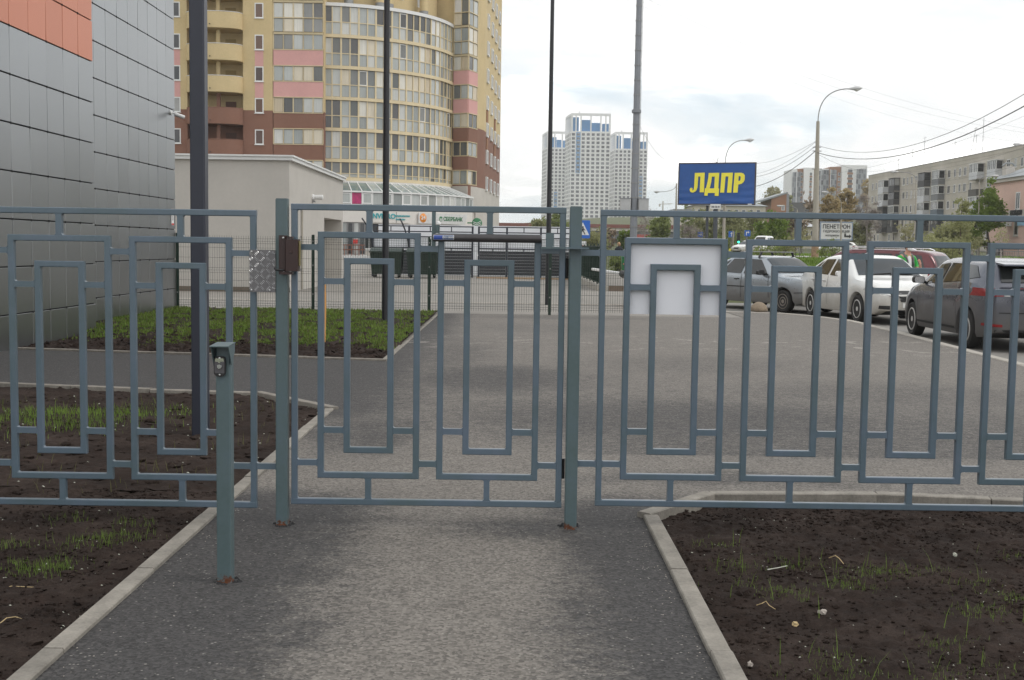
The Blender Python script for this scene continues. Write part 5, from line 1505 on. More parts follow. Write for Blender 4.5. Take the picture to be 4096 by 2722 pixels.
    for sd in (1, -1):
        for wn, cs in S['side_glass']: patch(wn, cs, 'side', M['carglass'], 8, 5, .008, side=sd)
        for nm, cs, mt in S.get('side_trim', []): patch(nm, cs, 'side', M[mt] if isinstance(mt, str) else mt, 10, 3, .010, side=sd)
        for x, z in S.get('handles', []):
            h, nr = cast((x, 3 * sd, z), (0, -sd, 0))
            MB().bar((x - .09, h.y + sd * .014, z), (x + .09, h.y + sd * .014, z + .006), .03, .028, .3).build('door_handle', S.get('handle_mat', S['paint']), root)
        mx, mz = S['mirror']; h, _ = cast((mx, 3 * sd, mz - .04), (0, -sd, 0))
        mr = MB(); mr.prism(rrect(.20, .125, .045, 4), lambda u, v, q: (mx + q * (1 - abs(u) * .9), h.y + sd * (.13 + u), mz + v * (1.0 if q > 0 else .92)), -.055, .06)
        mo = mr.build('mirror', S.get('mirror_mat', S['paint']), root, smooth=45)
        MB().prism(rrect(.17, .10, .035, 4), lambda u, v, q: (mx - .056 - .004 * q, h.y + sd * (.13 + u), mz + v), 0, 1).build('mirror_glass', M['chrome'], mo)
        MB().bar((mx + .02, h.y - sd * .02, mz - .05), (mx + .01, h.y + sd * .06, mz - .03), .06, .04).build('mirror_stalk', M['black'], mo)
        for a in xw:
            ty, ri, di = wheel_meshes(wr, .20, S['wheel'], S['rim'])
            yc = sd * (halfw(a) - .115)
            wl_ = bpy.data.objects.new('wheel', None); COL.objects.link(wl_); wl_.parent = root; wl_.location = (a, yc, wr); wl_.rotation_euler = (0, .4 + a, PI if sd > 0 else 0)
            ob('tyre', ty, wl_); ob('rim', ri, wl_); ob('brake_disc', di, wl_)
    for nm, cs in S['top_glass']: patch(nm, cs, 'top', M['carglass'], 8, 10, .010)
    for nm, ax_, cs, mt in S.get('ends', []): patch(nm, cs, ax_, M[mt] if isinstance(mt, str) else mt, 8, 4, .010)
    return root, cast, patch


white_p = carpaint('paint_white', (.72, .72, .70), .75, 0.0, (.30, .265, .21))
bluegrey_p = carpaint('paint_bluegrey', (.285, .315, .345), .85, .55, (.135, .120, .100))
dark_p = carpaint('paint_graphite', (.085, .090, .112), .80, .5, (.105, .098, .085))
maroon_p = carpaint('paint_maroon', (.105, .014, .020), .35, .3)
SEAM = pm('panel_gap', (.012, .012, .012), .8)


def seam(x0, z0, x1, z1, w=.012):
    return [(x0 - w / 2, z0), (x0 + w / 2, z0), (x1 + w / 2, z1), (x1 - w / 2, z1)]


# blue-grey saloon with roof bars
SED = dict(L=4.26, W=1.68, wr=.285, axles=(1.33, -1.16), zb=.21, paint=bluegrey_p, wheel='steel', rim=M['steelrim'], tumble=.40,
           top=[(-2.13, .86), (-2.0, .985), (-1.55, 1.04), (-.92, 1.36), (-.55, 1.405), (.0, 1.41), (.38, 1.375), (1.10, .955), (1.6, .88), (1.95, .79), (2.13, .66)],
           belt=[(-2.13, .80), (-1.5, .915), (0, .90), (1.1, .86), (2.13, .66)],
           side_glass=[('rear_door_window', [(-1.02, .965), (-.24, .945), (-.20, 1.315), (-.72, 1.315)]), ('front_door_window', [(-.14, .945), (.78, .92), (.33, 1.305), (-.11, 1.32)]), ('quarter_window', [(-1.42, .985), (-1.10, .97), (-.82, 1.29), (-.95, 1.24)])],
           top_glass=[('windscreen', [(1.03, -.66), (1.03, .66), (.44, .54), (.44, -.54)]), ('rear_window', [(-1.50, -.60), (-1.50, .60), (-.98, .52), (-.98, -.52)])],
           side_trim=[('door_seam', seam(-.19, .32, -.19, .93), SEAM), ('door_seam', seam(.86, .36, .82, .90), SEAM), ('door_seam', seam(-.83, .60, -1.05, .95), SEAM), ('moulding', [(-1.9, .60), (1.75, .60), (1.75, .622), (-1.9, .622)], SEAM), ('bumper_line', [(1.72, .50), (2.1, .52), (2.1, .535), (1.72, .515)], SEAM)],
           handles=[(-.36, .80), (-1.0, .80)], handle_mat=M['black'], mirror=(.62, .985), mirror_mat=M['black'],
           ends=[('headlight', 'front', [(.32, .60), (.70, .59), (.70, .70), (.32, .71)], 'head'), ('headlight', 'front', [(-.70, .59), (-.32, .60), (-.32, .71), (-.70, .70)], 'head'), ('grille', 'front', [(-.26, .62), (.26, .62), (.26, .69), (-.26, .69)], 'black'), ('lower_intake', 'front', [(-.5, .33), (.5, .33), (.5, .42), (-.5, .42)], 'black'), ('number_plate', 'front', [(-.26, .44), (.26, .44), (.26, .55), (-.26, .55)], 'white'),
                 ('tail_light', 'rear', [(.42, .70), (.74, .70), (.74, .84), (.42, .84)], 'tail'), ('tail_light', 'rear', [(-.74, .70), (-.42, .70), (-.42, .84), (-.74, .84)], 'tail')])
fr, re_ = Vector((6.78, 29.27)), Vector((5.55, 31.40))
hd = (fr - re_).normalized(); nrm = Vector((-hd.y, hd.x))      # left side normal
ctr = fr - hd * 1.33 + nrm * .72
sed, cast, patch = car('blue grey saloon with roof bars parked behind the half sphere', 'car', (ctr.x, ctr.y, -.13), math.atan2(hd.y, hd.x), SED, 'parked cars along the kerb')
for x in (.22, -.55):
    MB().bar((x, -.56, 1.505), (x, .56, 1.505), .035, .025).build('roof_bar', M['rail'], sed)
    for sd in (-1, 1):
        b = MB(); b.bar((x, sd * .52, 1.495), (x - .02, sd * .60, 1.355), .06, .04); b.build('roof_bar_foot', M['black'], sed)
b = MB(); b.tube([(.60, -.10, 1.0), (.57, -.25, 1.03), (.55, -.4, 1.0)], .012, 6); b.build('wiper', M['black'], sed)

# white saloon
WHI = dict(L=4.60, W=1.79, wr=.305, axles=(1.40, -1.25), zb=.20, paint=white_p, wheel='seven', rim=M['rim'], tumble=.40, plan=5,
           top=[(-2.3, .92), (-2.15, 1.05), (-1.62, 1.09), (-.88, 1.40), (-.45, 1.465), (.0, 1.475), (.45, 1.42), (1.22, 1.01), (1.75, .93), (2.1, .82), (2.3, .66)],
           belt=[(-2.3, .85), (-1.5, .99), (0, .955), (1.2, .91), (2.3, .68)],
           side_glass=[('rear_door_window', [(-1.05, 1.03), (-.22, 1.005), (-.18, 1.365), (-.68, 1.355)]), ('front_door_window', [(-.10, 1.00), (.88, .975), (.40, 1.345), (-.07, 1.37)]), ('quarter_window', [(-1.42, 1.05), (-1.13, 1.035), (-.80, 1.325), (-.90, 1.29)])],
           top_glass=[('windscreen', [(1.16, -.72), (1.16, .72), (.52, .58), (.52, -.58)]), ('rear_window', [(-1.56, -.64), (-1.56, .64), (-.98, .56), (-.98, -.56)])],
           side_trim=[('door_seam', seam(-.16, .34, -.16, .99), SEAM), ('door_seam', seam(.98, .42, .92, .96), SEAM), ('door_seam', seam(-.85, .62, -1.08, 1.02), SEAM), ('headlight_side', [(1.72, .73), (2.24, .67), (2.24, .755), (1.80, .83)], 'head')],
           handles=[(-.36, .87), (-1.02, .89)], mirror=(.74, 1.05),
           ends=[('headlight', 'front', [(.42, .62), (.80, .66), (.78, .80), (.42, .73)], 'head'), ('headlight', 'front', [(-.80, .66), (-.42, .62), (-.42, .73), (-.78, .80)], 'head'), ('grille', 'front', [(-.30, .50), (.30, .50), (.40, .73), (-.40, .73)], 'black'),
                 ('lower_intake', 'front', [(-.40, .26), (.40, .26), (.40, .33), (-.40, .33)], 'black'), ('fog_lamp', 'front', [(.54, .34), (.74, .35), (.74, .42), (.54, .42)], 'black'), ('fog_lamp', 'front', [(-.74, .35), (-.54, .34), (-.54, .42), (-.74, .42)], 'black'), ('number_plate', 'front', [(-.26, .38), (.26, .38), (.26, .48), (-.26, .48)], 'white')] +
                [('grille_bar', 'front', [(-.34, z), (.34, z), (.34, z + .014), (-.34, z + .014)], 'chrome') for z in (.56, .61, .66)])
fr, re_ = Vector((7.56, 25.55)), Vector((7.22, 28.15)); hd = (fr - re_).normalized(); nrm = Vector((-hd.y, hd.x)); ctr = fr - hd * 1.40 + nrm * .77
whi, cast, patch = car('white saloon facing the camera between the blue saloon and dark hatchback', 'car', (ctr.x, ctr.y, -.13), math.atan2(hd.y, hd.x), WHI, 'parked cars along the kerb')
for y0, y1 in ((-.55, .05), (.0, .55)):
    b = MB(); b.tube([(1.17, y0, 1.045), (1.14, (y0 + y1) / 2, 1.065), (1.10, y1, 1.085)], .012, 6); b.build('wiper', M['black'], whi)

# dark hatchback seen from behind
HAT = dict(L=4.34, W=1.79, wr=.315, axles=(1.42, -1.34), zb=.20, paint=dark_p, wheel='ten', rim=M['rim'], tumble=.42, plan=5,
           top=[(-2.13, .98), (-2.02, 1.08), (-1.72, 1.37), (-1.35, 1.44), (-.6, 1.475), (.0, 1.47), (.42, 1.41), (1.16, 1.02), (1.6, .93), (1.95, .80), (2.13, .64)],
           belt=[(-2.13, .93), (-1.5, 1.06), (0, .985), (1.2, .90), (2.13, .66)],
           side_glass=[('rear_door_window', [(-1.16, 1.09), (-.24, 1.045), (-.20, 1.375), (-.92, 1.365)]), ('front_door_window', [(-.12, 1.035), (.90, .985), (.40, 1.335), (-.09, 1.375)]), ('quarter_window', [(-1.66, 1.16), (-1.24, 1.12), (-1.00, 1.36), (-1.36, 1.345)])],
           top_glass=[('windscreen', [(1.10, -.72), (1.10, .72), (.50, .58), (.50, -.58)])],
           side_trim=[('door_seam', seam(-.18, .36, -.18, 1.03), SEAM), ('door_seam', seam(.96, .42, .92, .97), SEAM), ('door_seam', seam(-.90, .66, -1.12, 1.07), SEAM), ('sill_trim', [(-.95, .30), (1.0, .30), (1.0, .335), (-.95, .335)], SEAM), ('tail_light_side', [(-2.15, .87), (-1.93, .90), (-1.90, .985), (-2.13, 1.0)], 'tail')],
           handles=[(-.36, .90), (-1.06, .93)], mirror=(.74, 1.06), mirror_mat=M['black'],
           ends=[('rear_window', 'rear', [(-.56, 1.09), (.56, 1.09), (.50, 1.36), (-.50, 1.36)], 'carglass'), ('tail_light', 'rear', [(.60, .88), (.86, .87), (.84, 1.0), (.62, .97)], 'tail'), ('tail_light', 'rear', [(-.86, .87), (-.60, .88), (-.62, .97), (-.84, 1.0)], 'tail'),
                 ('reverse_lamp', 'rear', [(.50, .88), (.59, .88), (.60, .93), (.52, .93)], 'head'), ('reflector', 'rear', [(.60, .40), (.80, .41), (.80, .45), (.60, .44)], 'tail'), ('reflector', 'rear', [(-.80, .41), (-.60, .40), (-.60, .44), (-.80, .45)], 'tail'), ('number_plate', 'rear', [(-.26, .70), (.26, .70), (.26, .81), (-.26, .81)], 'white'), ('lower_bumper', 'rear', [(-.70, .24), (.70, .24), (.70, .36), (-.70, .36)], 'black'), ('tailgate_seam', 'rear', [(-.66, .615), (.66, .615), (.66, .628), (-.66, .628)], SEAM)])
hd = Vector((.02, 1)).normalized(); nrm = Vector((-hd.y, hd.x)); ctr = Vector((7.45, 20.42)) - nrm * .79
hat, cast, patch = car('dark graphite hatchback seen from behind at the right edge of the path', 'car', (ctr.x, ctr.y, -.13), math.atan2(hd.y, hd.x), HAT, 'parked cars along the kerb')
MB().prism([(-1.62, 1.405), (-1.98, 1.375), (-1.99, 1.35), (-1.62, 1.37)], lambda u, v, q: (u, q, v), -.52, .52).build('spoiler', dark_p, hat)

# maroon estate
EST = dict(L=4.52, W=1.74, wr=.30, axles=(1.42, -1.20), zb=.22, paint=maroon_p, wheel='five', rim=M['rim'], tumble=.34, plan=6,
           top=[(-2.26, 1.02), (-2.16, 1.30), (-1.95, 1.545), (-1.3, 1.615), (0, 1.63), (.55, 1.56), (1.30, 1.06), (1.8, .98), (2.1, .86), (2.26, .70)],
           belt=[(-2.26, .92), (0, .98), (1.3, .95), (2.26, .70)],
           side_glass=[('load_window', [(-1.98, 1.08), (-1.12, 1.05), (-1.10, 1.50), (-1.80, 1.47)]), ('rear_door_window', [(-1.02, 1.05), (-.16, 1.04), (-.14, 1.515), (-1.0, 1.505)]), ('front_door_window', [(-.06, 1.04), (.98, 1.02), (.50, 1.47), (-.04, 1.515)])],
           top_glass=[('windscreen', [(1.24, -.70), (1.24, .70), (.62, .58), (.62, -.58)])],
           side_trim=[('door_seam', seam(-.11, .36, -.11, 1.02), SEAM), ('door_seam', seam(-1.06, .42, -1.06, 1.03), SEAM)], handles=[(-.3, .93), (-1.2, .93)], mirror=(.82, 1.08),
           ends=[('rear_window', 'rear', [(-.60, 1.06), (.60, 1.06), (.54, 1.46), (-.54, 1.46)], 'carglass'), ('tail_light', 'rear', [(.64, .72), (.80, .72), (.78, 1.12), (.64, 1.12)], 'tail'), ('tail_light', 'rear', [(-.80, .72), (-.64, .72), (-.64, 1.12), (-.78, 1.12)], 'tail'), ('number_plate', 'rear', [(-.26, .72), (.26, .72), (.26, .83), (-.26, .83)], 'white')])
hd = Vector((-.72, .70)).normalized(); nrm = Vector((-hd.y, hd.x)); tail = Vector((11.0, 30.4)); ctr = tail + hd * 2.3 - nrm * .6
est, cast, patch = car('dark maroon estate car behind the white saloon', 'car', (ctr.x, ctr.y, -.13), math.atan2(hd.y, hd.x), EST, 'parked cars along the kerb')
for sd in (-1, 1):
    b = MB(); b.tube([(.2, sd * .56, 1.62), (.1, sd * .56, 1.67), (-1.5, sd * .55, 1.655), (-1.65, sd * .55, 1.60)], .016, 6); b.build('roof_rail', M['chrome'], est)

# cars out on the street
def street_car(label, px, py, d, ang, S, paint, **kw):
    S2 = dict(S); S2['paint'] = paint; S2['parked'] = False; S2.update(kw); p = at(px, py, d)
    return car(label, 'car', (p.x, p.y, 1.05), ang, S2, 'cars out on the street')[0]
VAN = dict(EST); VAN['top'] = [(-2.26, 1.1), (-2.2, 1.55), (-2.0, 1.80), (-1.3, 1.86), (.3, 1.86), (.75, 1.78), (1.45, 1.18), (1.85, 1.08), (2.1, .95), (2.26, .75)]
VAN['side_glass'] = [('load_window', [(-2.0, 1.15), (-1.1, 1.13), (-1.1, 1.66), (-1.88, 1.64)]), ('rear_door_window', [(-1.0, 1.13), (-.1, 1.12), (-.1, 1.68), (-1.0, 1.67)]), ('front_door_window', [(0, 1.12), (1.12, 1.10), (.68, 1.62), (0, 1.68)])]
VAN['top_glass'] = [('windscreen', [(1.38, -.70), (1.38, .70), (.84, .58), (.84, -.58)])]
VAN['ends'] = [('headlight', 'front', [(.40, .70), (.78, .72), (.76, .88), (.40, .84)], 'head'), ('headlight', 'front', [(-.78, .72), (-.40, .70), (-.40, .84), (-.76, .88)], 'head'), ('grille', 'front', [(-.32, .62), (.32, .62), (.34, .80), (-.34, .80)], 'black')]
street_car('white van driving towards us beyond the verge', 3052, 1015, 118, R_(-118), VAN, white_p)
street_car('white saloon half hidden beside the white van on the street', 2998, 1015, 131, R_(-140), WHI, white_p)
street_car('white hatchback seen through the saplings far down the street', 3345, 1015, 128, R_(170), HAT, white_p)
street_car('pale car behind the street railing near the pink building', 3785, 1015, 112, R_(175), WHI, white_p)
street_car('dark car parked in front of the pink building', 4050, 1015, 121, R_(178), HAT, dark_p)

# ================================================================== PEOPLE
def skin_mesh(name, verts, edges, radii, mat, parent, sub=2, root=0):
    me = bpy.data.meshes.new(name); me.from_pydata(verts, edges, []); o = bpy.data.objects.new(name, me); COL.objects.link(o)
    md = o.modifiers.new('skin', 'SKIN'); md.use_smooth_shade = True
    for v, r in zip(me.skin_vertices[0].data, radii):
        v.radius = (r, r) if isinstance(r, (int, float)) else r
    me.skin_vertices[0].data[root].use_root = True
    s = o.modifiers.new('sub', 'SUBSURF'); s.levels = s.render_levels = sub
    dg = bpy.context.evaluated_depsgraph_get(); m2 = bpy.data.meshes.new_from_object(o.evaluated_get(dg)); bpy.data.objects.remove(o)
    m2.materials.clear(); m2.materials.append(mat); m2.shade_smooth()
    return ob(name, m2, parent)


def ell(name, c, r, mat, parent, seg=20, rot=None, cut=None):
    bm = bmesh.new(); bmesh.ops.create_uvsphere(bm, u_segments=seg, v_segments=seg // 2 + 2, radius=1)
    if cut is not None: bmesh.ops.bisect_plane(bm, geom=bm.verts[:] + bm.edges[:] + bm.faces[:], plane_co=cut[0], plane_no=cut[1], clear_outer=True)
    bmesh.ops.scale(bm, vec=r, verts=bm.verts)
    if rot: bmesh.ops.rotate(bm, matrix=rot, verts=bm.verts)
    bmesh.ops.translate(bm, vec=c, verts=bm.verts); me = bpy.data.meshes.new(name); bm.to_mesh(me); bm.free(); me.materials.append(mat); me.shade_smooth()
    return ob(name, me, parent)


def hand_edges(V, E, Rd, wrist, wi, d, side):
    """palm and five bent fingers growing from the wrist vertex wi"""
    d = Vector(d).normalized(); s = Vector(side).normalized(); nrm_ = d.cross(s)
    pc = Vector(wrist) + d * .05; V.append(tuple(pc)); E.append((wi, len(V) - 1)); Rd.append((.026, .017)); pi = len(V) - 1
    for k, L in zip((-1.5, -.5, .5, 1.5), (.062, .075, .079, .07)):
        a = pc + s * (k * .017) + d * .035; b_ = a + d * L * .5 + nrm_ * .012; c_ = b_ + d * L * .38 + nrm_ * .03
        V += [tuple(a), tuple(b_), tuple(c_)]; n = len(V); E += [(pi, n - 3), (n - 3, n - 2), (n - 2, n - 1)]; Rd += [.0095, .0088, .0078]
    a = pc + s * .032 - d * .015; b_ = a + s * .018 + d * .03 + nrm_ * .015; V += [tuple(a), tuple(b_)]; n = len(V); E += [(pi, n - 2), (n - 2, n - 1)]; Rd += [.011, .009]


def person_green():
    base = at(3628, 1000, 27.6)
    P = thing('person', 'person in a green hooded jacket, white mask and dark cap by the maroon car', 'person', (base.x, 27.6, -.13), R_(28))
    # facing -Y in local space, looking down; right forearm raised to the chest
    V = [(0, 0, .96), (0, .0, 1.12), (0, .01, 1.30), (0, .0, 1.46), (0, -.02, 1.54), (0, -.05, 1.60), (0, -.06, 1.70),
         (.19, .01, 1.44), (.27, -.02, 1.20), (.20, -.24, 1.13), (.12, -.30, 1.24),
         (-.19, .01, 1.44), (-.28, .02, 1.19), (-.25, -.14, 1.00), (-.24, -.20, .97),
         (.10, 0, .90), (.11, -.02, .50), (.11, .02, .09), (.12, -.14, .035), (-.10, 0, .90), (-.11, -.02, .50), (-.11, .02, .09), (-.12, -.14, .035)]
    E = [(0, 1), (1, 2), (2, 3), (3, 4), (4, 5), (5, 6), (3, 7), (7, 8), (8, 9), (9, 10), (3, 11), (11, 12), (12, 13), (13, 14), (0, 15), (15, 16), (16, 17), (17, 18), (0, 19), (19, 20), (20, 21), (21, 22)]
    Rd = [(.15, .11), (.14, .10), (.165, .11), (.10, .08), .056, .06, .07, .062, .05, .043, .032, .062, .05, .042, .032, .085, .062, .042, .04, .085, .062, .042, .04]
    hand_edges(V, E, Rd, V[10], 10, (-.35, -.25, .9), (.9, 0, .3)); hand_edges(V, E, Rd, V[14], 14, (.1, -.5, -.8), (.3, -.8, .3))
    body = skin_mesh('body', V, E, Rd, M['skin'], P)
    # head
    rot = Matrix.Rotation(R_(22), 3, 'X')
    H = Vector((0, -.065, 1.685))
    hd_ = thing('head', '', ''); del hd_['label']; del hd_['category']; hd_.parent = P
    ell('face', H, (.078, .098, .118), M['skin'], hd_, 22, rot)
    ell('mask', H + Vector((0, -.028, -.050)), (.070, .085, .055), M['tee'], hd_, 18, rot)
    ell('nose', H + Vector((0, -.105, -.012)), (.014, .018, .022), M['skin'], hd_, 10, rot)
    for sx in (-1, 1):
        ell('ear', H + Vector((sx * .079, .012, -.005)), (.012, .022, .032), M['skin'], hd_, 10)
        ell('eye', H + Vector((sx * .032, -.093, .012)), (.012, .008, .008), M['ink'], hd_, 8, rot)
    ell('hair', H + Vector((0, .022, .012)), (.083, .092, .108), pm('hair_dark', (.03, .02, .014), .7), hd_, 20, rot)
    cap = thing('cap', '', ''); del cap['label']; del cap['category']; cap.parent = P
    ell('crown', H + Vector((0, .004, .045)), (.090, .108, .090), M['navy'], cap, 20, rot, ((0, 0, .0), (0, 0, -1)))
    b = MB(); b.grid(lambda u, v: ((u - .5) * .15 * (1 - .25 * v), -.085 - .085 * v, 1.70 - .035 * v + .010 * math.cos((u - .5) * 3) - .0), 8, 4); b.build('brim', M['navy'], cap, smooth=60)
    # clothes: white tee, jacket shell open in front, trousers, shoes
    skin_mesh('tee_shirt', [(0, -.004, .98), (0, -.008, 1.15), (0, -.006, 1.32), (0, -.012, 1.45), (0, -.02, 1.50)], [(0, 1), (1, 2), (2, 3), (3, 4)], [(.158, .118), (.150, .108), (.170, .118), (.105, .085), (.07, .066)], M['tee'], P)
    jk = thing('jacket', '', ''); del jk['label']; del jk['category']; jk.parent = P
    def shell(u, v):      # open-fronted torso shell
        a = R_(-90) + R_(34) + u * R_(292); z = .92 + .565 * v
        rx = lerp_pts([(.92, .205), (1.15, .192), (1.32, .212), (1.42, .185), (1.485, .112)], z); ry = lerp_pts([(.92, .165), (1.15, .145), (1.32, .152), (1.42, .125), (1.485, .098)], z)
        w = 1 + .03 * math.sin(a * 9 + z * 17) * (1 - v)
        return (math.cos(a) * rx * w, math.sin(a) * ry * w, z)
    b = MB(); b.grid(shell, 40, 16); o = b.build('torso', M['jgreen'], jk, smooth=70); sm_ = o.modifiers.new('thick', 'SOLIDIFY'); sm_.thickness = .012
    for sx, pts_, rr in ((1, [(.15, .01, 1.425), (.215, .01, 1.41), (.265, -.015, 1.29), (.282, -.03, 1.19), (.25, -.14, 1.145), (.205, -.225, 1.14)], [.085, .083, .072, .07, .062, .054]),
                         (-1, [(-.15, .01, 1.425), (-.215, .01, 1.41), (-.272, .01, 1.30), (-.29, .02, 1.19), (-.272, -.06, 1.09), (-.256, -.13, 1.015)], [.085, .083, .072, .07, .062, .054])):
        skin_mesh('sleeve', pts_, [(i, i + 1) for i in range(5)], rr, M['jgreen'], jk)
    # grey hood lying on the shoulders and grey facing along the opening
    b = MB(); b.tube([(.085, -.135, 1.30), (.105, -.105, 1.40), (.125, -.03, 1.475), (.10, .07, 1.515), (0, .115, 1.53), (-.10, .07, 1.515), (-.125, -.03, 1.475), (-.105, -.105, 1.40), (-.085, -.135, 1.30)], [.016, .026, .042, .055, .062, .055, .042, .026, .016], 10); b.build('hood', M['jgrey'], jk, smooth=60)
    for sx in (-1, 1): MB().tube([(sx * .118, -.142, .93), (sx * .105, -.126, 1.12), (sx * .105, -.135, 1.30)], [.014, .016, .018], 6).build('facing', M['jgrey'], jk, smooth=60)
    tr = thing('trousers', '', ''); del tr['label']; del tr['category']; tr.parent = P
    skin_mesh('legs', [(0, 0, .98), (.09, 0, .90), (.11, -.02, .52), (.11, .015, .10), (-.09, 0, .90), (-.11, -.02, .52), (-.11, .015, .10)], [(0, 1), (1, 2), (2, 3), (0, 4), (4, 5), (5, 6)], [(.16, .125), .105, .08, .062, .105, .08, .062], M['navy'], tr)
    for sx in (-1, 1): ell('shoe', (sx * .115, -.06, .045), (.05, .14, .05), M['black'], tr, 14)


person_green()


def person_far():
    p = at(2476, 985, 66); z0 = -.02
    P = thing('person', 'distant blond person in a dark coat walking behind the barrier', 'person', (p.x, 66, z0), R_(150))
    s = (at(2476, 972, 66).z - z0) / 1.74
    V = [(0, 0, .96), (0, 0, 1.3), (0, 0, 1.45), (0, -.01, 1.55), (.18, 0, 1.42), (.23, 0, 1.15), (.22, -.1, .92), (-.18, 0, 1.42), (-.23, 0, 1.15), (-.22, -.1, .92), (.1, 0, .88), (.11, -.05, .48), (.11, -.02, .08), (.11, -.14, .035), (-.1, 0, .88), (-.11, .06, .48), (-.11, .12, .09), (-.11, 0, .035)]
    E = [(0, 1), (1, 2), (2, 3), (2, 4), (4, 5), (5, 6), (2, 7), (7, 8), (8, 9), (0, 10), (10, 11), (11, 12), (12, 13), (0, 14), (14, 15), (15, 16), (16, 17)]
    Rd = [(.17, .13), (.17, .12), .09, .055, .07, .058, .045, .07, .058, .045, .1, .075, .05, .045, .1, .075, .05, .045]
    V = [(x * s, y * s, z * s) for x, y, z in V]; Rd = [tuple(q * s for q in r) if isinstance(r, tuple) else r * s for r in Rd]
    hand_edges(V, E, Rd, V[6], 6, (0, -.3, -1), (0, 1, 0)); hand_edges(V, E, Rd, V[9], 9, (0, -.3, -1), (0, 1, 0))
    skin_mesh('body', V, E, Rd, M['navy'], P)
    ell('head', (0, -.02 * s, 1.65 * s), (.08 * s, .10 * s, .115 * s), M['skin'], P, 16); ell('hair', (0, .02 * s, 1.665 * s), (.09 * s, .10 * s, .115 * s), M['hair'], P, 16)


person_far()
# ================================================================== FAR BUILDINGS
# --- three white towers --------------------------------------------
WT = {}
def white_tower(label, pl, pc, pr, ptop, pbot, D, ncf, ncs, blues, rows_=None):
    """pl..pc = shaded side in view, pc..pr = front; D distance of the near corner"""
    zt2 = at(pc, ptop, D).z; xc_, xr_ = at(pc, 700, D).x, at(pr, 700, D).x; zb2 = terrain(xc_, D) - 1
    t = thing('white_tower', label, 'building', (xc_, D, 0), group='white tower blocks')
    wf = xr_ - xc_; dep = 26.0
    ang = math.atan2(at(pl, 700, D + dep).x - xc_, dep)           # side wall direction
    xl_ = at(pl, 700, D + dep).x - xc_
    crown = 12.0
    b = MB(); b.prism([(0, 0), (wf, 0), (wf + xl_, dep), (xl_, dep)], lambda u, v, q: (u, v, q), zb2, zt2 - crown); b.build('wall', M['towerwhite'], t)
    # open crown: posts, ring beam, blue plant room behind
    b = MB()
    nb = ncf
    for i in [0, 1, 2, 4, 6, 7, 8] if ncf == 8 else range(0, ncf + 1, 2):
        x = wf * i / ncf; x0_ = min(max(x - .45, .002), wf - 1.2); b.box(x0_, x0_ + (1.2 if i in (0, ncf) else .9), .002, 1.0, zt2 - crown + .01, zt2 - 1.6)
    b.box(.0, wf, 0, 1.2, zt2 - 1.59, zt2)
    b.build('crown_frame', M['towerwhite'], t)
    b = MB(); sd = Vector((xl_, dep)).normalized()
    for i in range(0, 5):
        p = sd * (dep * i / 4.2 + .9); b.box(p.x - .1, p.x + .9, p.y - .6, p.y + .6, zt2 - crown + .01, zt2 - 1.6)
    b.prism([(0, 1.21), (1.1, 1.21), (xl_ + 1.1, dep), (xl_, dep)], lambda u, v, q: (u, v, q), zt2 - 1.585, zt2 - .005); b.build('crown_side_frame', M['towerwhite'], t)
    for k, (a, c, h) in enumerate(((.05, .20, .80), (.27, .50, .66), (.52, .76, .50), (.80, .96, .46))):
        ubox('plant_room', M['blue'], t, wf * a, wf * c, 3.2 + k * .05, 8, zt2 - crown + .02, zt2 - crown + crown * h)
    H = zt2 - crown - 0.6; fl = 2.74; nfl = int((H - 14) / fl)
    cw = wf / ncf
    fm = pm('tower_frame', (.34, .34, .345), .6)
    for r in range(nfl):
        z = H - (r + 1) * fl + .35
        for c in range(ncf):
            blue = [q for q in blues if q[0] == c and q[1] <= r < q[2]]
            if blue: ubox('blue_panel', M['blue'], t, c * cw + .25, (c + 1) * cw - .25, -.10, -.002, z - .4, z + fl - .45)
            f = win(t, (cw * (c + .5), -.004 if not blue else -.11, z), 0, cw * .62, 1.75, fm if not blue else M['towerwhite'], M['glassfar'], .12, 1, .1, .08)
        for c in range(ncs):
            p = sd * (dep * (c + .5) / ncs)
            win(t, (p.x - .02, p.y, z), math.atan2(-sd.y, -sd.x), 3.0, 1.75, fm, M['glassfar'], .14, 1, .1, .10)
    ubox('roof_hatch', M['towerwhite'], t, wf * .2, wf * .23, 4, 6, zt2 + .01, zt2 + 1.6)
    return t


white_tower('white tower block behind the slim pole, left of the three', 2167, 2186, 2262, 526, 900, 900, 5, 4, [(2, 12, 22)])
white_tower('tallest white tower block with a blue stripe, middle of the three', 2258, 2281, 2439, 453, 900, 800, 8, 4, [(1, 0, 10)])
white_tower('white tower block behind the grey mast, right of the three', 2437, 2457, 2588, 528, 900, 860, 8, 4, [(6, 7, 16)])

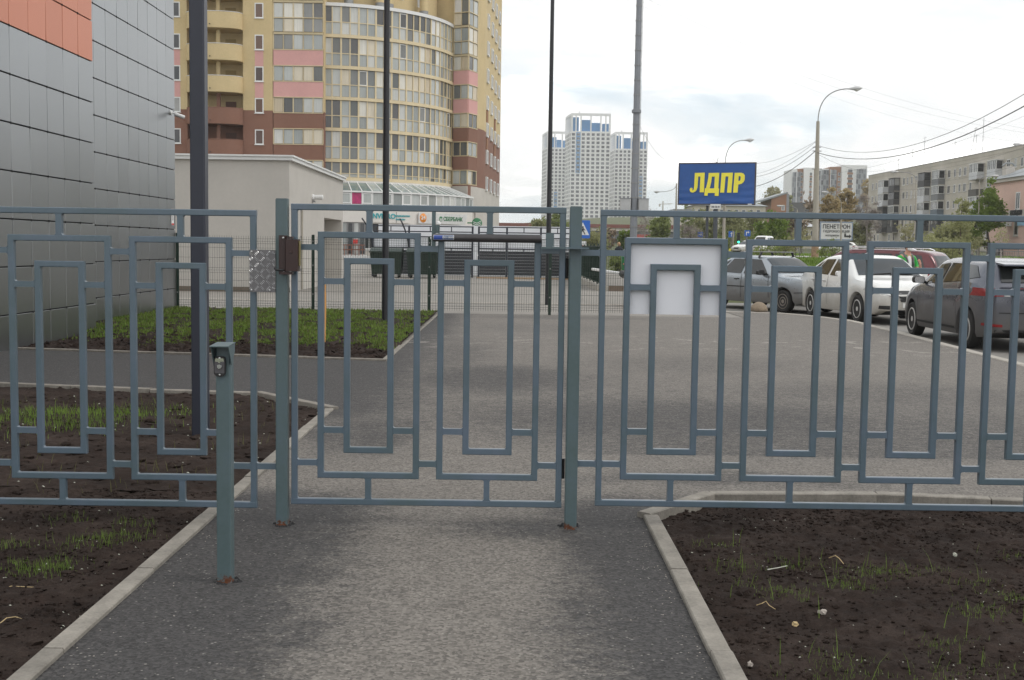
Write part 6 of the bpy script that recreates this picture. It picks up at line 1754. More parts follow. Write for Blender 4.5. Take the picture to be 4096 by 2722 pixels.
# --- low mall in front of the towers ---------------------------------
ml = thing('mall', 'long low mall with brown roof band and grey wall below the white towers', 'building', (0, 0, 0))
xm0, xm1 = at(2290, 930, 260).x, at(2720, 930, 260).x
zz = lambda y: at(2400, y, 260).z
ubox('wall', pm('mall_grey', (.16, .17, .18), .7), ml, xm0 - 30, xm1, 260, 285, 0, zz(924))
ubox('white_fascia', M['shopwhite'], ml, xm0 - 30, xm1 + .5, 259.6, 285, zz(924) + .002, zz(912))
ubox('roof_band', M['brownroof'], ml, xm0 - 30, xm1 + 1, 259.2, 286, zz(912) + .002, zz(898))
for i in range(12): ubox('bay_post', M['rail'], ml, xm0 + i * 3, xm0 + i * 3 + .3, 259.5, 259.9, 0, zz(926))
rd = tag(MB().prism([(-2.4, 0), (2.4, 0), (1.8, 1.3), (-1.6, 1.3)], lambda u, v, q: (u, q, v), 0, 8).build('red_kiosk', pm('kiosk_red', (.42, .10, .09), .6), None, (at(2580, 940, 240).x, 240, at(2580, 945, 240).z - 1)), 'low red roofed kiosk between the trees right of the mast', 'kiosk')

# --- panel block of five storeys (right) --------------------------------
kh = thing('panel_block', 'long grey five storey panel block with glazed balconies', 'building', (0, 0, 0))
KX = 76.0; Ya, Yb = 166.0, 254.0; KT = 17.75
ubox('wall', M['khr'], kh, KX, KX + 12, Ya, Yb, 0, KT - .6)
ubox('parapet', M['khr'], kh, KX - .05, KX + 12.05, Ya - .05, Yb + .05, KT - .599, KT)
ubox('roof_edge', M['rail'], kh, KX - .12, KX + 12.12, Ya - .1, Yb + .1, KT + .002, KT + .1)
def KY(px): return KX * F_PX / (px - 2048)
kw = [3594.6, 3609, 3625.7, 3643.6, 3664, 3716, 3773, 3795.7, 3816, 3835.7, 3859, 3932, 4006, 4034, 4060, 4093, 3500, 3486, 3472, 3562, 3544]
sills = [14.55, 11.85, 9.15, 6.45, 3.75]
wf_ = pm('old_frame', (.55, .54, .52), .6)
for i, px in enumerate(kw):
    for j, z in enumerate(sills):
        win(kh, (KX - .002, KY(px), z), -PI / 2, 1.25 if i % 3 == 0 else .95, 1.45, wf_ if (i * 7 + j * 3) % 4 else M['white'], M['glassdark'], .11, 1 if i % 3 == 0 else 0, .1, .04, True)
bal = [(3525, 0, 'w'), (3525, 1, 'w'), (3525, 2, 'd'), (3568, 0, 'd'), (3568, 1, 'd'), (3568, 2, 'g'), (3568, 3, 'd'), (3687, 0, 'd'), (3687, 1, 'w'), (3687, 2, 'w'), (3687, 3, 'd'), (3743, 0, 'g'), (3743, 1, 'g'), (3743, 2, 'b'), (3743, 3, 'd'), (3895, 0, 'w'), (3895, 1, 'o'), (3895, 2, 'w'), (3968, 0, 'w'), (3968, 1, 'b'), (3968, 2, 'd'), (3525, 3, 'd'), (3895, 3, 'g')]
bm_ = dict(w=pm('balcony_white', (.52, .53, .55), .6), d=pm('balcony_dark', (.055, .055, .058), .7, var=.3, scale=2), g=pm('balcony_grey', (.17, .175, .18), .7), b=pm('balcony_blue', (.11, .14, .17), .6), o=pm('balcony_open', (.10, .095, .085), .8))
for px, j, ty in bal:
    y = KY(px); z = sills[j] - .95; w = 3.3; d_ = 1.15
    bb = ubox('balcony_slab', M['concrete'], kh, KX - d_, KX - .003, y - w / 2, y + w / 2, z - .16, z)
    ubox('balcony_front', bm_[ty], kh, KX - d_ - .04, KX - d_ + .02, y - w / 2 - .02, y + w / 2 + .02, z - .12, z + 1.0)
    for s in (-1, 1): ubox('balcony_cheek', bm_[ty], kh, KX - d_ + .021, KX - .004, y + s * w / 2 - .03, y + s * w / 2 + .03, z + .001, z + 1.0)
    if ty != 'o':
        fm_ = M['white'] if ty in 'wgb' else bm_['d']
        n = 5
        for i in range(n):
            yy = y - w / 2 + w * (i + .5) / n
            win(kh, (KX - d_ - .0, yy, z + 1.02), -PI / 2, w / n - .01, 1.42, fm_, M['glassdark'], .07, 0, .03, .02)
        for s in (-1, 1): win(kh, (KX - d_ / 2, y + s * w / 2, z + 1.02), 0, d_ - .08, 1.42, fm_, M['glassdark'], .07, 0, .02, .02)
        ubox('balcony_roof', fm_, kh, KX - d_ - .12, KX - .004, y - w / 2 - .1, y + w / 2 + .1, z + 2.46, z + 2.55)
for k, (px, h, arms) in enumerate(((3604, 3.8, 1), (3649, 5.5, 2), (3768, 3.2, 3), (3829, 5.0, 1), (3850, 3.5, 1), (3876, 6.0, 0), (3550, 2.5, 2))):
    y = KY(px); an = thing('roof_antenna', ['thin bare aerial mast', 'aerial with a low dish', 'cross bar aerial', 'leaning aerial mast', 'short aerial mast', 'tall bare aerial mast', 'small aerial'][k] + ' on the panel block roof, ' + ['second', 'third', 'fourth', 'fifth', 'sixth', 'seventh', 'first'][k] + ' from its far end', 'antenna', (KX + 1, y, KT), group='roof antennas')
    b = MB(); b.tube([(0, 0, 0), ((.8 if k == 3 else 0), 0, h)], .035, 5); b.build('mast', M['rail'], an)
    for i in range(arms): b = MB(); b.tube([((.8 if k == 3 else 0), -.9 + .2 * i, h - .25 - .9 * i), ((.8 if k == 3 else 0), .9 - .2 * i, h - .25 - .9 * i)], .025, 5); b.build('cross_bar', M['rail'], an)
hillb = thing('roof_vent', 'chimney head on the near end of the panel block roof', 'chimney', (KX + .5, KY(4088), KT)); 
b = MB(); b.box(-.5, .5, -.5, .5, 0, 1.0); b.bar((0, 0, 1.0), (-1.2, .6, 2.4), .16); b.build('stack', M['black'], hillb)

# --- pink house ---------------------------------------------------------
pk = thing('pink_house', 'two storey pink stucco house at the right edge', 'building', (0, 0, 0))
D = 124.0; PX = at(3957, 900, D).x; pze = at(3962, 737, D).z
def PY(px): return PX * F_PX / (px - 2048)
ubox('wall', M['pinkwall'], pk, PX, PX + 13, 96, D, 0, pze)
ubox('cornice', M['graystone'], pk, PX - .3, PX + 13.2, 95.8, D + .2, pze + .002, pze + .35)
b = MB(); zr = pze + 3.0
b.add([(PX - .5, 95.5, pze + .352), (PX + 13.5, 95.5, pze + .352), (PX + 13.5, D + .4, pze + .352), (PX - .5, D + .4, pze + .352), (PX + 6, 101, zr), (PX + 6, D - 5, zr)], [(0, 1, 4), (1, 2, 5, 4), (2, 3, 5), (3, 0, 4, 5), (0, 3, 2, 1)]); b.build('roof', M['roofgrey'], pk)
b = MB(); b.box(PX + .6, PX + 1.5, D - 2.2, D - 1.2, pze + .5, pze + 1.7); b.build('chimney', M['graystone'], pk)
b = MB(); b.tube([(PX + .4, D - 1.7, pze + 1.75), (PX + .7, D - 1.7, pze + 2.05), (PX + 1.4, D - 1.7, pze + 2.05), (PX + 1.7, D - 1.7, pze + 1.75)], .1, 6); b.build('chimney_hood', M['roofgrey'], pk)
for i in range(8):
    y = PY(4050) - i * 2.9
    win(pk, (PX - .002, y, at(4050, 838, y).z), -PI / 2, 1.0, 1.7, M['white'], M['glassdark'], .09, 1, .1, .03, True)
    win(pk, (PX - .002, y + .1, at(4050, 945, PY(4050)).z), -PI / 2, 1.05, 2.0, M['graystone'], M['glassdark'], .14, 0, .1, .03, True)
ya, yb = PY(4022), PY(4087)
ubox('sign_board', M['graystone'], pk, PX - .2, PX - .08, yb, ya, at(4050, 866, (ya + yb) / 2).z, at(4050, 840, (ya + yb) / 2).z)
t_ = ob('lettering', text_mesh('ДЕТСКИЙ ДОКТОР', .62, M['ink'], .02, .03, .48), pk, (PX - .23, (ya + yb) / 2, at(4050, 853, (ya + yb) / 2).z)); t_.rotation_euler = (0, 0, -PI / 2)
ubox('blue_sign', pm('sign_sky', (.25, .45, .62), .5), pk, PX - .12, PX - .05, PY(4084), PY(4056), at(4070, 903, PY(4070)).z, at(4070, 888, PY(4070)).z)
ubox('air_unit', M['white'], pk, PX - .5, PX - .01, PY(4030), PY(4014), at(4020, 906, PY(4022)).z, at(4020, 890, PY(4022)).z)

# --- distant apartment block on the hill -------------------------------
DB = 690.0
ab = thing('hill_block', 'distant white and orange apartment block with grey glazed balconies on the hill', 'building', (0, 0, 0))
def abx(px): return at(px, 760, DB).x
def abz(py, px=3300): return at(px, py, DB).z
zbot = abz(835) - 6
for px0, px1, py, mt, dy in ((3164, 3187, 678, 'towerwhite', 0), (3187, 3211.8, 676, 'brick', .6), (3212, 3252, 672, 'towerwhite', -1), (3252.2, 3263, 676, 'brick', 1.5), (3263.2, 3320, 674, 'towerwhite', 3), (3320.2, 3362.5, 668, 'brick', 1), (3362.8, 3463, 662, 'towerwhite', -1.5)):
    ubox('wall', M[mt], ab, abx(px0), abx(px1), DB + dy, DB + 20, zbot, abz(py, (px0 + px1) / 2))
ubox('podium', M['ink'], ab, abx(3156), abx(3262), DB - 4, DB + 2, zbot - 4, abz(812, 3200))
lgm = pm('loggia_frame', (.27, .285, .31), .6)
for px0, px1, py0, dy in ((3166, 3182, 690, 0), (3186.5, 3201, 688, .6), (3264, 3285, 682, 3), (3286, 3318, 680, 3), (3321, 3346, 680, 1), (3418, 3457, 678, -1.5)):
    z1 = abz(py0, (px0 + px1) / 2); x0, x1 = abx(px0), abx(px1)
    n = max(2, round((x1 - x0) / 1.4))
    nf = 9
    for k in range(nf):
        zt2 = z1 - k * 2.98
        ubox('loggia_band', lgm, ab, x0, x1, DB + dy - .55, DB + dy - .01, zt2 - 2.98, zt2 - 2.5)
        for i in range(n): ubox('loggia_pane', M['glassfar'] if (k + i) % 3 else lgm, ab, x0 + (x1 - x0) * (i + .08) / n, x0 + (x1 - x0) * (i + .92) / n, DB + dy - .5, DB + dy - .02, zt2 - 2.49, zt2 - .02)
    for i in range(0, n + 1, 2): ubox('loggia_post', M['towerwhite'] if i in (0,) else lgm, ab, x0 + (x1 - x0) * i / n - .14, x0 + (x1 - x0) * i / n + .14, DB + dy - .7, DB + dy - .56, z1 - 27, z1 + .3)
for k in range(9):
    for px, dy, wd in ((3206, .6, 1.3), (3240, -1, 1.5), (3357, 1, 1.4)):
        z = abz(690, px) - 2.0 - k * 2.98
        win(ab, (abx(px), DB + dy - .01, z), 0, wd, 1.9, M['white'], M['glassfar'], .14, 0, .1, .05)
        if px == 3240: ubox('orange_panel', M['brick'], ab, abx(px) - .75, abx(px) + .75, DB + dy - .1, DB + dy - .02, z - 1.05, z - .03)
    z = abz(678, 3395) - 1.9 - k * 2.98
    ubox('window_band', M['glassfar'], ab, abx(3386), abx(3404), DB - 1.58, DB - 1.51, z, z + 1.7)
    for px in (3383.5, 3404.8): ubox('window_edge', M['white'], ab, abx(px), abx(px) + .5, DB - 1.62, DB - 1.51, z, z + 1.75)
    ubox('orange_panel', M['brick'], ab, abx(3384), abx(3407), DB - 1.56, DB - 1.505, z - 1.2, z - .03)

# --- cream block, brick house --------------------------------------------
cb_ = thing('cream_block', 'long cream apartment house with grey hipped roof behind the billboard', 'building', (0, 0, 0))
D = 300.0; x0, x1 = at(2778, 850, D).x, at(3062, 850, D).x; ze = at(2900, 824, D).z
ubox('wall', M['cream'], cb_, x0, x1, D, D + 14, 0, ze)
b = MB(); b.add([(x0 - .6, D - .6, ze + .01), (x1 + .6, D - .6, ze + .01), (x1 + .6, D + 14.6, ze + .01), (x0 - .6, D + 14.6, ze + .01), (x0 + 4, D + 7, ze + 1.7), (x1 - 4, D + 7, ze + 1.7)], [(0, 1, 5, 4), (1, 2, 5), (2, 3, 4, 5), (3, 0, 4), (0, 3, 2, 1)]); b.build('roof', M['roofgrey'], cb_)
for r in range(3):
    for i in range(9): win(cb_, (x0 + 1.3 + i * (x1 - x0 - 2) / 8.6, D - .002, ze - 2.4 - r * 3.0), 0, 1.0, 1.5, M['white'], M['glassfar'], .1, 0, .1, .04)
cb2 = thing('cream_block', 'small cream house with few windows left of the billboard post', 'building', (0, 0, 0))
D = 290.0; x0, x1 = at(2700, 850, D).x, at(2776, 850, D).x; ze = at(2740, 846, D).z
ubox('wall', M['cream'], cb2, x0, x1, D, D + 10, 0, ze)
ubox('roof', M['roofgrey'], cb2, x0 - .4, x1 + .2, D - .4, D + 10.4, ze + .002, ze + .5)
for i in range(3): win(cb2, (x0 + 1 + i * 1.6, D - .002, ze - 2.5), 0, .6, 1.1, M['rail'], M['glassfar'], .1, 0, .1, .04)
D = 360.0; bh = thing('brick_house', 'orange brick house with a single pitch grey roof below the apartment block', 'building', (0, 0, 0))
x0, x1, x2 = at(3086, 800, D).x, at(3146, 800, D).x, at(3160, 800, D).x
zl_, zr_ = at(3086, 797, D).z, at(3146, 775, D).z
b = MB(); b.prism([(x0, 0), (x1, 0), (x1, zr_), (x0, zl_)], lambda u, v, q: (u, q, v), D, D + 16); b.build('wall', M['brick'], bh)
ubox('grey_bay', lgm, bh, x1 + .002, x2, D + 1, D + 14, 0, zr_ - .1)
b = MB(); b.prism([(x0 - 3.2, zl_ - .9), (x1 + .3, zr_ + .05), (x1 + .3, zr_ + .5), (x0 - 3.2, zl_ - .4)], lambda u, v, q: (u, q, v), D - .4, D + 16.4); b.build('roof', M['roofgrey'], bh)
for z in (zl_ - 3.4, zl_ - 6): win(bh, (x0 + 3.6, D - .002, z), 0, 1.0, 1.6, M['white'], M['glassfar'], .12, 1, .1, .04)
oh = thing('old_house', 'small old house with a pale metal roof behind bare shrubs', 'building', (0, 0, 0))
D = 190.0; x0, x1 = at(3196, 900, D).x, at(3262, 900, D).x; ze = at(3230, 908, D).z
ubox('wall', M['cream'], oh, x0, x1, D, D + 8, 0, ze)
b = MB(); b.add([(x0 - .4, D - .4, ze + .01), (x1 + .4, D - .4, ze + .01), (x1 + .4, D + 8.4, ze + .01), (x0 - .4, D + 8.4, ze + .01), ((x0 + x1) / 2, D + 4, ze + 1.1)], [(0, 1, 4), (1, 2, 4), (2, 3, 4), (3, 0, 4), (0, 3, 2, 1)]); b.build('roof', pm('roof_pale', (.45, .46, .48), .5), oh)
for i in range(3): win(oh, (x0 + .5 + i * .8, D - .002, ze - 1.6), 0, .5, 1.0, M['white'], M['glassfar'], .08, 0, .1, .04)

# ================================================================== STREET FURNITURE
# --- galvanised mast ------------------------------------------------------
D = 80.0; mb = at(2532, 1010, D); mt_ = at(2557, 0, D)
ms = thing('telecom_mast', 'tall faceted grey steel mast with two pale cabinets low on its sides', 'mast', (mb.x, D, 0))
ztop = mt_.z + 2; lean = (mt_.x - mb.x) / (mt_.z - mb.z)
zs_ = [1.0] + [2.9 + .98 * i for i in range(int((ztop - 2.9) / .98) + 1)]
for i, (za, zb3) in enumerate(zip(zs_, zs_[1:])):
    r_ = .225 - .004 * max(0, za - 7.5) if za > 7.4 else .25 - .002 * za
    b = MB(); b.tube([(lean * (za - mb.z), 0, za), (lean * (zb3 - mb.z), 0, zb3 - .004)], [r_, r_ - .004], 8); b.build('section', M['mast'], ms)
    if za > 2.8: b = MB(); b.tube([(lean * (za - mb.z), 0, za - .03), (lean * (za - mb.z), 0, za + .03)], r_ + .035, 8); b.build('flange', M['rail'], ms)
xq = lambda z: lean * (z - mb.z)
zj_ = at(2550, 447, D).z
b = MB(); b.tube([(xq(zj_), 0, zj_ - .1), (xq(zj_), 0, zj_ + .1)], .32, 12); b.build('collar', M['mast'], ms)
for sx, x_ in ((-1, -.14), (1, .29)):
    zc0, zc1 = at(2520, 850, D).z, at(2520, 797, D).z
    xo = xq(zc0) + (-.62 if sx < 0 else .62)
    MB().bar((xo, -.1, zc0), (xo, -.1, zc1), .66, .5, .05).build('cabinet', pm('cabinet_grey', (.42, .42, .43), .5), ms)
    MB().box(xo - .36, xo + .36, -.38, .2, zc1 + .001, zc1 + .04).build('cabinet_cap', M['mast'], ms)
b = MB(); b.tube([(xq(4) + .30, -.05, 4), (xq(ztop) + .24, -.05, ztop)], .014, 5); b.tube([(xq(4) + .24, -.14, 4), (xq(ztop) + .18, -.14, ztop)], .014, 5); b.build('cable_run', M['rail'], ms)
b = MB()
for z in [5 + .4 * i for i in range(int((ztop - 5) / .4))]: b.tube([(xq(z) + .30, -.05, z), (xq(z) + .22, -.1, z)], .01, 4)
stuff(b.build('cable_clips', M['rail'], ms))

# --- lamp posts -------------------------------------------------------------
def lamp_post(label, px, py_base, py_top, px_top, px_head, py_head, D, r0, r1, ctrl=None, rust=False):
    base = at(px, py_base, D); t = thing('street_lamp', label, 'street lamp', (base.x, D, min(base.z, 1.05) - .1), group='street lamps')
    o = t.location; pt_ = at(px_top, py_top, D) - o; ph = at(px_head, py_head, D) - o
    b = MB(); n = 8; b.tube([(pt_.x * i / n, 0, pt_.z * i / n) for i in range(n + 1)], [r0 + (r1 - r0) * i / n for i in range(n + 1)], 12); b.build('column', M['conpole'], t, smooth=50)
    dx, dz = ph.x - pt_.x, ph.z - pt_.z; pts_ = []
    for i in range(13):
        u = i / 12; pts_.append((pt_.x + dx * (u ** 2.1 * .55 + .45 * u * u), 0, pt_.z + dz * (1 - (1 - u) ** 1.9)))
    b = MB(); b.tube([(pt_.x * .98, 0, pt_.z * .97)] + pts_, [r1 * .75] + [.032] * 13, 8); b.build('bracket', M['rail'], t, smooth=50)
    e, f = Vector(pts_[-1]), Vector(pts_[-3]); d = (e - f).normalized(); d.z *= .6; d.normalize()
    b = MB(); b.tube([e - d * .1, e + d * .1, e + d * .32, e + d * .62, e + d * .78], [.04, .075, .125, .115, .03], 12)
    b.build('lamp_head', pm('lamp_alloy', (.48, .48, .48), .4, metal=.3), t, smooth=50)
    b = MB(); b.tube([e + d * .28 - Vector((0, 0, .06)), e + d * .45 - Vector((0, 0, .09)), e + d * .66 - Vector((0, 0, .05))], [.06, .11, .05], 10); b.build('lamp_glass', M['head'], t, smooth=50)
    return t


l1 = lamp_post('tall concrete street lamp with rusty foot rising over the parked cars', 3259, 1030, 486, 3272, 3398, 356, 73, .215, .10)
D1 = 73; o = l1.location
b = MB(); b.tube([(0, 0, 0), (0, 0, .75)], [.222, .220], 12); b.build('rusty_foot', pm('rust', (.30, .20, .125), .9, var=.4, scale=6), l1, smooth=50)
for py, wd in ((590, .5), (605, .55), (677, .62)):
    p_ = at(3268, py, D1) - o; MB().bar((p_.x - wd / 2, 0, p_.z), (p_.x + wd / 2, 0, p_.z), .05, .05).build('cross_arm', M['rail'], l1)
lamp_post('concrete street lamp behind the blue billboard, arm over its top', 2894, 1010, 655, 2901, 2978, 562, 96, .14, .07)
lamp_post('slender street lamp between the mast and the billboard', 2702, 1000, 735, 2706, 2640, 768, 150, .16, .08)
lamp_post('curved street lamp in front of the panel block far end', 3364, 1000, 830, 3365, 3312, 771, 140, .12, .07)
lamp_post('low street lamp in front of the brick house', 3188, 1000, 840, 3189, 3130, 825, 160, .11, .06)
lamp_post('curved street lamp against the panel block wall', 3660, 1000, 720, 3664, 3590, 688, 120, .11, .06)
lamp_post('curved street lamp near the pink house', 3915, 1000, 730, 3918, 3965, 705, 118, .11, .06)
lamp_post('street lamp at the top right edge before the panel block roof', 4150, 1000, 600, 4150, 4088, 579, 100, .12, .07)

# --- billboards ----------------------------------------------------------------
D = 92.0; a = at(2718, 730, D + .9); c = at(3018, 736, D - .9); ctr = (a + c) / 2
bb = thing('billboard', 'large blue billboard with yellow ЛДПР letters', 'billboard', (ctr.x, ctr.y, at(2865, 816, D).z), math.atan2(c.y - a.y, c.x - a.x))
W_ = (c - a).length; H_ = at(2865, 652, D).z - at(2865, 812, D).z
def rip(u, v):        # slack cloth: folds hang in the lower corners
    x = (u - .5) * W_; z = v * H_
    f = .030 * math.sin(22 * math.hypot(u - .10, v - .75) * 1.6) * max(0, 1 - math.hypot(u - .12, v - .05) * 1.9) + .030 * math.sin(24 * math.hypot(u - .86, v - .8) * 1.5) * max(0, 1 - math.hypot(u - .9, v - .05) * 1.8) + .022 * math.sin(v * 60 + math.sin(u * 7) * 2.4) * max(0, 1 - v * 5)
    return (x, -.06 - f, z)
b = MB(); b.grid(rip, 60, 32); b.build('cloth', M['bbblue'], bb, smooth=70)
for x0, x1, z0, z1 in ((-W_ / 2 - .1, W_ / 2 + .1, H_ + .002, H_ + .09), (-W_ / 2 - .1, W_ / 2 + .1, -.1, -.004), (-W_ / 2 - .1, -W_ / 2 - .004, -.003, H_ + .001), (W_ / 2 + .004, W_ / 2 + .1, -.003, H_ + .001)):
    MB().box(x0, x1, -.08, .22, z0, z1).build('frame', pm('billboard_frame', (.06, .055, .06), .6), bb)
MB().box(-W_ / 2, W_ / 2, .1, .2, 0, H_).build('back_panel', M['rail'], bb)
# letters from the photograph, in units of the sheet: x from left, y from top (of 1.0 x 1.0)
def L2(px, py): return ((px - 303) / (1106 - 303) - .5) * W_, (1 - ((py - 268) / (672 - 268)) + ((px - 303) / 803) * .055) * H_ - .02 * H_
LET = {
    'Л': [[(470, 357), (576, 357), (573, 556), (527, 555), (531, 394), (508, 394), (503, 500), (494, 530), (477, 548), (452, 556), (430, 550), (419, 534), (419, 516), (432, 505), (446, 509), (450, 520), (444, 530), (454, 534), (463, 520), (466, 490)]],
    'Д': [[(619, 362), (732, 364), (726, 521), (735, 521), (731, 597), (690, 595), (691, 566), (616, 564), (613, 592), (578, 590), (582, 516), (594, 516), (609, 450), (617, 400)], [(654, 400), (648, 460), (634, 518), (682, 519), (686, 400)]],
    'П': [[(757, 366), (877, 368), (866, 568), (820, 567), (830, 404), (800, 403), (790, 565), (747, 564)]],
    'Р': [[(896, 370), (965, 371), (990, 380), (1003, 400), (1003, 440), (993, 465), (972, 482), (937, 488), (933, 569), (885, 568)], [(940, 404), (936, 452), (950, 452), (958, 444), (961, 415), (955, 405)]],
}
def poly_mesh(polys, mat, name, y0=-.115, y1=-.07):
    cu = bpy.data.curves.new('letter', 'CURVE'); cu.dimensions = '2D'; cu.fill_mode = 'BOTH'; cu.extrude = .012
    for pg in polys:
        s = cu.splines.new('POLY'); s.points.add(len(pg) - 1); s.use_cyclic_u = True
        for p_, (x, z) in zip(s.points, [L2(*q) for q in pg]): p_.co = (x, z, 0, 1)
    o = bpy.data.objects.new('letter', cu); COL.objects.link(o); dg = bpy.context.evaluated_depsgraph_get(); me = bpy.data.meshes.new_from_object(o.evaluated_get(dg)); bpy.data.objects.remove(o)
    me.materials.clear(); me.materials.append(mat); me.transform(Matrix.Rotation(PI / 2, 4, 'X')); return me
for k, pg in LET.items(): ob('letter', poly_mesh(pg, M['bbyellow'], k), bb, (0, -.105, 0))
zg = .9 - bb.location.z
MB().bar((-.05, .30, zg - .4), (-.05, .30, -.11), .32, .3).build('post', pm('billboard_post', (.05, .055, .065), .5), bb)
MB().bar((-.75, .6, zg - .4), (-.75, .6, -.11), .2, .2).build('rear_post', pm('billboard_post', (.05, .055, .065), .5), bb)
MB().box(.02 - .45, .02 + .36, -.10, -.085, -.40, -.03).build('phone_plate', M['white'], bb)
ob('lettering', text_mesh('288-58-00', .2, M['ink'], .004, .004, .8), bb, (-.02, -.106, -.25))
MB().box(2.45, 2.75, -.10, -.085, -.07, .0).build('owner_plate', M['white'], bb)
b = MB(); b.tube([(.0, -.05, H_ + .09), (-.3, -.5, H_ + .33), (-.48, -.7, H_ + .30)], .018, 5); b.tube([(.0, -.05, H_ + .09), (.12, -.5, H_ + .40), (.25, -.6, H_ + .40)], .022, 5); b.build('lamp_arm', M['black'], bb)

D = 150.0; a = at(3284, 924, D); c = at(3407, 926, D)
b2 = thing('billboard', 'white billboard with black ПЕНЕТРОН lettering and an arrow behind saplings', 'billboard', ((a.x + c.x) / 2, D, at(3345, 957, D).z))
w_, h_ = (c.x - a.x), at(3345, 892, D).z - at(3345, 957, D).z
MB().box(-w_ / 2, w_ / 2, 0, .1, 0, h_).build('panel', M['white'], b2)
for x0, x1, z0, z1 in ((-w_ / 2 - .12, w_ / 2 + .12, h_ + .002, h_ + .14), (-w_ / 2 - .12, w_ / 2 + .12, -.16, -.002), (-w_ / 2 - .12, -w_ / 2 - .002, -.001, h_ + .001), (w_ / 2 + .002, w_ / 2 + .12, -.001, h_ + .001)): MB().box(x0, x1, -.05, .2, z0, z1).build('frame', pm('frame_bluegrey', (.26, .32, .42), .6), b2)
ob('lettering', text_mesh('ПЕНЕТРОН', .70, M['ink'], .01, .015, .93), b2, (0, -.03, h_ - .52)); ob('lettering', text_mesh('ГИДРОИЗОЛЯЦИЯ', .41, M['ink'], .01, .004, .90), b2, (0, -.03, h_ - 1.1))
ob('lettering', text_mesh('материалы', .36, M['ink'], .01, .002, .9), b2, (-.5, -.03, h_ - 1.6))
MB().prism([(1.45, .95), (1.75, .95), (1.75, .62), (2.35, .62), (2.35, .80), (2.75, .48), (2.35, .16), (2.35, .34), (1.45, .34)], lambda u, v, q: (u * .7, q, v * .75), -.04, -.005).build('arrow', M['ink'], b2)
MB().bar((0, .1, -3.4), (0, .1, -.17), .35, .3).build('post', M['rail'], b2)

# --- road signs and signals ----------------------------------------------------
D = 62.0; p = at(2331, 918, D)
rs = thing('road_sign', 'square blue pedestrian crossing sign behind the right gate post', 'road sign', (p.x, D, p.z))
s_ = .47
MB().prism(rrect(2 * s_ * .82, 2 * s_, .05, 3), lambda u, v, q: (u, q, v), 0, .02).build('plate', M['signblue'], rs)
MB().prism([(-.34, -.30), (.34, -.30), (0, .36)], lambda u, v, q: (u, q, v), -.008, -.002).build('white_triangle', M['white'], rs)
b = MB(); fg = lambda u, v, q: (u, q, v)
b.prism([(.0, .16), (.05, .14), (.05, .08), (.0, .06), (-.04, .09), (-.04, .14)], fg, -.016, -.010)
for pg in ([(-.05, .05), (.06, .06), (.05, -.08), (-.05, -.08)], [(-.04, -.08), (.01, -.08), (-.09, -.27), (-.15, -.27)], [(.0, -.08), (.05, -.08), (.15, -.26), (.09, -.27)], [(-.05, .04), (-.03, -.02), (-.14, -.10), (-.16, -.06)], [(.05, .05), (.14, -.05), (.12, -.08), (.04, .0)]): b.prism(pg, fg, -.016, -.010)
b.build('walking_figure', M['ink'], rs)
MB().bar((-.30, .06, -p.z - .1), (-.24, .06, .4), .06, .06).build('post', M['rail'], rs)
MB().box(-.22, .20, .0, .02, -1.25, -.62).build('notice', M['white'], rs); MB().box(-.12, .10, -.008, -.002, -1.05, -.85).build('notice_mark', M['signred'], rs)
def small_sign(label, px, py, D, s, glyph):
    p = at(px, py, D); t = thing('road_sign', label, 'road sign', (p.x, D, p.z), group='small blue road signs')
    MB().prism(rrect(2 * s, 2 * s, .06, 3), lambda u, v, q: (u, q, v), 0, .03).build('plate', M['signblue'], t)
    for g in glyph: MB().prism([(u * s, v * s) for u, v in g], lambda u, v, q: (u, q, v), -.012, -.003).build('arrow', M['white'], t)
    MB().bar((0, .08, -p.z + 1), (0, .08, s), .1, .1).build('post', M['rail'], t)
small_sign('small blue sign with an upright arrow beside the traffic light', 2926, 938, 150, .38, [[(-.12, -.75), (.12, -.75), (.12, .2), (.4, .2), (0, .75), (-.4, .2), (-.12, .2)]])
small_sign('small blue sign with a turning arrow right of the traffic light', 2990, 934, 150, .38, [[(-.5, -.7), (-.25, -.7), (-.25, .2), (.2, .2), (.2, -.1), (.7, .35), (.2, .75), (.2, .5), (-.5, .5)]])
small_sign('small blue sign left of the billboard post', 2801, 939, 150, .34, [[(-.6, -.1), (.1, -.1), (.1, -.45), (.7, .0), (.1, .45), (.1, .12), (-.6, .12)]])
D = 150.0; p = at(2954, 955, D)
tl = thing('traffic_light', 'black traffic light showing green above the street', 'traffic light', (p.x, D, p.z))
MB().bar((0, 0, -.75), (0, 0, .75), .38, .3).build('housing', M['black'], tl)
for z, mt in ((.45, M['tail']), (0, M['sorange']), (-.45, None)):
    b = MB(); b.lathe([(.0001, -.20), (.13, -.19), (.14, -.155)], 14, 'y', (0, 0, z)); b.build('lamp', glow('green_lamp', (.05, .9, .5), 2.2) if mt is None else pm('lamp_off_' + mt.name, (.03, .03, .02), .4), tl)
    b = MB(); b.tube([(0, -.16, z + .17), (0, -.36, z + .15)], .02, 5); b.build('visor', M['black'], tl)
b = MB(); b.bar((.25, .1, -.2), (1.0, .1, -.3), .07); b.bar((1.0, .1, -p.z + 1), (1.0, .1, .3), .12); b.build('post', M['rail'], tl)
p = at(2932, 975, 150)
sp_ = thing('signal_post', 'pale signal post with a small yellow marker next to the traffic light', 'post', (p.x, 150, 1))
b = MB(); b.tube([(0, 0, 0), (0, 0, at(2932, 925, 150).z - 1)], .1, 8); b.build('shaft', M['conpole'], sp_); MB().box(-.5, .1, -.13, -.1, .35, .65).build('marker', M['bbyellow'], sp_)

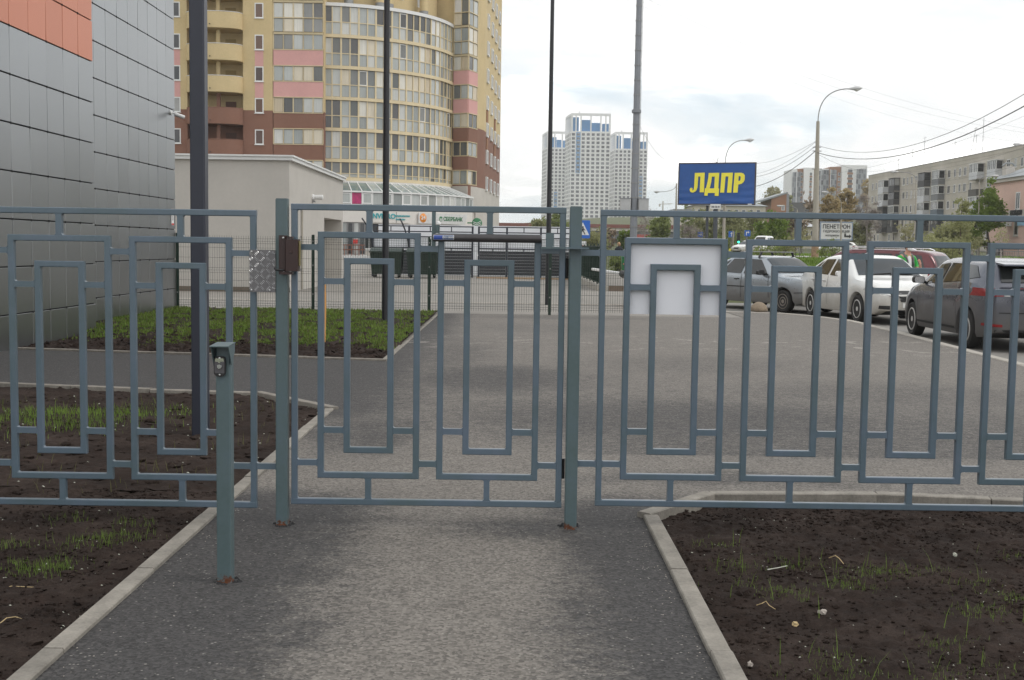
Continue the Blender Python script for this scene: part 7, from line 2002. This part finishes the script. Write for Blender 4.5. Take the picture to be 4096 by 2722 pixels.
# --- street railing ------------------------------------------------------------
sr = thing('street_railing', 'grey street railing running along the far pavement', 'railing', (0, 0, 1.0))
ra0, ra1 = Vector((26.0, 128.0)), Vector((52.0, 99.0)); n = 20
for i in range(n + 1):
    p = ra0 + (ra1 - ra0) * i / n; MB().bar((p.x, p.y, 0), (p.x, p.y, 1.1), .07, .07).build('post', M['rail'], sr)
    if i < n:
        q = ra0 + (ra1 - ra0) * (i + 1) / n
        for z in (.25, .68, 1.08): MB().bar((p.x, p.y, z), (q.x, q.y, z), .05, .05).build('rail', M['rail'], sr)
        b = MB()
        for k in range(1, 12):
            e = p + (q - p) * k / 12; b.bar((e.x, e.y, .27), (e.x, e.y, .66), .025, .025)
        stuff(b.build('balusters', M['rail'], sr))

# --- crane far away ---------------------------------------------------------------
D = 1500.0; p = at(2651, 850, D); cr = thing('tower_crane', 'tiny pale tower crane on the horizon left of the billboard', 'crane', (p.x, D, 5))
hz = at(2652, 818, D).z - 5
b = MB(); b.bar((0, 0, 0), (0, 0, hz + 4), 1.6); b.build('mast', M['conpole'], cr)
b = MB(); b.bar((-5, 0, hz), (12, 0, hz + .8), .9); b.build('jib', M['conpole'], cr); b = MB(); b.box(-5.2, -3.2, -.8, .8, hz - 3, hz - .5); b.build('counterweight', M['conpole'], cr)

# ================================================================== WIRES
def wire(label, a, c, sag, r, n=16):
    a, c = Vector(a), Vector(c); b = MB(); pts_ = []
    for i in range(n + 1):
        t = i / n; p = a.lerp(c, t); p.z -= sag * 4 * t * (1 - t); pts_.append(p)
    b.tube(pts_, r, 4); return tag(b.build('overhead_cable', M['black'], None), label, 'cable', 'overhead cables')


wire('thick sagging cable running right from the lamp, lower one', at(3268, 611, 73), at(4180, 378, 45), 1.2, .022)
wire('sagging cable running right from the lamp, upper one', at(3272, 583, 73), at(4180, 325, 45), 1.3, .013)
wire('thick cable from billboard corner up to the lamp', at(3020, 747, 92), at(3262, 605, 73), .35, .022)
wire('cable second from bottom between billboard and lamp', at(3022, 708, 94), at(3264, 584, 73), .35, .014)
wire('cable third from bottom between billboard and lamp', at(3022, 696, 98), at(3266, 566, 73), .35, .010)
wire('topmost thin cable between billboard and lamp', at(3022, 655, 98), at(3266, 564, 73), .30, .010)
wire('thin wire falling from the lamp towards the panel block', at(3272, 618, 73), at(3540, 680, 110), .5, .009)
wire('long faint wire crossing the sky, upper', at(2480, -60, 150), at(4250, 540, 150), 2.6, .010, 30)
wire('long faint wire crossing the sky, middle', at(2560, 20, 150), at(4250, 552, 150), 2.6, .009, 30)
wire('long faint wire crossing the sky, lower', at(2620, 70, 150), at(4250, 590, 150), 2.9, .007, 30)
wire('faint wire climbing right over the panel block roof', at(3300, 700, 120), at(4200, 420, 90), .8, .008, 20)
wire('thin wire from the mast down to the billboard', at(2560, 505, 86), at(2716, 652, 92), .8, .008)
for k in range(5): wire(['lowest', 'second', 'third', 'fourth', 'highest'][k] + ' of the wires strung across the panel block front', at(3560, 780 - 22 * k, 110), at(4200, 690 - 34 * k, 80), .6, .008, 12)

# ================================================================== TREES
M['leaf_green'] = leaf_mat('leaves_green', (.16, .20, .060), (.31, .355, .135), .5)
M['leaf_olive'] = leaf_mat('leaves_olive', (.20, .21, .09), (.37, .375, .19), .5)
M['leaf_bright'] = leaf_mat('leaves_bright', (.105, .165, .025), (.225, .30, .065), .5)
M['leaf_gold'] = leaf_mat('leaves_gold', (.31, .235, .115), (.50, .40, .22), .5)
M['leaf_pale'] = leaf_mat('leaves_pale', (.22, .21, .10), (.40, .38, .22), .5)
M['twig_grey'] = leaf_mat('twigs_grey', (.18, .15, .135), (.34, .30, .275), .1)
M['twig_brown'] = leaf_mat('twigs_brown', (.22, .17, .125), (.35, .28, .21), .1)


def tree(name, label, base, h, rx, z0, leaf, nleaf, ls, trunk='bark', seed=1, clumps=64, group='trees and shrubs', trunk_r=None, limbs=7, shape=1.0, spread=.17, stems=1, thin=False):
    rnd = random.Random(seed); t = thing(name, label, 'shrub' if name == 'shrub' else 'tree', base, rnd.uniform(0, 6), group)
    b = MB(); r0 = trunk_r or h * .018; tips = []
    for s_ in range(stems):
        off = Vector((rnd.uniform(-.3, .3), rnd.uniform(-.3, .3), 0)) * (stems > 1)
        top = Vector((rnd.uniform(-.06, .06) * h, rnd.uniform(-.06, .06) * h, h * .93)) + off * 2
        tp = [off + (top - off) * (i / 8) + Vector((rnd.uniform(-1, 1), rnd.uniform(-1, 1), 0)) * h * .008 * (i > 0) - Vector((0, 0, .25 * (i == 0))) for i in range(9)]
        b.tube(tp, [r0 * (1 - .9 * i / 8) for i in range(9)], 7)
        for k in range(limbs):
            u = rnd.uniform(max(.12, z0 / h * .7), .86); i = int(u * 8); p = tp[i].lerp(tp[min(i + 1, 8)], u * 8 - i)
            a = rnd.uniform(0, 2 * PI); ln = rx * rnd.uniform(.6, 1.05) * (1.15 - u * .6); e = p + Vector((math.cos(a) * ln, math.sin(a) * ln, ln * rnd.uniform(.25, 1.1)))
            mid = p.lerp(e, .5) + Vector((0, 0, -ln * .08)); rr = r0 * (1 - .85 * u) * .55
            b.tube([p, mid, e], [rr, rr * .6, rr * .2], 5); tips.append(e)
            for q in range(3):
                s2 = mid.lerp(e, rnd.uniform(.1, .9)); a2 = a + rnd.uniform(-1.3, 1.3); e2 = s2 + Vector((math.cos(a2), math.sin(a2), rnd.uniform(.2, 1.2))) * ln * .42
                b.tube([s2, e2], [rr * .45, rr * .12], 4); tips.append(e2)
    b.build('trunk', M[trunk], t, smooth=60)
    # crown: leaf-sized faces gathered in clumps on the twigs and through the crown volume
    cz, hz_ = (z0 + h) / 2, (h - z0) / 2; cl_ = [tp_ for tp_ in tips if tp_.z > z0 * .8]; rnd.shuffle(cl_); cl_ = cl_[:int(clumps * .45)]
    while len(cl_) < clumps:
        v = Vector((rnd.gauss(0, 1), rnd.gauss(0, 1), rnd.gauss(0, 1))).normalized() * (rnd.random() ** .45)
        k = 1 - max(0, v.z) * (1 - 1 / (shape + .001)) if shape > 1 else 1
        cl_.append(Vector((v.x * rx * k, v.y * rx * k, cz + v.z * hz_)))

    vs = []; fs = []
    for _ in range(nleaf):
        c = cl_[min(int(rnd.random() * len(cl_)), len(cl_) - 1)]; sg = rx * spread * rnd.uniform(.5, 1.3)
        p = c + Vector((rnd.gauss(0, sg), rnd.gauss(0, sg), rnd.gauss(0, sg * .8)))
        d = Vector((rnd.gauss(0, 1), rnd.gauss(0, 1), rnd.gauss(.1, .8))).normalized(); e = d.orthogonal().normalized(); e.rotate(Matrix.Rotation(rnd.uniform(0, 6.28), 3, d)); g = d.cross(e)
        s1 = ls * rnd.uniform(.55, 1.3); s2 = s1 * (.10 if thin else rnd.uniform(.4, .7)); o_ = len(vs)
        vs += [p - e * s1, p + g * s2 - e * s1 * .1, p + e * s1, p - g * s2 - e * s1 * .1]; fs.append((o_, o_ + 1, o_ + 2, o_ + 3))
    me = bpy.data.meshes.new('crown'); me.from_pydata([tuple(v) for v in vs], [], fs); me.materials.append(M[leaf]); ob('crown', me, t)
    return t


def ptree(name, label, px, pytop, D, wpx, leaf, n, ls, seed, z0f=.25, zbase=None, **kw):
    """tree of the size seen in the photograph: column px, crown top pytop, crown width wpx"""
    top = at(px, pytop, D); zb2 = terrain(top.x, D) if zbase is None else zbase
    h = top.z - zb2; return tree(name, label, (top.x, D, zb2), h, wpx / 2 / F_PX * D, h * z0f, leaf, n, ls, seed=seed, **kw)


S_ = 'shrub'; T_ = 'tree'
ptree(T_, 'loose willow green tree left of the slim pole below the towers', 2165, 868, 170, 80, 'leaf_olive', 1500, .22, 1, .2)
ptree(T_, 'rounded green tree right of the slim pole below the towers', 2228, 868, 175, 100, 'leaf_green', 3200, .24, 2, .1)
ptree(S_, 'olive shrub under the crossing sign', 2375, 935, 120, 110, 'leaf_olive', 1500, .16, 3, .0, stems=3)
ptree(S_, 'reddish shrub beside the mast foot', 2430, 915, 130, 60, 'twig_brown', 900, .2, 4, .05, stems=3)
ptree(S_, 'bright green shrub touching the mast foot', 2505, 912, 130, 60, 'leaf_bright', 1400, .16, 5, .0, stems=3)
ptree(T_, 'rounded green tree right of the mast', 2640, 862, 150, 92, 'leaf_green', 3400, .2, 6, .05)
ptree(T_, 'grey leafless tree behind the mast', 2580, 830, 230, 90, 'twig_grey', 1200, .35, 7, .1, trunk='birch', thin=True)
ptree(T_, 'dark olive tree left of the billboard post', 2750, 850, 180, 60, 'leaf_green', 1200, .2, 8, .2)
ptree(S_, 'purplish bare shrub left of the billboard post', 2770, 895, 150, 90, 'twig_grey', 1400, .24, 9, .0, stems=4, thin=True)
ptree(T_, 'tall olive poplar left behind the billboard post', 2822, 842, 170, 100, 'leaf_olive', 3600, .2, 10, .02, shape=1.3)
ptree(T_, 'green tree peeping over the cream house roof', 2765, 806, 340, 60, 'leaf_green', 1400, .35, 11, .3, zbase=2)
ptree(T_, 'wide olive tree right of the billboard post', 2930, 838, 172, 110, 'leaf_olive', 3800, .2, 12, .02)
ptree(T_, 'olive tree with gaps in front of the cream house end', 3010, 850, 175, 90, 'leaf_olive', 2300, .2, 13, .05)
ptree(T_, 'dense fresh green tree left of the tall lamp', 3090, 858, 135, 120, 'leaf_bright', 5200, .17, 14, .0)
ptree(T_, 'rusty brown budding tree left of the tall lamp', 3160, 850, 170, 110, 'twig_brown', 2600, .26, 15, .05)
ptree(S_, 'low green hedge mass behind the traffic light', 2935, 962, 168, 140, 'leaf_green', 2600, .2, 16, .0, stems=4, zbase=.6)
ptree(S_, 'dark hedge behind the street cars', 3110, 955, 172, 160, 'leaf_olive', 2600, .22, 17, .0, stems=4)
ptree(T_, 'bare shrub with white blossom before the old house', 3210, 905, 140, 70, 'leaf_pale', 500, .14, 18, .1, trunk='bark')
ptree(T_, 'golden brown birch right of the tall lamp', 3330, 742, 175, 80, 'leaf_gold', 4200, .24, 19, .22, trunk='birch')
ptree(T_, 'second golden birch in front of the apartment block', 3385, 742, 185, 70, 'leaf_gold', 3000, .26, 20, .3, trunk='birch')
ptree(T_, 'dull brown tree belt below the apartment block', 3300, 815, 230, 180, 'twig_brown', 3200, .4, 21, .0)
ptree(T_, 'dark tree right of the white billboard', 3440, 865, 170, 75, 'leaf_olive', 2400, .22, 22, .0)
ptree(T_, 'grey brown bare tree at the far end of the panel block', 3478, 770, 168, 95, 'twig_grey', 4200, .26, 23, .12, trunk='birch', thin=True)
ptree(T_, 'whitish budding tree before the panel block', 3640, 890, 125, 80, 'leaf_pale', 700, .12, 24, .15)
ptree(T_, 'sparse young tree with dark stem before the panel block', 3848, 775, 62, 100, 'leaf_olive', 1500, .065, 25, .2, trunk_r=.05, zbase=1.0, spread=.14)
ptree(S_, 'broad green bush before the panel block', 3830, 898, 110, 170, 'leaf_olive', 4200, .15, 26, .0, stems=5)
ptree(T_, 'tall fresh green poplar beside the pink house', 3965, 705, 117, 110, 'leaf_bright', 6500, .15, 27, .06, shape=1.4)
ptree(T_, 'second green poplar crown in front of the panel block', 3900, 800, 120, 80, 'leaf_bright', 2600, .15, 28, .1)
ptree(S_, 'low yellowish shrub along the street railing', 3760, 985, 95, 120, 'leaf_olive', 1700, .12, 29, .0, stems=4)
ptree(T_, 'pale leaning young tree in front of the pink house', 4010, 905, 75, 60, 'leaf_pale', 160, .08, 30, .3, trunk='birch', zbase=1.0)
# saplings on the verge behind the parked cars
for k, (px, py, D, w, lf, n, lab_) in enumerate(((3088, 965, 47, 78, 'leaf_green', 700, 'green sapling behind the roof bars of the blue saloon'), (3140, 958, 48, 95, 'leaf_olive', 1000, 'brownish sapling between blue saloon and tall lamp'), (3042, 985, 47, 60, 'leaf_green', 420, 'small sapling left on the verge behind the blue saloon'),
                                            (3318, 955, 46, 90, 'leaf_green', 900, 'sapling right of the tall lamp above the white saloon'), (3735, 985, 40, 60, 'leaf_olive', 420, 'thin sapling behind the maroon car tail'), (3800, 960, 42, 110, 'leaf_olive', 1300, 'spreading sapling above the dark hatchback windscreen'), (3180, 905, 60, 50, 'leaf_pale', 260, 'bare whippy sapling left of the tall lamp'), (3640, 890, 60, 50, 'leaf_pale', 240, 'whippy sapling over the maroon car'))):
    ptree(T_, lab_, px, py, D, w, lf, n, .042, 60 + k, .12, trunk_r=.022, stems=2, limbs=9, spread=.16, group='saplings on the verge')
# hill trees and far wood
for k, (px, py, D, w, lf, lab_) in enumerate(((3080, 748, 420, 60, 'leaf_pale', 'pale loose tree on the hill left of the apartment block'), (3118, 742, 430, 70, 'leaf_pale', 'larger pale tree on the hill beside the apartment block'), (3150, 758, 425, 40, 'leaf_olive', 'small tree touching the apartment block'), (3070, 790, 400, 80, 'leaf_olive', 'green hillside tree above the brick house'), (3480, 700, 420, 70, 'leaf_gold', 'brown tree tops left over the panel block roof'), (3530, 692, 430, 70, 'leaf_olive', 'green tree tops over the panel block roof'))):
    ptree(T_, lab_, px, py, D, w, lf, 1500, .5, 90 + k, .3)
ob_ = ptree(S_, 'dark bushy clump behind the barrier arm', 2465, 1012, 64, 60, 'leaf_green', 900, .08, 120, .0, stems=3, zbase=0.0)
gb = thing('litter_bin', 'bright green litter bin on the terrace behind the barrier', 'bin', (at(2492, 1030, 60).x + .2, 60, .15))
MB().prism(rrect(.55, .5, .1, 3), lambda u, v, q: (u * (.85 + .15 * q), v * (.85 + .15 * q), q * .8), 0, 1).build('body', pm('bin_bright', (.01, .17, .05), .4), gb)
MB().box(-.3, .3, -.28, .28, .802, .86).build('lid', pm('bin_bright', (.01, .17, .05), .4), gb)

# ================================================================== AIR
hz_b = MB(); hz_b.box(-2510, 2510, -60, 3010, -1.6, 150)
hz_o = hz_b.build('haze', []); stuff(hz_o)
hm = bpy.data.materials.new('haze_air'); hm.use_nodes = True; ht = hm.node_tree
for n_ in list(ht.nodes): ht.nodes.remove(n_)
hv = ht.nodes.new('ShaderNodeVolumePrincipled'); ho = ht.nodes.new('ShaderNodeOutputMaterial')
hv.inputs['Color'].default_value = (.99, .995, 1.0, 1); hv.inputs['Density'].default_value = .00022
ht.links.new(hv.outputs[0], ho.inputs['Volume']); hz_o.data.materials.append(hm)
